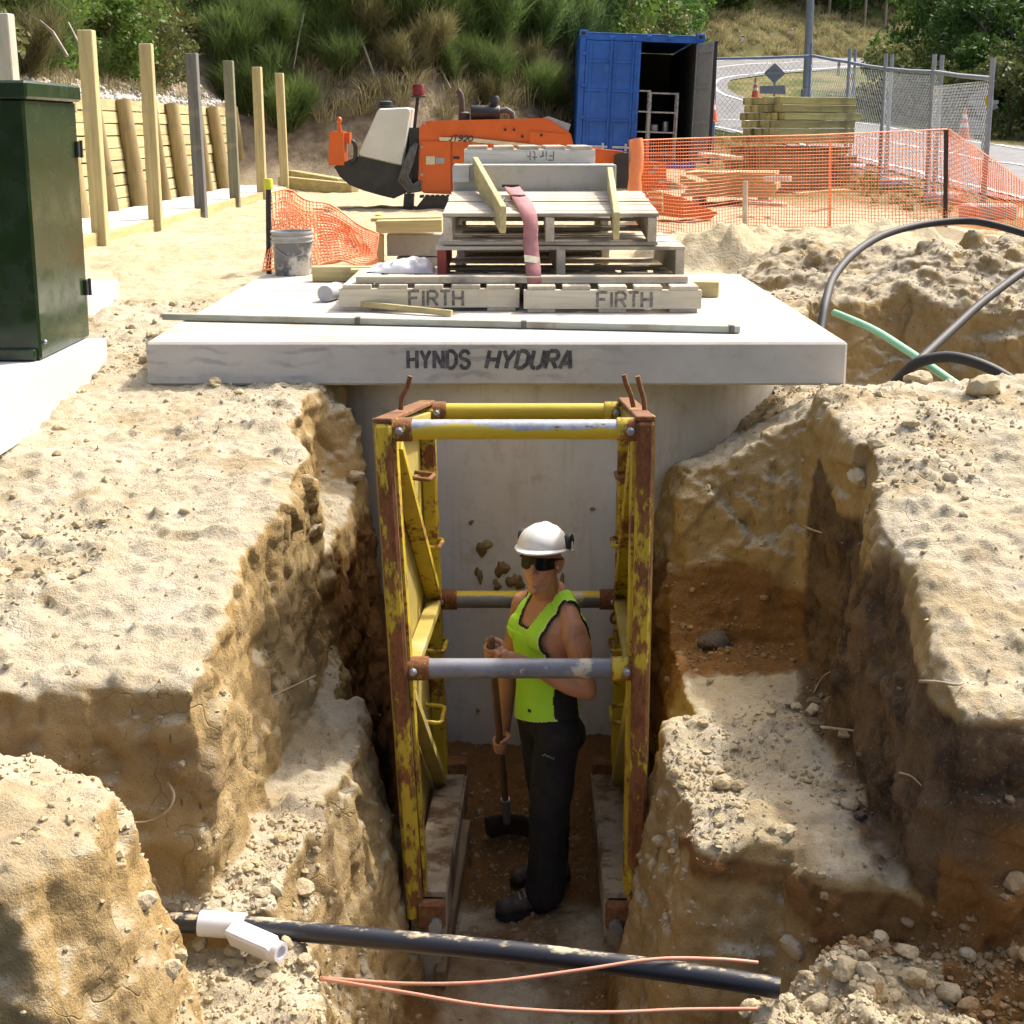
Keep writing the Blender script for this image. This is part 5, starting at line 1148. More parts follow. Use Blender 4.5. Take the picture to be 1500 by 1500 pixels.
# ---------------------------------------------------------------- drilling rig
MAT['orange'] = M_simple('orange_paint', (.62, .115, .012), (.56, .10, .01), 3, .38, bump=.03, dirt=(.40, .25, .13), dscale=5, damt=(.60, .82))
MAT['tankplastic'] = M_simple('white_tank_plastic', (.60, .60, .54), (.54, .54, .48), 3, .45, bump=.04)
MAT['cream'] = M_simple('cream_stripe', (.70, .62, .42), None, 3, .5, bump=0)
MAT['red_lamp'] = M_simple('red_lamp', (.20, .015, .02), (.16, .012, .015), 4, .25, bump=0)
MAT['greyhose'] = M_simple('grey_hose', (.09, .09, .085), (.06, .06, .055), 9, .6)
YG = 20.0
rg = thing('drill_rig', tuple(W(640, 306, YG)), 'orange horizontal drilling rig with a white water tank and red beacon', 'drill rig')
def polyx(name, pts, Y, depth, mat, bev=0, par=rg, **k):
    m = MB(); m.prism([W(x, y, Y) for x, y in pts], (0, depth, 0)); return m.build(name, MAT[mat], par, **k)
polyx('engine_hood', [(619, 180), (626, 177), (797, 173), (806, 176), (836, 196), (841, 216), (842, 250), (668, 285), (622, 283), (613, 278), (614, 188)], YG, 1.15, 'orange')
polyx('side_panel', [(616, 207), (660, 207), (660, 279), (622, 281), (612, 275)], YG-.03, .03, 'orange')
polyx('side_panel', [(663, 207), (773, 213), (773, 262), (663, 278)], YG-.03, .03, 'orange')
polyx('side_panel', [(776, 192), (833, 197), (838, 216), (838, 248), (776, 260)], YG-.025, .025, 'orange')
polyx('stripe', [(643, 201), (690, 202), (806, 214), (805, 217), (690, 208), (644, 206)], YG-.045, .012, 'cream')
p = W(656, 206, YG-.06); lettering('JT920', (p.x, p.y, p.z), (1, 0, -.03), (0, 0, 1), .075, .055, .018, .016, .25).build('lettering', MAT['black'], rg)
polyx('warning_label', [(624, 229), (637, 229), (637, 241), (624, 241)], YG-.042, .01, 'cream'); polyx('warning_label', [(638, 231), (651, 231), (651, 240), (638, 240)], YG-.042, .01, 'steel')
polyx('hood_grille', [(664, 229), (673, 229), (673, 233), (664, 233)], YG-.04, .01, 'black')
polyx('control_hood', [(797, 172), (803, 170), (836, 182), (832, 195), (824, 196), (808, 186)], YG+.05, .9, 'steel'); polyx('control_screen', [(806, 180), (823, 192), (818, 194), (808, 189)], YG+.03, .03, 'black')
for (x, y) in ((622, 181), (618, 215), (618, 256), (765, 200), (793, 198), (740, 190), (753, 190)):
    m = MB(); m.lathe([(.022, 0), (.022, .012)], W(x, y, YG-.031), (0, -1, 0), 8); m.build('catch', MAT['steel'] if x < 630 else MAT['black'], rg)
# boom to the right
polyx('boom', [(838, 214), (915, 222), (903, 244), (842, 262)], YG+.15, .7, 'orange'); polyx('boom_box', [(901, 227), (906, 224), (921, 224), (922, 276), (900, 276)], YG+.0, .7, 'black')
# frame, tub, tank
polyx('frame', [(599, 187), (614, 187), (614, 276), (600, 272)], YG+.05, .9, 'black')
tub = []
for (x, y) in ((489, 244), (524, 229), (600, 243), (604, 262), (596, 282), (577, 291), (556, 286), (532, 279), (512, 271), (498, 259)): tub.append((x, y))
polyx('tub', tub, YG-.05, 1.1, 'black')
m = MB(); 
tp = [(552, 163), (556, 159), (598, 157), (602, 160), (601, 170), (589, 243), (586, 243), (526, 229), (524, 226)]
V = [W(x, y, YG-.1) for x, y in tp]; c = sum(V, Vector())/len(V); m.add([v.lerp(c, .05) for v in V]+[v+Vector((0, .06, 0)) for v in V]+[v+Vector((0, .9, 0)) for v in V], [tuple(range(9))[::-1]]+[(a*9+i, a*9+(i+1) % 9, a*9+9+(i+1) % 9, a*9+9+i) for a in (0, 1) for i in range(9)]+[tuple(range(18, 27))]); wt = m.build('water_tank', MAT['tankplastic'], rg, smooth=35)
m = MB(); m.lathe([(.13, 0), (.13, .03), (.10, .035), (.10, .085), (.07, .10)], W(565, 158, YG+.3), n=16); m.build('tank_cap', MAT['black'], wt, smooth=40)
polyx('front_box', [(482, 196), (485, 192), (503, 193), (504, 242), (481, 242)], YG-.1, .5, 'orange'); polyx('side_box', [(504, 194), (512, 194), (512, 210), (504, 210)], YG, .3, 'orange')
m = MB(); m.tube([W(498, 194, YG), W(497, 182, YG)], .028, 8); m.ell(W(497, 176, YG), (.04, .04, .05)); m.build('lever', MAT['orange'], rg, smooth=50)
m = MB(); m.tube([W(516+5*math.sin(t), 222+15*math.cos(t), YG-.08) for t in np.linspace(-.4, 3.4, 10)], .03, 8); m.build('hose', MAT['rubber'], rg, smooth=60)
for k in range(4): m = MB(); m.tube([W(610-2*k, 210+2*k, YG-.06), W(603-3*k, 238, YG-.12-.03*k), W(596-4*k, 258+2*k, YG-.14), W(604-2*k, 272+3*k, YG-.1), W(616, 266+4*k, YG-.05)], .028, 8); m.build('hose', MAT['greyhose'], rg, smooth=60)
m = MB(); m.tube([W(607, 188, YG+.2), W(612, 142, YG+.2)], .025, 8); bp = m.build('beacon_pole', MAT['black'], rg, smooth=50)
bc = W(613, 143, YG+.2); m = MB(); m.lathe([(.11, 0), (.115, .02), (.07, .03)], bc, n=16); m.build('beacon_base', MAT['black'], bp); m = MB(); m.lathe([(.085, .03), (.085, .15), (.075, .185), (.05, .19)], bc, n=16); m.build('beacon_lens', MAT['red_lamp'], bp, smooth=40)
m = MB(); m.lathe([(.09, -.02), (.085, .12), (.055, .14)], W(680, 178, YG+.4), n=14); m.tube([W(677, 172, YG+.4), W(676, 145, YG+.4), W(674, 137, YG+.4), W(670, 132, YG+.4)], .045, 12); m.build('exhaust', M_simple('exhaust', (.05, .045, .04), (.08, .06, .045), 8, .7), rg, smooth=50)
m = MB(); m.lathe([(.10, 0), (.115, .02), (.115, .40), (.10, .42)], W(690, 166, YG+.3), (1, 0, 0), 16); ac = m.build('air_cleaner', MAT['black'], rg, smooth=40)
m = MB(); m.lathe([(.04, 0), (.04, .06), (.08, .07), (.08, .13), (.06, .17)], W(724, 158, YG+.3), n=14); m.build('intake_cap', MAT['black'], ac, smooth=40); m = MB(); m.tube([W(732, 163, YG+.3), W(742, 161, YG+.3), W(750, 166, YG+.3), W(752, 178, YG+.3)], .045, 10); m.build('intake_pipe', MAT['greyhose'], ac, smooth=60)
polyx('stabiliser', [(592, 284), (606, 284), (605, 306), (590, 308)], YG-.1, .2, 'black'); polyx('stabiliser_foot', [(582, 312), (600, 313), (612, 307), (590, 306)], YG-.2, .35, 'black')
tr = MB(); tc = [(622, 288), (735, 288), (748, 302), (735, 317), (622, 317), (610, 303)]
tr.prism([W(x, y, YG-.12) for x, y in tc], (0, .28, 0)); tk = tr.build('track', MAT['rubber'], rg)
for k in range(16): m = MB(); m.box(W(618+7.6*k, 287.5, YG+.02), (.05, .30, .035)); m.build('track_pad', MAT['rubber'], tk)
# orange backing plate and guard, right of the pallets
ob = thing('orange_carriage', tuple(W(960, 300, 17.5)), 'orange steel carriage with a wire guard behind the barrier net', 'machine part')
polyx('carriage_plate', [(938, 240), (944, 236), (976, 238), (977, 276), (940, 278)], 17.5, .25, 'orange', par=ob)
polyx('carriage_foot', [(944, 276), (1002, 290), (1052, 312), (1040, 322), (985, 318), (946, 312)], 17.4, .35, 'orange', par=ob)
for (x, y) in ((957, 242), (965, 264), (950, 250)): polyx('carriage_plate', [(x, y), (x+9, y), (x+9, y+4), (x, y+5)], 17.46, .04, 'steel', par=ob)
for k in range(3):
    m = MB(); y = 283+8*k; m.tube([W(948, y, 16.9), W(950, y-2, 16.8), W(968, y-2, 16.8), W(971, y, 16.9), W(971, y+12, 16.9)], .012, 6); m.build('guard_rod', MAT['cream'], ob, smooth=60)
# ---------------------------------------------------------------- container
MAT['blue'] = M_paint_rust('blue_paint', (.018, .125, .50), (.05, .03, .03), amt=(.64, .70), scale=6, rough=.5, dust=(.055, .18, .52))
MAT['int'] = M_simple('container_inside', (.10, .10, .095), (.07, .07, .065), 3, .8)
MAT['intdoor'] = M_simple('grey_door_paint', (.30, .30, .28), (.25, .25, .235), 4, .6, dirt=(.16, .12, .09), damt=(.6, .75))
cn0 = W(842, 243, 28.0)
ct = thing('shipping_container', tuple(cn0), 'blue shipping container with its right door swung open', 'container')
ct.rotation_euler = (0, math.radians(2.0), math.radians(-1.2)); 
WMC = Matrix.Translation(cn0) @ ct.rotation_euler.to_matrix().to_4x4(); _WM[ct.name] = WMC
CW, CH, CD = 2.44, 2.62, 6.0
def cpart(name, boxes, mat, par=None, bev=.006, **k):
    m = MB()
    for c, s in boxes: m.box(c, s, bev=bev)
    o = m.build(name, MAT[mat], par or ct, local=True, **k); return o
cpart('corner_post', [((.06, .06, CH/2), (.12, .12, CH))], 'blue'); cpart('corner_post', [((CW-.06, .06, CH/2), (.12, .12, CH))], 'blue')
cpart('header', [((CW/2, .06, CH-.075), (CW-.24, .12, .148))], 'blue'); cpart('sill', [((CW/2, .06, .07), (CW-.24, .12, .14))], 'blue')
m = MB()
for x in (.02, CW-.02):   # corrugated sides
    row0 = []; n = 48
    for i in range(n+1):
        y = .12+(CD-.12)*i/n; o = (.0, .036, .036, 0)[i % 4]*(1 if x < 1 else -1); row0.append((x+o, y))
    m.grid([[Vector((a, b, .1)) for a, b in row0], [Vector((a, b, CH-.05)) for a, b in row0]])
m.build('side_wall', [MAT['blue']], ct, local=True)
cpart('inner_wall', [((.08, CD/2+.1, CH/2), (.02, CD-.3, CH-.2))], 'int'); cpart('inner_wall', [((CW-.08, CD/2+.1, CH/2), (.02, CD-.3, CH-.2))], 'int')
cpart('roof', [((CW/2, CD/2, CH-.02), (CW-.04, CD, .03))], 'blue'); cpart('floor', [((CW/2, CD/2, .15), (CW-.2, CD-.2, .04))], 'int'); cpart('back_wall', [((CW/2, CD-.03, CH/2), (CW-.1, .04, CH-.1))], 'int')
cpart('roof_beam', [((.05, CD/2, CH-.05), (.10, CD-.1, .1))], 'blue')
for x in (.06, CW-.06): cpart('corner_casting', [((x, .055, CH-.03), (.17, .16, .13))], 'blue'); cpart('casting_hole', [((x, -.027, CH-.03), (.075, .006, .06))], 'black', bev=0)
DW = (CW-.24)/2
dl = cpart('door', [((.12+DW/2, -.0, CH/2), (DW-.01, .04, CH-.32))], 'blue')
for z in (.36, .86, 1.36, 1.86, 2.30): 
    b = .42 if z < 2.2 else .12
    cpart('door_panel', [((.12+DW/2-.27, -.03, z+.02), (.36, .03, b-.06)), ((.12+DW/2+.20, -.03, z+.02), (.36, .03, b-.06))], 'blue', dl, bev=.014, kind='stuff') if False else None
for z in (.32, .92, 1.50, 2.06):
    for xx in (.36, .90): cpart('door_rib', [((xx, -.034, z), (.46, .035, .055))], 'blue', dl, bev=.012)
for xx in (.22, .70, 1.12): cpart('door_rib', [((xx, -.028, CH/2), (.06, .025, CH-.36))], 'blue', dl, bev=.008)
for xx in (.62, 1.06):
    m = MB(); m.tube([(xx, -.075, .08), (xx, -.075, CH-.10)], .021, 10); rod = m.build('lock_rod', MAT['blue'], dl, local=True, smooth=50)
    cpart('rod_keeper', [((xx, -.075, CH-.1), (.09, .06, .07))], 'blue', rod); cpart('rod_keeper', [((xx, -.075, .14), (.09, .06, .07))], 'blue', rod)
for xx in (.40, .86): cpart('handle', [((xx+.05, -.10, .40), (.36, .03, .045)), ((xx+.14, -.10, .40), (.05, .035, .15))], 'white_x' if xx < .5 else 'white_x', dl)
for xx in (1.36, 1.78): cpart('rod_keeper', [((xx, -.02, CH-.06), (.10, .08, .07))], 'blue', ct)
for k in range(4): cpart('hinge', [((.10, -.03, .35+.62*k), (.10, .04, .07))], 'blue', ct)
# open door: hinged at the right post, swung most of the way out
hg = Vector((CW-.10, -.02, 0)); dv = Vector((.20, -1.0, 0)).normalized(); dn = Vector((-dv.y, dv.x, 0)); R3 = Matrix((dv, dn, UP)).transposed()
def dpart(name, boxes, mat, par=None):
    m = MB()
    for (u, n_, z), s in boxes: m.box(hg + dv*u + dn*n_ + UP*z, s, R3, .006)
    return m.build(name, MAT[mat], par or ct, local=True)
d2 = dpart('door', [((DW/2, 0, CH/2), (DW, .04, CH-.32))], 'intdoor', None); d2['label'] = 'grey inner face of the opened right door'
for z in (.25, .95, 1.62, 2.30): dpart('door_rib', [((DW/2, -.03, z), (DW-.16, .03, .07))], 'intdoor', d2)
for u in (.05, DW-.05): dpart('door_rib', [((u, -.032, CH/2), (.06, .025, CH-.36))], 'intdoor', d2)
dpart('door_seal', [((DW+.01, 0, CH/2), (.03, .06, CH-.3))], 'black', d2); dpart('door_skin', [((DW/2, .03, CH/2), (DW, .02, CH-.32))], 'blue', d2)
# racks inside
MAT['chrome'] = M_simple('rack_wire', (.55, .55, .56), (.45, .45, .46), 5, .3, .6, 0)
def rack(x, y, lb, w=.55, d=.45, h=1.35):
    t = thing('wire_rack', tuple(WMC @ Vector((x, y, .172))), lb, 'rack'); t.rotation_euler = ct.rotation_euler; _WM[t.name] = Matrix.Translation(WMC @ Vector((x, y, .172))) @ ct.rotation_euler.to_matrix().to_4x4()
    for dx in (0, w):
        for dy in (0, d): m = MB(); m.box((dx, dy, h/2), (.035, .035, h)); m.build('upright', MAT['chrome'], t, local=True)
    for z in (.12, .55, .95, h-.02): m = MB(); m.box((w/2, d/2, z), (w, d, .03)); m.build('shelf', MAT['chrome'], t, local=True)
    return t
rack(1.50, .55, 'chrome shelving rack just inside the container, nearest the open door', .55, .45, 1.35); rack(1.20, .35, 'narrow chrome rack in the middle of the container opening', .26, .4, 1.38); rack(.98, 1.2, 'chrome rack deepest in the dark container', .12, .4, 1.5)
for (x, z, s, mt, lb) in ((1.62, .74, (.14, .14, .13), 'white_x', 'pale tin on the middle shelf of the nearest rack'), (1.85, .78, (.12, .12, .20), 'steel', 'small silver can on the middle shelf beside the pale tin')):
    m = MB(); m.lathe([(s[0]*.5, 0), (s[0]*.52, .01), (s[0]*.5, s[2])], WMC @ Vector((x, .72, .742)), n=14); o = m.build('tin', MAT[mt], smooth=40); o['label'] = lb; o['category'] = 'tin'
m = MB(); C_ = WMC @ Vector((1.18, .05, .172)); m.lathe([(.13, 0), (.15, .36), (.155, .36), (.155, .40), (.13, .40), (.12, .05)], C_, n=18); o = m.build('paint_bucket', MAT['plinth'], smooth=40); o['label'] = 'grey bucket standing in the container doorway'; o['category'] = 'bucket'
# ---------------------------------------------------------------- timber packs
def pack(name, c, yaw, nx, nz, w, h, L, lb, mat='pine_x', jit=.08, zgap=None):
    t = thing(name, c, lb, 'timber pack', None, yaw)
    for k in range(nz):
        zz = h*(k+.5) + (0 if zgap is None else zgap*(k//zgap_n))
        for i in range(nx):
            if k == nz-1 and nz > 4 and i in (0, 3): continue
            m = MB(); m.box((0, 0, 0), (L*RNG.uniform(.94, 1.0), w-.008, h-.010), bev=.006); o = m.build('plank', MAT[mat], t, local=True)
            o.location = (RNG.uniform(-jit, jit), w*(i-(nx-1)/2), zz); o.rotation_euler = (0, 0, RNG.uniform(-.006, .006))
    return t
zgap_n = 4
MAT['green_x'] = M_wood('greenish_pine', (.40, .36, .15), (.29, .265, .105), 'x', (.20, .18, .08), .22)
a = W(1178, 190, 24.3); g0 = gz(a.x, 25.0)
pack('timber_pack', (a.x+.05, 25.0, g0+.75), math.radians(28), 7, 6, .17, .135, 1.75, 'tall pack of greenish square timbers stacked uppermost behind the orange net', 'green_x')
MAT['mosswood'] = M_wood('mossy_pine', (.34, .28, .13), (.20, .17, .075), 'x', (.10, .09, .05), .2)
pack('timber_pack', (a.x-.05, 25.05, g0-.05), math.radians(26), 7, 5, .17, .15, 1.9, 'lower pack of darker timbers under the greenish pack', 'mosswood', .16)
a = W(1075, 275, 21.6); g0 = gz(a.x, 21.8)
MAT['ply'] = M_wood('plywood', (.56, .42, .22), (.46, .33, .16), 'x', (.36, .27, .15), .08, fine=25)
t = thing('plywood_stack', (a.x, 21.8, g0), 'low stack of plywood sheets behind the orange net', 'plywood', None, math.radians(-14))
for k in range(7):
    m = MB(); m.box((RNG.uniform(-.05, .05), RNG.uniform(-.05, .05), .12+.055*(k+.5)), (1.35, 1.2, .05), bev=.004); m.build('sheet', MAT['ply'], t, local=True)
for dx in (-.5, .5): m = MB(); m.box((dx, 0, .06), (.1, 1.2, .118)); m.build('bearer', MAT['grey_y'], t, local=True)
for (p0, p1, w, h, mt, lb) in ((W(1030, 226, 23), W(1080, 232, 22.2), .25, .06, 'grey_x', 'weathered boards lying beyond the plywood stack'), (W(1005, 262, 19.5), W(1030, 272, 19), .2, .12, 'mosswood', 'brown timber offcut lying left of the plywood'), (W(1165, 285, 19.2), W(1240, 279, 19.8), .12, .05, 'pine_x', 'thin plank lying on the ground in front of the timber packs'), (W(1120, 262, 20.6), W(1158, 262, 20.4), .1, .08, 'white_x', 'white offcut lying on the edge of the plywood'), (W(1090, 297, 18.6), W(1150, 300, 18.2), .14, .05, 'grey_x', 'grey plank lying on the sand in front of the plywood')):
    p0.z = max(p0.z, gz(p0.x, p0.y)+h/2); p1.z = max(p1.z, gz(p1.x, p1.y)+h/2); m = MB(); m.beam(p0, p1, w, h, bev=.006); o = m.build('loose_board', MAT[mt]); o['label'] = lb; o['category'] = 'board'
# ---------------------------------------------------------------- orange barrier net on stakes
bn = thing('barrier_net', (5.0, 15.7, ZG), 'long orange safety net strung across the site on black stakes', 'net')
tp_ = [(922, 206, 15.4), (1000, 203, 15.5), (1092, 200, 15.6), (1180, 198, 15.65), (1280, 194, 15.7), (1390, 189, 15.7)]; bt_ = [(922, 338, 15.0), (1000, 345, 14.8), (1092, 332, 15.3), (1180, 331, 15.5), (1280, 337, 15.4), (1390, 330, 15.6)]
netting('netting', lambda u, v: pl_(tp_, u).lerp(pl_(bt_, u), v) + Vector((0, .05*math.sin(8*u+2*v), .012*math.sin(19*u)*v)), 108, 28, MAT['net'], bn, .0046, 4)
tp3 = [(1390, 189, 15.7), (1430, 215, 15.2), (1470, 246, 14.6), (1530, 292, 13.6)]; bt3 = [(1390, 330, 15.6), (1430, 333, 15.1), (1470, 338, 14.5), (1530, 356, 13.4)]
netting('netting', lambda u, v: pl_(tp3, u).lerp(pl_(bt3, u), v) + Vector((0, .05*math.sin(6*u+2*v), 0)), 46, 24, MAT['net'], bn, .0045, 4)
m = MB(); rr = [(.055+.012*math.sin(7*k), 0) for k in range(9)]
P = [W(932+2*math.sin(k), 204+14.0*k, 15.35-.02*k) for k in range(9)]
m.tube(P, [.075+.012*math.sin(3*k) for k in range(9)], 9); m.build('net_roll', MAT['net'], bn, smooth=60)
stake(1386, 190, 332, 15.62, 'tall black stake holding the right corner of the orange net', False, 'black', .026)
stake(1092, 265, 318, 15.0, 'short weathered wooden peg in front of the orange net', False, 'pale_x', .028)
stake(1216, 204, 330, 15.75, 'thin stake behind the middle of the orange net', False, 'net', .012)
# ---------------------------------------------------------------- chain-link fence panels
MAT['galv'] = M_simple('fence_galvanised', (.30, .33, .36), (.25, .28, .31), 5, .5, .5, 0)
MAT['tagy'] = M_simple('yellow_tag', (.7, .55, .02), None, 5, .5, bump=0)
fp = [(1440, 84, 18.0), (1368, 80, 21.6), (1296, 79, 25.0), (1243, 72, 27.8), (1187, 64, 31.5), (1042, 83, 33.5)]
FPT = []
for px, ty, Y in fp:
    x = ray(px, 200)[0]*Y; FPT.append(Vector((x, Y, gz(x, Y))))
flab = ['nearest chain-link fence panel, right of the black stake', 'second chain-link fence panel along the road', 'third chain-link fence panel along the road, beyond the timber packs', 'fourth chain-link fence panel, by the light pole', 'farthest chain-link panel running from the light pole to the container']
for i in range(5):
    a, b = FPT[i], FPT[i+1]; d = (b-a).normalized(); tops = [CAMZ+ray(fp[i][0], fp[i][1])[1]*fp[i][2], CAMZ+ray(fp[i+1][0], fp[i+1][1])[1]*fp[i+1][2]]
    if i == 4: tops[1] = W(1042, 70, b.y).z
    t = thing('mesh_fence', tuple((a+b)/2), flab[i], 'fence panel', 'temporary fence panels along the road')
    sd_ = Vector((d.y, -d.x, 0))*.085; a2 = a + d*.13 + sd_; b2 = b - d*.13 - sd_
    for q, tz in ((a2, tops[0]), (b2, tops[1])): m = MB(); m.tube([q+UP*.04, Vector((q.x, q.y, tz))], .036 if i < 3 else .03, 8); m.build('post', MAT['galv'], t, smooth=50)
    h0, h1 = tops[0]-.26, tops[1]-.26
    mid = (a2+b2)/2; m = MB(); m.tube([Vector((a2.x, a2.y, h0)), Vector((mid.x, mid.y, (h0+h1)/2-.012)), Vector((b2.x, b2.y, h1))], .032, 8); m.build('top_rail', MAT['galv'], t, smooth=50)
    m = MB(); m.tube([a2+UP*.12, b2+UP*.12], .02, 6); m.build('bottom_rail', MAT['galv'], t, smooth=50)
    m = MB(); L = (b2-a2).length; H_ = h0-a2.z-.15; st = .085 if i < 2 else .14; n = int((L+H_)/st)
    for k in range(n):     # diagonal wires, both ways
        s = k*st
        for fl in (0, 1):
            u0, v0 = (s, 0) if s < L else (L, s-L); u1, v1 = (s-H_, H_) if s > H_ else (0, s)
            if fl: u0, u1 = L-u0, L-u1
            q0 = a2.lerp(b2, u0/L)+UP*(.13+v0); q1 = a2.lerp(b2, u1/L)+UP*(.13+v1); m.tube([q0, q1], .0028, 3, False)
    o = m.build('chain_link_mesh', MAT['galv'], t)
    if i < 4: q = a2+d*.06; m = MB(); m.box(q+UP*(h0-a.z-.28), (.1, .02, .13)); m.build('yellow_tag', MAT['tagy'], t)
for i, (px, py, Y, lb) in enumerate(((1458, 305, 17.4, 'pale concrete fence foot block nearest the camera, right of the post'), (1421, 309, 17.5, 'small concrete foot block left of the nearest fence post'), (1382, 277, 20.4, 'concrete foot block of the second fence post'), (1310, 257, 23.6, 'concrete foot block of the third fence post, behind the net'), (1252, 238, 27.0, 'farthest concrete foot block, beside the timber packs'))):
    x = ray(px, py)[0]*Y; m = MB(); m.box((0, 0, .1), (.50 if i != 1 else .2, .26, .2), bev=.03); o = bpy.data.objects.new('fence_block', m.mesh('fence_block', MAT['plinth'])); o.location = (x, Y, gz(x, Y)-.01); o.rotation_euler = (0, 0, .2*i); put(o, None, lb, 'block', 'concrete fence feet')
# ---------------------------------------------------------------- road
def ribbon(name, cl, w, dz, mat, off=0.0, label=None, kind='structure', dash=None):
    P = [Vector((x, y, 0)) for x, y in cl]; Q = []
    for i in range(len(P)-1):
        a = P[max(i-1, 0)]; b = P[i]; c = P[i+1]; d = P[min(i+2, len(P)-1)]
        for k in range(14):
            t = k/14; Q.append(.5*((2*b)+(c-a)*t+(2*a-5*b+4*c-d)*t*t+(3*b-a-3*c+d)*t**3))
    Q.append(P[-1]); m = MB(); rows = []; s = 0
    for i, p in enumerate(Q):
        t = (Q[min(i+1, len(Q)-1)]-Q[max(i-1, 0)]).normalized(); n = Vector((t.y, -t.x, 0)); ns = 9 if w > 1 else 2
        rows.append([p+n*(off+w*(k/(ns-1)-.5)) for k in range(ns)])
    flat = np.array([[q.x, q.y] for r in rows for q in r], np.float32); z = far_z(flat[:, 0], flat[:, 1]) + .03*fbm(flat[:, 0]*.7, flat[:, 1]*.7, flat[:, 0]*0, 3, 5); k = 0
    for r in rows:
        for q in r: q.z = z[k]+dz; k += 1
    if dash is None: m.grid(rows)
    else:
        for i in range(len(rows)-1):
            if (i//dash) % 2 == 0: m.grid(rows[i:i+2])
    return m.build(name, MAT[mat], None, label, kind=kind, smooth=60)
MAT['asphalt'] = M_simple('asphalt', (.165, .165, .17), (.14, .14, .145), 1.2, .85, bump=.3, bscale=80)
MAT['roadpaint'] = M_simple('road_paint', (.75, .75, .73), (.66, .66, .64), 8, .7, bump=0)
CLN = [(11.6, 12), (11.3, 20), (11.1, 30), (10.7, 42), (9.9, 51), (7.8, 58), (6.3, 63.5), (7.2, 69), (10.5, 72.6), (16, 76), (24, 80), (36, 86)]
ribbon('road', CLN, 7.4, .045, 'asphalt', label='grey asphalt road bending back on itself up the hill')
ribbon('road_edge_line', CLN, .16, .06, 'roadpaint', -3.3); ribbon('road_edge_line', CLN, .16, .06, 'roadpaint', 3.1); ribbon('road_centre_line', CLN, .14, .06, 'roadpaint', -.1)
# cones, signs, markers, pole
MAT['cone'] = M_simple('cone_orange', (.75, .13, .025), (.68, .11, .02), 4, .5, bump=0); MAT['conew'] = M_simple('cone_white', (.7, .7, .68), None, 4, .45, bump=0)
def cone(px, yb, yt, Y, lb, slim=False):
    b = W(px, yb, Y); h = W(px, yt, Y).z-b.z; r = h*(.20 if not slim else .13); t = thing('traffic_cone', tuple(b), lb, 'cone', 'orange traffic cones')
    R_ = lambda f: r*(1-.82*f)
    for nm, f0, f1, mt in (('cone_body', .03, .38, 'cone'), ('white_band', .38, .52, 'conew'), ('cone_body', .52, .66, 'cone'), ('white_band', .66, .80, 'conew'), ('cone_tip', .80, 1.0, 'cone')):
        m = MB(); m.lathe([(R_(f0), f0*h), (R_(f1), f1*h)], b, n=14); m.build(nm, MAT[mt], t, smooth=40)
    m = MB(); m.box(b+UP*(.015*h), (r*2.6, r*2.6, .03*h), bev=.01); m.build('cone_base', MAT['cone'], t)
cone(1411, 204, 158, 21.5, 'large traffic cone behind the corner of the orange net'); cone(1217, 153, 132, 46, 'small traffic cone on the grass above the timber packs'); cone(1106, 144, 114, 48, 'traffic cone at the roadside left of the diamond sign'); cone(1042, 178, 132, 30, 'orange and white cone beside the open container door'); cone(1041, 134, 106, 40, 'slim cone half hidden behind the open container door', True)
MAT['signback'] = M_simple('sign_back', (.22, .23, .245), (.19, .2, .21), 4, .6, .3, 0)
def sign(px, yb, Y, plates, lb, tilt=0):
    b = W(px, yb, Y); t = thing('road_sign', tuple(b), lb, 'sign', None); top = max(W(px, min(y for x, y in pl[1]), Y).z for pl in plates)
    m = MB(); m.tube([b-UP*.1, Vector((b.x, b.y, top-.05))], .035, 8); m.build('sign_post', MAT['galv'], t)
    for nm, pts in plates: m = MB(); m.prism([W(x, y, Y-.06) for x, y in pts], (0, .02, 0)); m.build(nm, MAT['signback'], t)
    m = MB(); m.box(W(px, sum(y for x, y in plates[0][1])/len(plates[0][1]), Y-.09), (.5, .03, .06)); m.build('sign_bracket', MAT['galv'], t)
sign(1134, 141, 47, [('sign_plate', [(1135, 92), (1151, 108), (1134, 122), (1119, 107)]), ('sign_plate', [(1113, 126), (1150, 125), (1151, 138), (1113, 137)])], 'grey back of a diamond road sign with a plate below it')
sign(1440, 215, 23, [('sign_plate', [(1444, 127), (1463, 158), (1433, 170), (1420, 143)]), ('sign_plate', [(1418, 172), (1446, 178), (1446, 200), (1418, 194)])], 'grey back of a large tilted diamond sign behind the nearest fence panel')
def marker(px, yb, yt, Y, lb):
    b = W(px, yb, Y); h = W(px, yt, Y).z-b.z; t = thing('marker_post', tuple(b), lb, 'marker post', 'white roadside marker posts'); m = MB(); m.box((b.x, b.y, b.z+h/2), (.14, .05, h), bev=.01); m.build('post_body', MAT['conew'], t)
    m = MB(); m.box((b.x, b.y-.03, b.z+h*.75), (.14, .012, h*.16)); m.build('red_band', MAT['red_lamp'], t)
marker(1228, 111, 91, 66, 'white roadside marker post leaning on the far bend'); marker(1087, 61, 51, 78, 'white marker post above the far leg of the road'); marker(1131, 52, 45, 84, 'distant white marker post among the trees'); marker(1160, 50, 42, 84, 'farthest white marker post under the trees')
b = W(1181, 146, 49); lp_ = thing('light_pole', tuple(b), 'tall grey light pole rising out of the picture on the grass', 'pole'); m = MB(); m.tube([b-UP*.3, b+UP*9], [.15, .10], 12); m.build('pole_shaft', MAT['galv'], lp_, smooth=50)
m = MB(); m.lathe([(.2, 0), (.2, .35), (.16, .37)], b, n=12); m.build('pole_base', MAT['galv'], lp_, smooth=40)
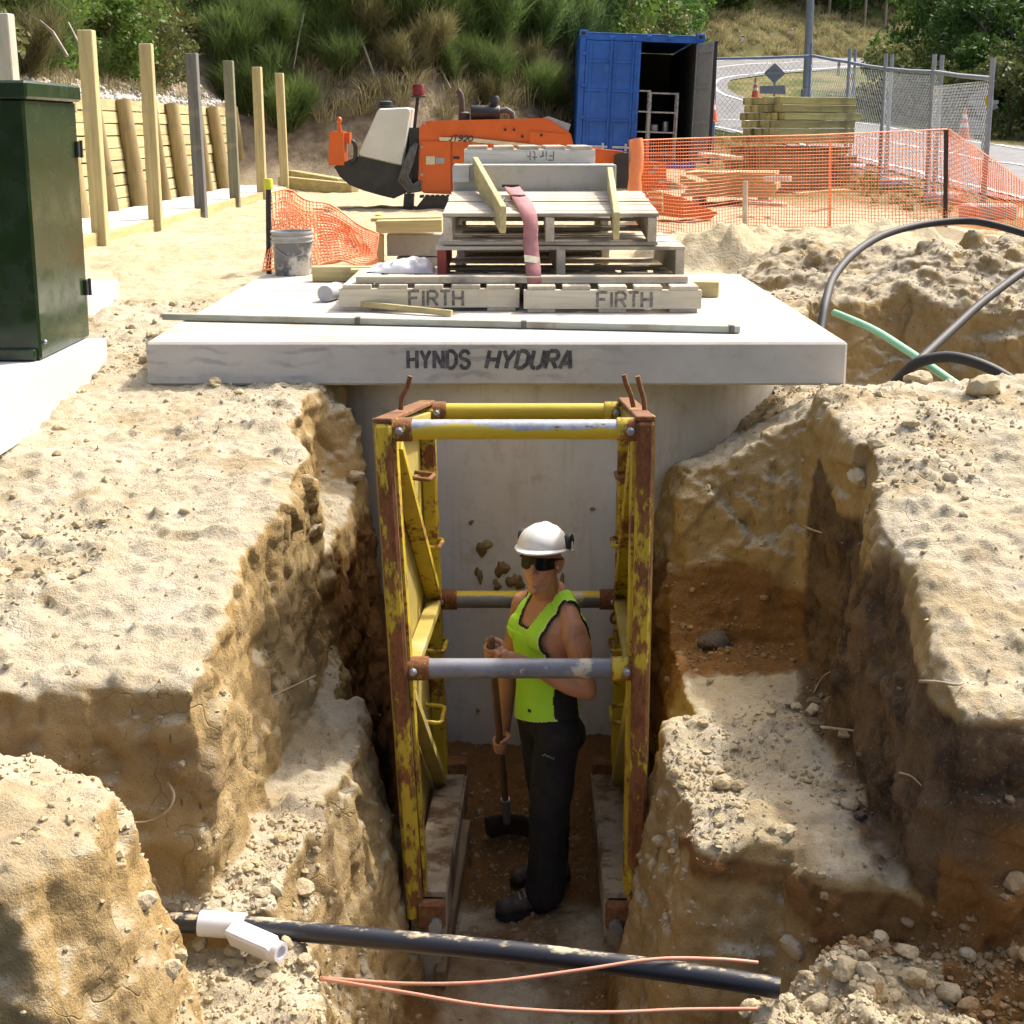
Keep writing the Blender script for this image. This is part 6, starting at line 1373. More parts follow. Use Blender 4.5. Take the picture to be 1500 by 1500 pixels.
m = MB(); m.tube([b+UP*8.9, b+UP*9.3+Vector((-.5, 0, 0)), b+UP*9.4+Vector((-1.6, 0, 0))], .06, 8); m.box(b+UP*9.4+Vector((-1.9, 0, 0)), (.7, .3, .15), bev=.04); m.build('lamp_arm', MAT['galv'], lp_)
# ---------------------------------------------------------------- pipes, hoses, cables, roots and clods in the diggings
PITB = BVHTree.FromPolygons([tuple(v) for v in PIT_CO.tolist()], PIT_Q.tolist())
def phit(px, py, back=.0):
    a, b = ray(px, py); d = Vector((a, 1, b)).normalized(); h = PITB.ray_cast(Vector((0, 0, CAMZ)), d)
    return (h[0] - d*back, h[1]) if h[0] else (None, None)
def dusty(name, c, dust=(.46, .38, .25), rough=.4, nz0=.45):
    t = NT(name); geo = t.n('ShaderNodeNewGeometry'); sx = t.n('ShaderNodeSeparateXYZ'); t.l(geo.outputs['Normal'], sx.inputs[0])
    f = t.ramp(t.math('ADD', sx.outputs[2], t.math('MULTIPLY', t.math('SUBTRACT', t.noise(t.mapv((.5, 1, 1)), 22, 6, .7), .5), 1.6)), nz0+.35, nz0+.6)
    t.base(t.mix(f, c, dust)); t.set('Roughness', t.ramp(f, 0, 1, rough, .95)); return t.mat
MAT['pipe_black'] = dusty('black_pipe', (.020, .021, .027), nz0=.58); MAT['pipe_white'] = dusty('white_fitting', (.66, .65, .66), (.5, .42, .3), .4, .75); MAT['cable'] = M_simple('salmon_cable', (.60, .27, .17), (.54, .23, .14), 9, .5, bump=0, dirt=(.5, .4, .28), dscale=14, damt=(.6, .75))
MAT['hose_black'] = dusty('black_hose', (.014, .014, .016), (.30, .26, .2), .62, .85); MAT['green_pipe'] = M_simple('pale_green_pipe', (.24, .52, .32), (.21, .47, .29), 6, .5, bump=0)
MAT['root'] = M_simple('root_bark', (.42, .33, .22), (.30, .22, .13), 20, .9)
def smooth_pts(P, seg=6):
    P = [Vector(p) for p in P]; Q = []
    for i in range(len(P)-1):
        a = P[max(i-1, 0)]; b = P[i]; c = P[i+1]; d = P[min(i+2, len(P)-1)]
        for k in range(seg):
            t = k/seg; Q.append(.5*((2*b)+(c-a)*t+(2*a-5*b+4*c-d)*t*t+(3*b-a-3*c+d)*t**3))
    return Q+[P[-1]]
def lone(name, pts, r, mat, lb, cat, n=12, group=None):
    m = MB(); m.tube(smooth_pts(pts), r, n); return m.build(name, MAT[mat], None, lb, cat, group, smooth=60)
pp = [(205, 1348, 3.94), (365, 1357, 3.90), (500, 1370, 3.86), (640, 1383, 3.82), (780, 1397, 3.78), (900, 1412, 3.74), (1000, 1425, 3.70), (1080, 1437, 3.665), (1142, 1448, 3.64)]
P_ = [W(x, y, Y) for x, y, Y in pp]
lone('black_pipe', P_, .0315, 'pipe_black', 'thick sandy black pipe crossing the trench in front of the shield', 'pipe', 20)
# white wye on the pipe
wy = thing('white_pipe_fitting', tuple(W(328, 1356, 3.9)), 'white plastic branch fitting on the black pipe at the left', 'pipe fitting')
q0, q1 = W(293, 1352, 3.91), W(359, 1357, 3.895); d = (q1-q0).normalized()
m = MB(); m.lathe([(.032, 0), (.040, .001), (.040, (q1-q0).length), (.032, (q1-q0).length+.001)], q0, d, 24, False); m.build('sleeve', MAT['pipe_white'], wy, smooth=40)
b0 = W(340, 1364, 3.86); b1 = W(404, 1392, 3.76); m = MB(); m.beam(b0, b1, .062, .070, up=(0, -.5, 1), bev=.008); br = m.build('branch', MAT['pipe_white'], wy)
m = MB(); m.lathe([(.026, -.01), (.030, .0), (.030, .022), (.020, .022), (.020, .005)], b1, (b1-b0).normalized(), 16); m.build('branch_end', MAT['pipe_white'], br, smooth=40)
c1 = [(470, 1433, 3.74), (490, 1434, 3.70), (600, 1441, 3.66), (720, 1438, 3.64), (850, 1421, 3.66), (960, 1405, 3.70), (1050, 1405, 3.72), (1110, 1410, 3.74)]
c2 = [(470, 1435, 3.73), (490, 1437, 3.69), (600, 1455, 3.60), (700, 1472, 3.54), (800, 1481, 3.50), (900, 1483, 3.49), (1000, 1479, 3.49), (1110, 1478, 3.48)]
lone('cable', [W(*p) for p in c1], .0058, 'cable', 'salmon pink cable rising across the trench to meet the black pipe', 'cable', 8)
lone('cable', [W(*p) for p in c2], .0058, 'cable', 'lower salmon pink cable sagging across the trench nearest the camera', 'cable', 8)
h1 = [(1196, 540, 7.95), (1203, 480, 8.2), (1210, 440, 8.4), (1222, 405, 8.8), (1250, 372, 9.2), (1290, 346, 9.6), (1340, 331, 9.9), (1400, 324, 10.0), (1450, 328, 9.9), (1540, 354, 9.6)]
lone('black_hose', [W(*p) for p in h1], .027, 'hose_black', 'large black hose arching over the far spoil mound', 'hose', 12)
h2 = [(1560, 360, 8.9), (1500, 397, 8.6), (1440, 442, 8.2), (1400, 478, 7.9), (1355, 520, 7.5), (1318, 556, 7.2)]
lone('black_hose', [W(*p) for p in h2], .026, 'hose_black', 'straight black hose running down into the hole from the right edge', 'hose', 12)
h3 = [(1300, 575, 7.25), (1322, 550, 7.2), (1345, 531, 7.15), (1385, 523, 7.1), (1425, 530, 7.0), (1470, 550, 6.9), (1530, 592, 6.75)]
lone('black_hose', [W(*p) for p in h3], .030, 'hose_black', 'short curved black hose humping just behind the right bank', 'hose', 12)
g1 = [(1222, 458, 8.45), (1235, 463, 8.35), (1280, 483, 8.0), (1325, 511, 7.65), (1365, 538, 7.35), (1425, 580, 7.0)]
lone('green_pipe', [W(*p) for p in g1], .022, 'green_pipe', 'pale green pipe lying in the hole under the black hoses', 'pipe', 12)
roots = [([(462, 990), (430, 1005), (395, 1022), (362, 1040)], .004, 'straight pale root sticking out above the left bench'), ([(246, 1146), (255, 1165), (245, 1188), (216, 1203), (182, 1204)], .0045, 'curled pale root hanging from the left shaded face'),
 ([(1178, 771), (1196, 778), (1222, 783), (1256, 773)], .005, 'sagging pale root near the top of the dark right wall'), ([(1203, 1065), (1240, 1069), (1302, 1076)], .006, 'thick pale root low on the dark right wall'), ([(1348, 998), (1372, 999), (1400, 1003), (1412, 1000)], .006, 'frayed pale root at the upper edge of the right wall'),
 ([(1192, 1015), (1205, 992), (1225, 981), (1258, 974)], .004, 'thin arched root rising beside the right bench'), ([(523, 607), (531, 622), (540, 632), (543, 641)], .007, 'knotted root end hanging beside the tank'), ([(1318, 1132), (1335, 1137), (1350, 1151)], .004, 'tiny root at the foot of the dark right wall'), ([(214, 1289), (228, 1294), (236, 1306)], .004, 'tiny root beside the near left block')]
for pts, r, lb in roots:
    P = []
    for i, (x, y) in enumerate(pts):
        h, _ = phit(x, y, .015 + .03*math.sin(math.pi*i/(len(pts)-1)))
        if h: P.append(h)
    if len(P) > 2:
        D0 = sorted(p.y for p in P)[len(P)//2]; P = [W(x, y, min(max(p.y, D0-.12), D0+.12)) for (x, y), p in zip(pts, P)]
        Q = smooth_pts(P); m = MB(); m.tube(Q, [r*(1.1-.6*i/len(Q)) for i in range(len(Q))], 6); m.build('root', MAT['root'], None, lb, 'root', 'roots sticking out of the cut soil', smooth=70)
# --- clods: broken lumps of soil, faceted
def lump(seed, sub=1, rough=.3):
    bm = bmesh.new(); bmesh.ops.create_icosphere(bm, subdivisions=sub, radius=1); r = random.Random(seed)
    P = [Vector((r.gauss(0, 1), r.gauss(0, 1), r.gauss(0, 1))).normalized() for _ in range(7)]; o = [r.uniform(.55, .95) for _ in P]
    for v in bm.verts:
        d = v.co.normalized(); k = 1.0
        for p, q in zip(P, o):
            c = d.dot(p)
            if c > .05: k = min(k, q/c)
        v.co = d*min(k, 1.05)*(1+r.uniform(-.11, .11)*rough*3)
    co = np.array([v.co[:] for v in bm.verts], np.float32); f = np.array([[v.index for v in fc.verts] for fc in bm.faces], np.int32); bm.free(); return co, f
def clods():
    t = PIT_CO[PIT_Q]; c = t.mean(1); n = np.cross(t[:, 2]-t[:, 0], t[:, 3]-t[:, 1]); ar = np.linalg.norm(n, axis=1)+1e-9; nz = n[:, 2]/ar
    x, y, z = c.T
    w = ar*np.clip((nz-.35)/.4, 0, 1)*np.clip(8.0/(y+1.5), .7, 3)
    cl = np.clip(fbm(x*1.6, y*1.6, z*0, 3, 123)+.35, .06, 1.2); w = w*cl
    w *= np.where((z < 1.35) & (z > .6) & (y < 6.4), 1.9, 1)*np.where((x > .75) & (y < 4.1), 2.0, 1)*np.where(z < .4, .8, 1)*((np.abs(x) < 3.0)|(y > 7))
    out_c, out_f, nb = [], [], 0
    for (N, lo, hi, sub, seed) in ((27000, .004, .012, 0, 1), (3800, .009, .024, 1, 2), (260, .022, .045, 2, 3)):
        idx = RNG.choice(len(c), N, p=w/w.sum()); vars_ = [lump(seed*50+i, max(sub, 1)) for i in range(8)]
        if sub == 0:
            ic = []
            for i in range(8):
                bm = bmesh.new(); bmesh.ops.create_icosphere(bm, subdivisions=1, radius=1); bm.free()
                a = RNG.normal(size=(6, 3))*.25 + np.array([[1, 0, 0], [-1, 0, 0], [0, 1, 0], [0, -1, 0], [0, 0, 1], [0, 0, -1]]); ic.append((a.astype(np.float32), np.array([[0, 2, 4], [2, 1, 4], [1, 3, 4], [3, 0, 4], [2, 0, 5], [1, 2, 5], [3, 1, 5], [0, 3, 5]], np.int32)))
            vars_ = ic
        for q, i in enumerate(idx):
            co, f = vars_[q % 8]; s = lo*(hi/lo)**(RNG.random()**1.6); a = RNG.uniform(0, 6.28); ca, sa = math.cos(a), math.sin(a); sc = s*RNG.uniform(.7, 1.3, 3)*np.array([1, 1, .8])
            v = co*sc; v = np.stack([v[:, 0]*ca-v[:, 1]*sa, v[:, 0]*sa+v[:, 1]*ca, v[:, 2]], 1) + c[i] + np.array([RNG.uniform(-.008, .008), RNG.uniform(-.008, .008), s*.25])
            out_c.append(v); out_f.append(f+nb); nb += len(v)
    co = np.concatenate(out_c); f = np.concatenate(out_f); me = np_mesh('soil_crumbs', co, f); soil_attrs(me, co); me.materials.append(MAT['clod']); me.polygons.foreach_set('use_smooth', np.zeros(len(f), bool))
    put(bpy.data.objects.new('soil_crumbs', me), kind='stuff', label='crumbs and small clods strewn over the dug soil')
def clod_mat(name, a, b, c_):
    t = NT(name); v = t.mapv(); n = t.noise(v, 3, 5, .6); n2 = t.noise(v, 60, 5, .7); c = t.mix(t.ramp(n, .35, .65), a, b); c = t.mix(t.ramp(n2, .5, .7, 0, .6), c, c_)
    dk = t.attr('topsoil_shade'); c = t.mix(t.math('MULTIPLY', dk, .7), c, (.10, .07, .045)); c = t.mix(t.math('MULTIPLY', t.attr('moist_shade'), .7), c, (.22, .12, .045))
    t.base(c); t.set('Roughness', .95); t.set('Specular IOR Level', .15); t.bump(n2, .8, .012); return t.mat
MAT['clod'] = clod_mat('clod', (.49, .42, .285), (.42, .335, .195), (.32, .24, .13)); MAT['rock'] = clod_mat('dark_rock', (.115, .095, .075), (.075, .06, .05), (.20, .16, .11))
clods()
big = [(1047, 950, 26, 'rock', 'dark rounded rock lying on the brown slope at the back right'), (370, 1240, 10, 'clod', 'small reddish stone on the left bench'), (1168, 450+590, 11, 'clod', 'tan clod on the back edge of the right bench'), (1085, 1158, 15, 'clod', 'cracked tan clod at the left edge of the right bench'), (1060, 1152, 17, 'clod', None), (1240, 1080, 13, 'clod', None), (1190, 1045, 13, 'clod', None), (1262, 1200, 11, 'rock', 'grey stone in the middle of the right bench'),
 (1165, 1395, 24, 'clod', 'large split clod crowning the right heap'), (1330, 1400, 20, 'clod', None), (1240, 1430, 26, 'clod', None), (1390, 1460, 24, 'clod', None), (1200, 1480, 22, 'clod', None), (1340, 1440, 26, 'clod', None), (1420, 1405, 16, 'clod', None), (1100, 1485, 18, 'clod', None), (1290, 1380, 16, 'clod', None), (295, 1385, 17, 'clod', 'round clod under the white pipe fitting'), (340, 1402, 15, 'clod', None), (445, 1412, 14, 'clod', None), (385, 1430, 12, 'clod', None), (262, 1405, 13, 'clod', None), (420, 1385, 12, 'clod', None),
 (125, 838, 9, 'clod', 'round stone on the flat top of the left block'), (270, 752, 9, 'clod', None), (455, 780, 15, 'clod', 'pale broken slab of soil in the cut left of the shield'), (520, 700, 15, 'clod', None), (1290, 720, 14, 'clod', None), (1258, 705, 18, 'clod', 'pale jutting lump on the shoulder of the right block'), (1380, 715, 10, 'clod', None), (1345, 560, 20, 'clod', None), (1440, 575, 26, 'clod', 'tan lump on the skyline of the right bank')]
for i, (px, py, rp, mt, lb) in enumerate(big):
    h, nrm = phit(px, py)
    if not h: continue
    r = rp*h.y/2000*.95; co, f = lump(900+i, 3, .28); m = MB(); m.add([Vector(v)*r for v in co.tolist()], f.tolist()); me = m.mesh('soil_clod', MAT[mt], 30)
    cc = np.array([h[:]], np.float32); o = bpy.data.objects.new('rock' if mt == 'rock' else 'soil_clod', me); o.location = h + Vector((0, .01, r*.28)); o.rotation_euler = (RNG.uniform(-.4, .4), RNG.uniform(-.4, .4), RNG.uniform(0, 6)); o.scale = (1.15, 1, .78)
    put(o, None, lb or 'lump of dry sandy soil lying loose on the diggings', 'rock' if mt == 'rock' else 'clod', None if lb else 'loose lumps of dry soil')
# ---------------------------------------------------------------- vegetation
def leafmat(name, a, b, c_=None, rnd=.25, tr=.25):
    t = NT(name); at = t.attr('shade'); c = t.mix(at, a, b)
    if c_: c = t.mix(t.ramp(at, .86, .9), c, c_)
    c = t.rand(c, rnd); t.base(c); t.set('Roughness', .6); t.set('Specular IOR Level', .3)
    td = t.n('ShaderNodeBsdfTranslucent'); t.l(c, td.inputs[0]); mx = t.n('ShaderNodeMixShader'); mx.inputs[0].default_value = tr; t.l(t.b.outputs[0], mx.inputs[1]); t.l(td.outputs[0], mx.inputs[2]); t.l(mx.outputs[0], t.out.inputs[0]); return t.mat
MAT['leaf_dark'] = leafmat('leaf_dark', (.030, .070, .013), (.10, .19, .035), tr=.35); MAT['leaf_mid'] = leafmat('leaf_mid', (.055, .115, .018), (.17, .27, .05), (.34, .32, .04), tr=.35); MAT['leaf_olive'] = leafmat('leaf_olive', (.065, .085, .024), (.17, .19, .06), (.24, .15, .04), tr=.3)
MAT['broom'] = leafmat('broom_green', (.075, .125, .028), (.20, .27, .075), tr=.35); MAT['broom_dry'] = leafmat('broom_dry', (.15, .145, .055), (.32, .28, .13), tr=.35); MAT['drygrass'] = leafmat('dry_grass', (.25, .22, .105), (.44, .39, .22)); MAT['greengrass'] = leafmat('green_grass', (.07, .11, .025), (.17, .19, .06))
MAT['bark'] = M_simple('bark', (.10, .075, .05), (.06, .045, .03), 8, .9, bump=.5, bscale=30); MAT['paletrunk'] = M_simple('pale_trunk', (.30, .26, .20), (.2, .17, .12), 8, .9)
def leaf_cloud(name, centres, n, size, mat, up=.3, seed=1, asp=.55):
    """leaf-sized faces spread over lumpy clusters; centres: (x,y,z,rx,ry,rz)"""
    r = np.random.default_rng(seed); C = np.array(centres, np.float32); w = C[:, 3]*C[:, 4]+C[:, 4]*C[:, 5]; k = r.choice(len(C), n, p=w/w.sum())
    d = r.normal(size=(n, 3)); d /= np.linalg.norm(d, axis=1)[:, None]; rad = r.uniform(.45, 1.0, n)**.5*(1+.18*vnoise(d[:, 0]*3+k, d[:, 1]*3, d[:, 2]*3, seed))
    p = C[k, :3] + d*C[k, 3:6]*rad[:, None]
    a = r.normal(size=(n, 3)) + d*.5; a[:, 2] += up; a /= np.linalg.norm(a, axis=1)[:, None]; b = np.cross(a, r.normal(size=(n, 3))); b /= np.linalg.norm(b, axis=1)[:, None]+1e-9
    s = size*r.uniform(.6, 1.35, n)[:, None]; nn = np.cross(a, b)
    v = np.stack([p-a*s*.5, p+b*s*asp*.5+nn*s*.08, p+a*s*.5, p-b*s*asp*.5+nn*s*.08], 1).reshape(-1, 3); f = np.arange(n*4).reshape(-1, 4)
    me = np_mesh(name, v, f); at = me.attributes.new('shade', 'FLOAT', 'POINT'); clump = .5+.5*fbm(p[:, 0]*1.6, p[:, 1]*1.6, p[:, 2]*1.6, 2, seed+5); at.data.foreach_set('value', np.repeat(np.clip(clump*.6+r.uniform(0, .4, n), 0, 1), 4).astype(np.float32)); me.materials.append(MAT[mat]); return me
def strands(name, n, h, spread, wid, mat, seed=1, lean=.5, base=.15, droop=.0):
    r = np.random.default_rng(seed); V = []; ph = r.uniform(0, 6.28, n); rr = np.sqrt(r.uniform(0, 1, n)); L = h*r.uniform(.45, 1.05, n)*(1-.25*rr); S = 4; wv = r.uniform(0, 6.28, n)
    x0 = np.cos(ph)*rr*base; y0 = np.sin(ph)*rr*base; out = rr*spread*r.uniform(.6, 1.2, n); ph2 = ph + r.normal(0, .5, n); rows = []
    for i in range(S+1):
        t = i/S; ox = x0+np.cos(ph2)*out*t**(1+lean)+.04*h*np.sin(wv+4*t); oy = y0+np.sin(ph2)*out*t**(1+lean)+.04*h*np.cos(wv*1.7+4*t); oz = L*(t - droop*t**3); w = wid*(1-.8*t)
        rows.append((np.stack([ox-np.sin(wv)*w, oy+np.cos(wv)*w, oz], 1), np.stack([ox+np.sin(wv)*w, oy-np.cos(wv)*w, oz], 1)))
    v = np.stack([q for ab in rows for q in ab], 1).reshape(-1, 3); f = []; k = (S+1)*2
    for i in range(S): f.append(np.stack([np.arange(n)*k+2*i, np.arange(n)*k+2*i+1, np.arange(n)*k+2*i+3, np.arange(n)*k+2*i+2], 1))
    me = np_mesh(name, v, np.concatenate(f)); at = me.attributes.new('shade', 'FLOAT', 'POINT'); at.data.foreach_set('value', np.repeat(r.uniform(0, 1, n), k).astype(np.float32)); me.materials.append(MAT[mat]); return me
def twigs(name, h, w, ns, mat, seed, wid=.0075, L0=.55, per=34):
    r = np.random.default_rng(seed); P, D = [], []
    for k in range(ns):
        a = r.uniform(0, 6.28); out = w*r.uniform(.15, 1.0); H_ = h*r.uniform(.65, 1.0)*(1-.25*out/w)
        for j in range(7):
            t = .18+.82*j/6; c = np.array([math.cos(a)*out*t**.8, math.sin(a)*out*t**.8, H_*t*.86]); n = per
            d = np.stack([math.cos(a)*.35*out/w+r.normal(0, .42, n), math.sin(a)*.35*out/w+r.normal(0, .42, n), .75+r.normal(0, .25, n)], 1); P.append(c+r.normal(0, .09, (n, 3))); D.append(d/np.linalg.norm(d, axis=1)[:, None])
    P = np.concatenate(P); D = np.concatenate(D); n = len(P); L = L0*r.uniform(.5, 1.2, n)[:, None]; side = np.cross(D, r.normal(size=(n, 3))); side /= np.linalg.norm(side, axis=1)[:, None]; cu = r.normal(0, .10, (n, 3)); rows = []
    for i in range(3):
        t = i/2; q = P+D*L*t+cu*t*t; ww = wid*(1.1-.9*t); rows += [q-side*ww, q+side*ww]
    v = np.stack(rows, 1).reshape(-1, 3); b = np.arange(n)*6; f = np.concatenate([np.stack([b, b+1, b+3, b+2], 1), np.stack([b+2, b+3, b+5, b+4], 1)])
    me = np_mesh(name, v, f); at = me.attributes.new('shade', 'FLOAT', 'POINT'); at.data.foreach_set('value', np.repeat(np.clip(.35*r.uniform(0, 1, n)+.4*(P[:, 2]/h)+.25*fbm(P[:, 0]*2.5, P[:, 1]*2.5, P[:, 2]*2.5, 2, seed), 0, 1), 6).astype(np.float32)); me.materials.append(MAT[mat]); return me
def limbs_mesh(name, h, r, n, mat, seed, spread=.45):
    q = random.Random(seed); m = MB(); P = [Vector((0, 0, -.3))]; 
    for i in range(5): P.append(Vector((q.uniform(-.06, .06)*h, q.uniform(-.06, .06)*h, h*(.16*(i+1)))))
    m.tube(smooth_pts(P, 3), [r*(1-.75*i/15) for i in range(16)], 7)
    for k in range(n):
        a = q.uniform(0, 6.28); z = h*q.uniform(.25, .7); L = h*q.uniform(.25, .5); s = Vector((0, 0, z)); e = s+Vector((math.cos(a)*L*spread*1.6, math.sin(a)*L*spread*1.6, L*.7)); m.tube([s, s.lerp(e, .5)+Vector((0, 0, -.05*L)), e], [r*.45, r*.3, r*.1], 5)
    return m.mesh(name, MAT[mat], 60)
def crown_centres(h, w, n, seed, low=.25):
    q = random.Random(seed); C = []
    for i in range(n):
        a = q.uniform(0, 6.28); t = q.uniform(0, 1); z = h*(low+(1-low)*t*.92); rr = w*math.sin(math.pi*min(1, .18+.75*t))**.7*q.uniform(.3, .95); s = w*q.uniform(.28, .46); C.append((math.cos(a)*rr, math.sin(a)*rr, z, s, s, s*.8))
    return C
ZON = {'bush': 'leafy green bush', 'shrub': 'feathery broom shrub', 'tree': 'dark leafy tree'}
def zone_label(cat, loc, nm):
    a, b = zone_label0(cat, loc, nm)
    up = loc[2] > (5.6 if loc[1] < 60 else 13)
    return a+(', in the upper growth' if up else ', low on the slope'), b+(' upper' if up else ' lower')
def zone_label0(cat, loc, nm):
    px = 750+loc[0]/loc[1]*1960
    if loc[0] < -5.3 and loc[1] < 29: z = 'above the near half of the retaining wall' if loc[1] < 19 else 'above the far half of the retaining wall'
    elif loc[1] > 60: z = 'on the slope above the far bend' if px < 1230 else 'on the far slope right of the light pole'
    elif px < 480: z = 'on the bank left of the drill rig'
    elif px < 620: z = 'on the bank behind the white water tank'
    elif px < 760: z = 'on the bank behind the engine hood'
    elif px < 850: z = 'on the bank just left of the blue container'
    else: z = 'on the slope over the blue container'
    return ZON[cat]+' '+z, cat+' cluster '+z
def mk(nm, label, cat, group, parts):
    """things of one kind share these meshes; returns a placer"""
    def place(loc, rz, sc, lb=None):
        if lb is None and cat in ZON: lb, g2 = zone_label(cat, loc, nm)
        else: g2 = group
        e = bpy.data.objects.new(nm, None); e.location = loc; e.rotation_euler = (0, 0, rz); e.scale = (sc, sc, sc*RNG.uniform(.9, 1.1)); put(e, None, lb or label, cat, g2)
        for pn, me in parts:
            o = bpy.data.objects.new(pn, me); put(o, e)
        return e
    return place
TREES = [mk('tree', 'dark leafy tree growing on the slope at the top of the picture', 'tree', 'dark trees along the top of the slope', [('trunk', limbs_mesh('trunk', 6.5, .16, 7, 'bark', 20+i)), ('crown', leaf_cloud('crown', crown_centres(6.8, 2.2, 26, 30+i, .12), 5200, .24, 'leaf_dark', seed=40+i))]) for i in range(3)]
LEAFY = [mk('leafy_bush', 'leafy green bush growing on the bank behind the site', 'bush', 'leafy bushes on the bank', [('stem', limbs_mesh('stem', 2.2, .05, 6, 'bark', 50+i)), ('foliage', leaf_cloud('foliage', crown_centres(2.3, 1.15, 15, 60+i, .05), 2600, .13, 'leaf_mid' if i < 2 else 'leaf_olive', seed=70+i))]) for i in range(4)]
BROOM = [mk('broom_shrub', 'feathery green broom shrub on the bank behind the drill rig', 'shrub', 'broom shrubs on the bank', [('stems', limbs_mesh('stems', 1.4, .025, 6, 'paletrunk', 80+i)), ('sprays', twigs('sprays', 1.9, .95, 13, 'broom' if i < 3 else 'broom_dry', 90+i))]) for i in range(4)]
def bank_at(px, Y):
    x = ray(px, 100)[0]*Y; return Vector((x, Y, gz(x, Y)))
rr = random.Random(5)
def toe(px):
    Y = 27.0
    for _ in range(12): Y = float(np.interp(ray(px, 150)[0]*Y, TOEX, TOEY))
    return Y
n = 0
# broom and bushes over the centre bank
for px in range(330, 850, 15):
    t0 = toe(px)
    for d in ((2.1, 3.6, 5.2) if px < 600 else (2.1, 3.4)) if px > 430 else (1.6, 2.6, 3.8, 5.4):
        p = bank_at(px+rr.uniform(-14, 14), t0+d+rr.uniform(-.6, .7)); k = (rr.randrange(4) if rr.random() < .5 else rr.randrange(3)) if d < 3 else rr.randrange(3)
        if d < 3 and (rr.random() < .45 and px > 430): continue
        BROOM[k](p - UP*.05, rr.uniform(0, 6), rr.uniform(.6, 1.0)*(.75 if d < 3 else 1.0))
for px in range(300, 1080, 24):
    t0 = toe(px)
    for d in ((6.8, 9.0) if px < 600 else (4.9, 6.6, 9.0)):
        p = bank_at(px+rr.uniform(-14, 14), t0+d+rr.uniform(-.6, .7)); LEAFY[rr.randrange(4)](p-UP*.1, rr.uniform(0, 6), rr.uniform(1.0, 1.5))
for px in range(560, 1400, 30):
    t0 = toe(px); far_ = t0 > 45
    for d in ((8.5, 12) if not far_ else (6.5, 9.5, 13)):
        p = bank_at(px+rr.uniform(-16, 16), t0+d+rr.uniform(-1, 1)); TREES[rr.randrange(3)](p-UP*.2, rr.uniform(0, 6), rr.uniform(.55, .8) if not far_ else rr.uniform(.8, 1.3))
# bushes around and above the retaining wall
for i in range(50):
    Y = 12+.36*i+rr.uniform(-.3, .3)
    for x0 in (-6.5, -7.6, -9.0, -10.6):
        if rr.random() < (.50 if x0 > -7 else .12): continue
        x = x0+rr.uniform(-.4, .4); 
        if Y > 25.5 and x0 > -7: continue
        (LEAFY[rr.randrange(4)] if rr.random() < .72 else BROOM[rr.randrange(4)])(Vector((x, Y, gz(x, Y)-.1)), rr.uniform(0, 6), rr.uniform(.5, .85) if x0 > -7 else rr.uniform(.85, 1.3))
# dark trees on the right inside the bend
for (x, y, s) in ((17.2, 52, .95), (18.5, 47, .9), (20.5, 49, 1.1), (19.5, 55, 1.2), (23, 53, 1.3), (22, 45, .9), (25, 48, 1.2), (17.6, 58, 1.0), (21.5, 60, 1.3), (26.5, 56, 1.4), (24.5, 62, 1.4), (19, 64, 1.2), (28, 63, 1.5), (30, 58, 1.5), (21, 41.5, .7), (24, 42, .95), (27, 45, 1.1)):
    TREES[rr.randrange(3)](Vector((x, y, gz(x, y)-.7)), rr.uniform(0, 6), s, 'big dark tree crowding the right edge inside the road bend' if y < 54 else 'dark tree farther back inside the road bend at the right')['group'] = 'dark trees inside the road bend'
for (x, y) in ((15.8, 50), (16.3, 46), (17.3, 43), (18.8, 41), (15.9, 55), (20.3, 39.5), (16.4, 60)): LEAFY[3](Vector((x, y, gz(x, y)-.2)), rr.uniform(0, 6), rr.uniform(1.0, 1.5))
# bare trunks above the far bend
for px in (1240, 1262, 1292, 1318, 1340, 1210):
    p = bank_at(px, toe(px)+4.2+rr.uniform(0, 1.5)); m = MB(); m.tube([Vector((0, 0, -.3)), Vector((.1, 0, 2.5)), Vector((.15, .1, 5.5))], [.11, .09, .05], 7); o = bpy.data.objects.new('bare_trunk', m.mesh('bare_trunk', MAT['paletrunk'], 60)); o.location = p; put(o, None, 'thin pale bare trunk standing above the far bend', 'tree', 'bare trunks above the far bend')
# leaning dead stems on the bank (pale sticks)
for i, (a, b) in enumerate((((100, 33, 17.5), (128, 104, 16.8)), ((58, 30, 15.5), (98, 82, 15.2)), ((430, 100, 27.5), (445, 20, 28.2)), ((620, 60, 29.5), (660, 130, 28.6)), ((520, 40, 28.5), (548, 110, 27.8)))):
    m = MB(); P = [W(*a), W(*a).lerp(W(*b), .5)+Vector((0, 0, .06)), W(*b)]; m.tube(P, [.012, .02, .022], 5); o = m.build('dead_stem', MAT['paletrunk'], None, 'thin pale dead stem leaning among the bushes on the bank', 'stem', 'dead stems on the bank', smooth=60)
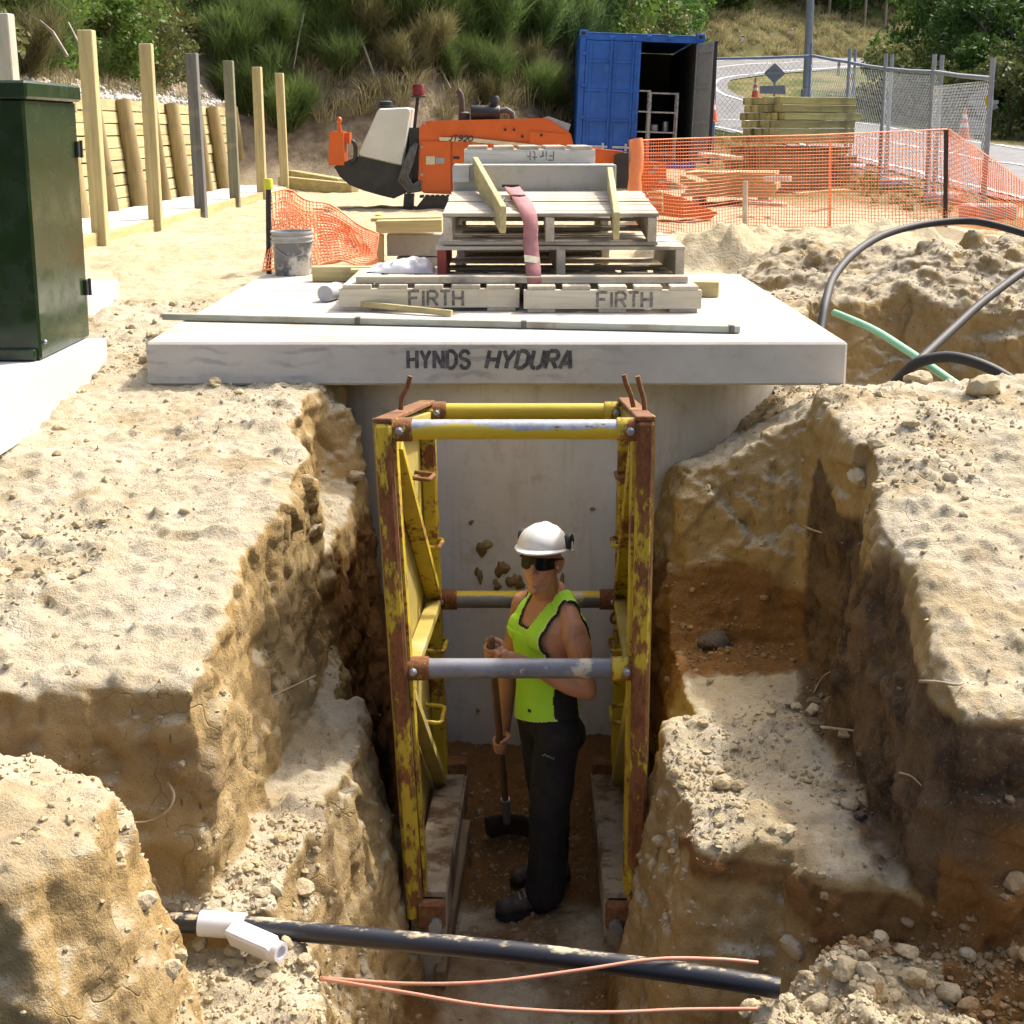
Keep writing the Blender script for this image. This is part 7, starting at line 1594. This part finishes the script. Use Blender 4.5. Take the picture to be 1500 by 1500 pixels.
# grasses: uncountable
def grass_field(name, pts, n, h, mat, label, wid=.006, seed=3, spread=.35):
    r = np.random.default_rng(seed); me0 = strands('g', 26, h, spread, wid, mat, seed, .6, .12, .35); co0 = get_np(me0); lp = np.empty(len(me0.loops), np.int32); me0.loops.foreach_get('vertex_index', lp); f0 = lp.reshape(-1, 4); bpy.data.meshes.remove(me0)
    cs, fs, nb = [], [], 0
    for (x, y, s) in pts:
        a = r.uniform(0, 6.28); v = co0*s; v = np.stack([v[:, 0]*math.cos(a)-v[:, 1]*math.sin(a), v[:, 0]*math.sin(a)+v[:, 1]*math.cos(a), v[:, 2]], 1)+np.array([x, y, 0]); cs.append(v); fs.append(f0+nb); nb += len(v)
    co = np.concatenate(cs); P = np.array(pts, np.float32); z = base_z(P[:, 0], P[:, 1]); co[:, 2] += np.repeat(z, len(co0))-.02
    me = np_mesh(name, co, np.concatenate(fs)); at = me.attributes.new('shade', 'FLOAT', 'POINT'); at.data.foreach_set('value', np.repeat(r.uniform(0, 1, len(co)//10+1), 10)[:len(co)].astype(np.float32)); me.materials.append(MAT[mat]); put(bpy.data.objects.new(name, me), kind='stuff', label=label)
pts = []
for i in range(900):
    px = rr.uniform(395, 1060); Y = toe(px)+1.2+rr.random()**1.5*6; x = ray(px, 120)[0]*Y; pts.append((x, Y, rr.uniform(.6, 1.5)))
for i in range(420):
    Y = rr.uniform(14, 29); x = -5.7-rr.random()*4; pts.append((x, Y, rr.uniform(.4, 1.0)))
grass_field('dry_grass', pts, 0, .62, 'drygrass', 'dry straw coloured grass over the bank', .007)
pts = []
for i in range(650):
    px = rr.uniform(1030, 1420); Y = toe(px)+rr.uniform(0, 8); x = ray(px, 80)[0]*Y; pts.append((x, Y, rr.uniform(.8, 2.0)))
grass_field('far_dry_grass', pts, 0, .6, 'drygrass', 'dry grass on the cut bank above the far bend', .012, 6)
pts = []
for i in range(1500):
    Y = rr.uniform(19, 62); x = rr.uniform(15.0, 24) if Y < 56 else rr.uniform(11, 24)
    if Y < 50 and rr.random() < .35: x = rr.uniform(5.6, 7.1)
    pts.append((x, Y, rr.uniform(.3, .8)))
grass_field('roadside_grass', pts, 0, .45, 'greengrass', 'short grass on the verge and inside the road bend', .01, 9)

def bank_gravel():
    cs, fs, nb = [], [], 0; V_ = [lump(700+i, 1, .5) for i in range(6)]; r = np.random.default_rng(8)
    for i in range(2600):
        y = r.uniform(9, 26.5); x = -5.32-abs(r.normal(0, .35)); co, f = V_[i % 6]; s = r.uniform(.015, .06)*(.6 if r.random() < .7 else 1.1); a = r.uniform(0, 6.28)
        v = co*s*r.uniform(.7, 1.2, 3); v = np.stack([v[:, 0]*math.cos(a)-v[:, 1]*math.sin(a), v[:, 0]*math.sin(a)+v[:, 1]*math.cos(a), v[:, 2]], 1)+np.array([x, y, 0]); cs.append(v); fs.append(f+nb); nb += len(v)
    co = np.concatenate(cs); P = np.array([c.mean(0) for c in cs]); z = base_z(P[:, 0].astype(np.float32), P[:, 1].astype(np.float32)); co[:, 2] += np.repeat(z, len(V_[0][0]))+.01
    me = np_mesh('gravel', co, np.concatenate(fs)); me.materials.append(M_simple('pale_gravel', (.52, .50, .46), (.42, .39, .34), 4, .9)); put(bpy.data.objects.new('gravel', me), kind='stuff', label='pale gravel spilling along the top of the retaining wall')
bank_gravel()
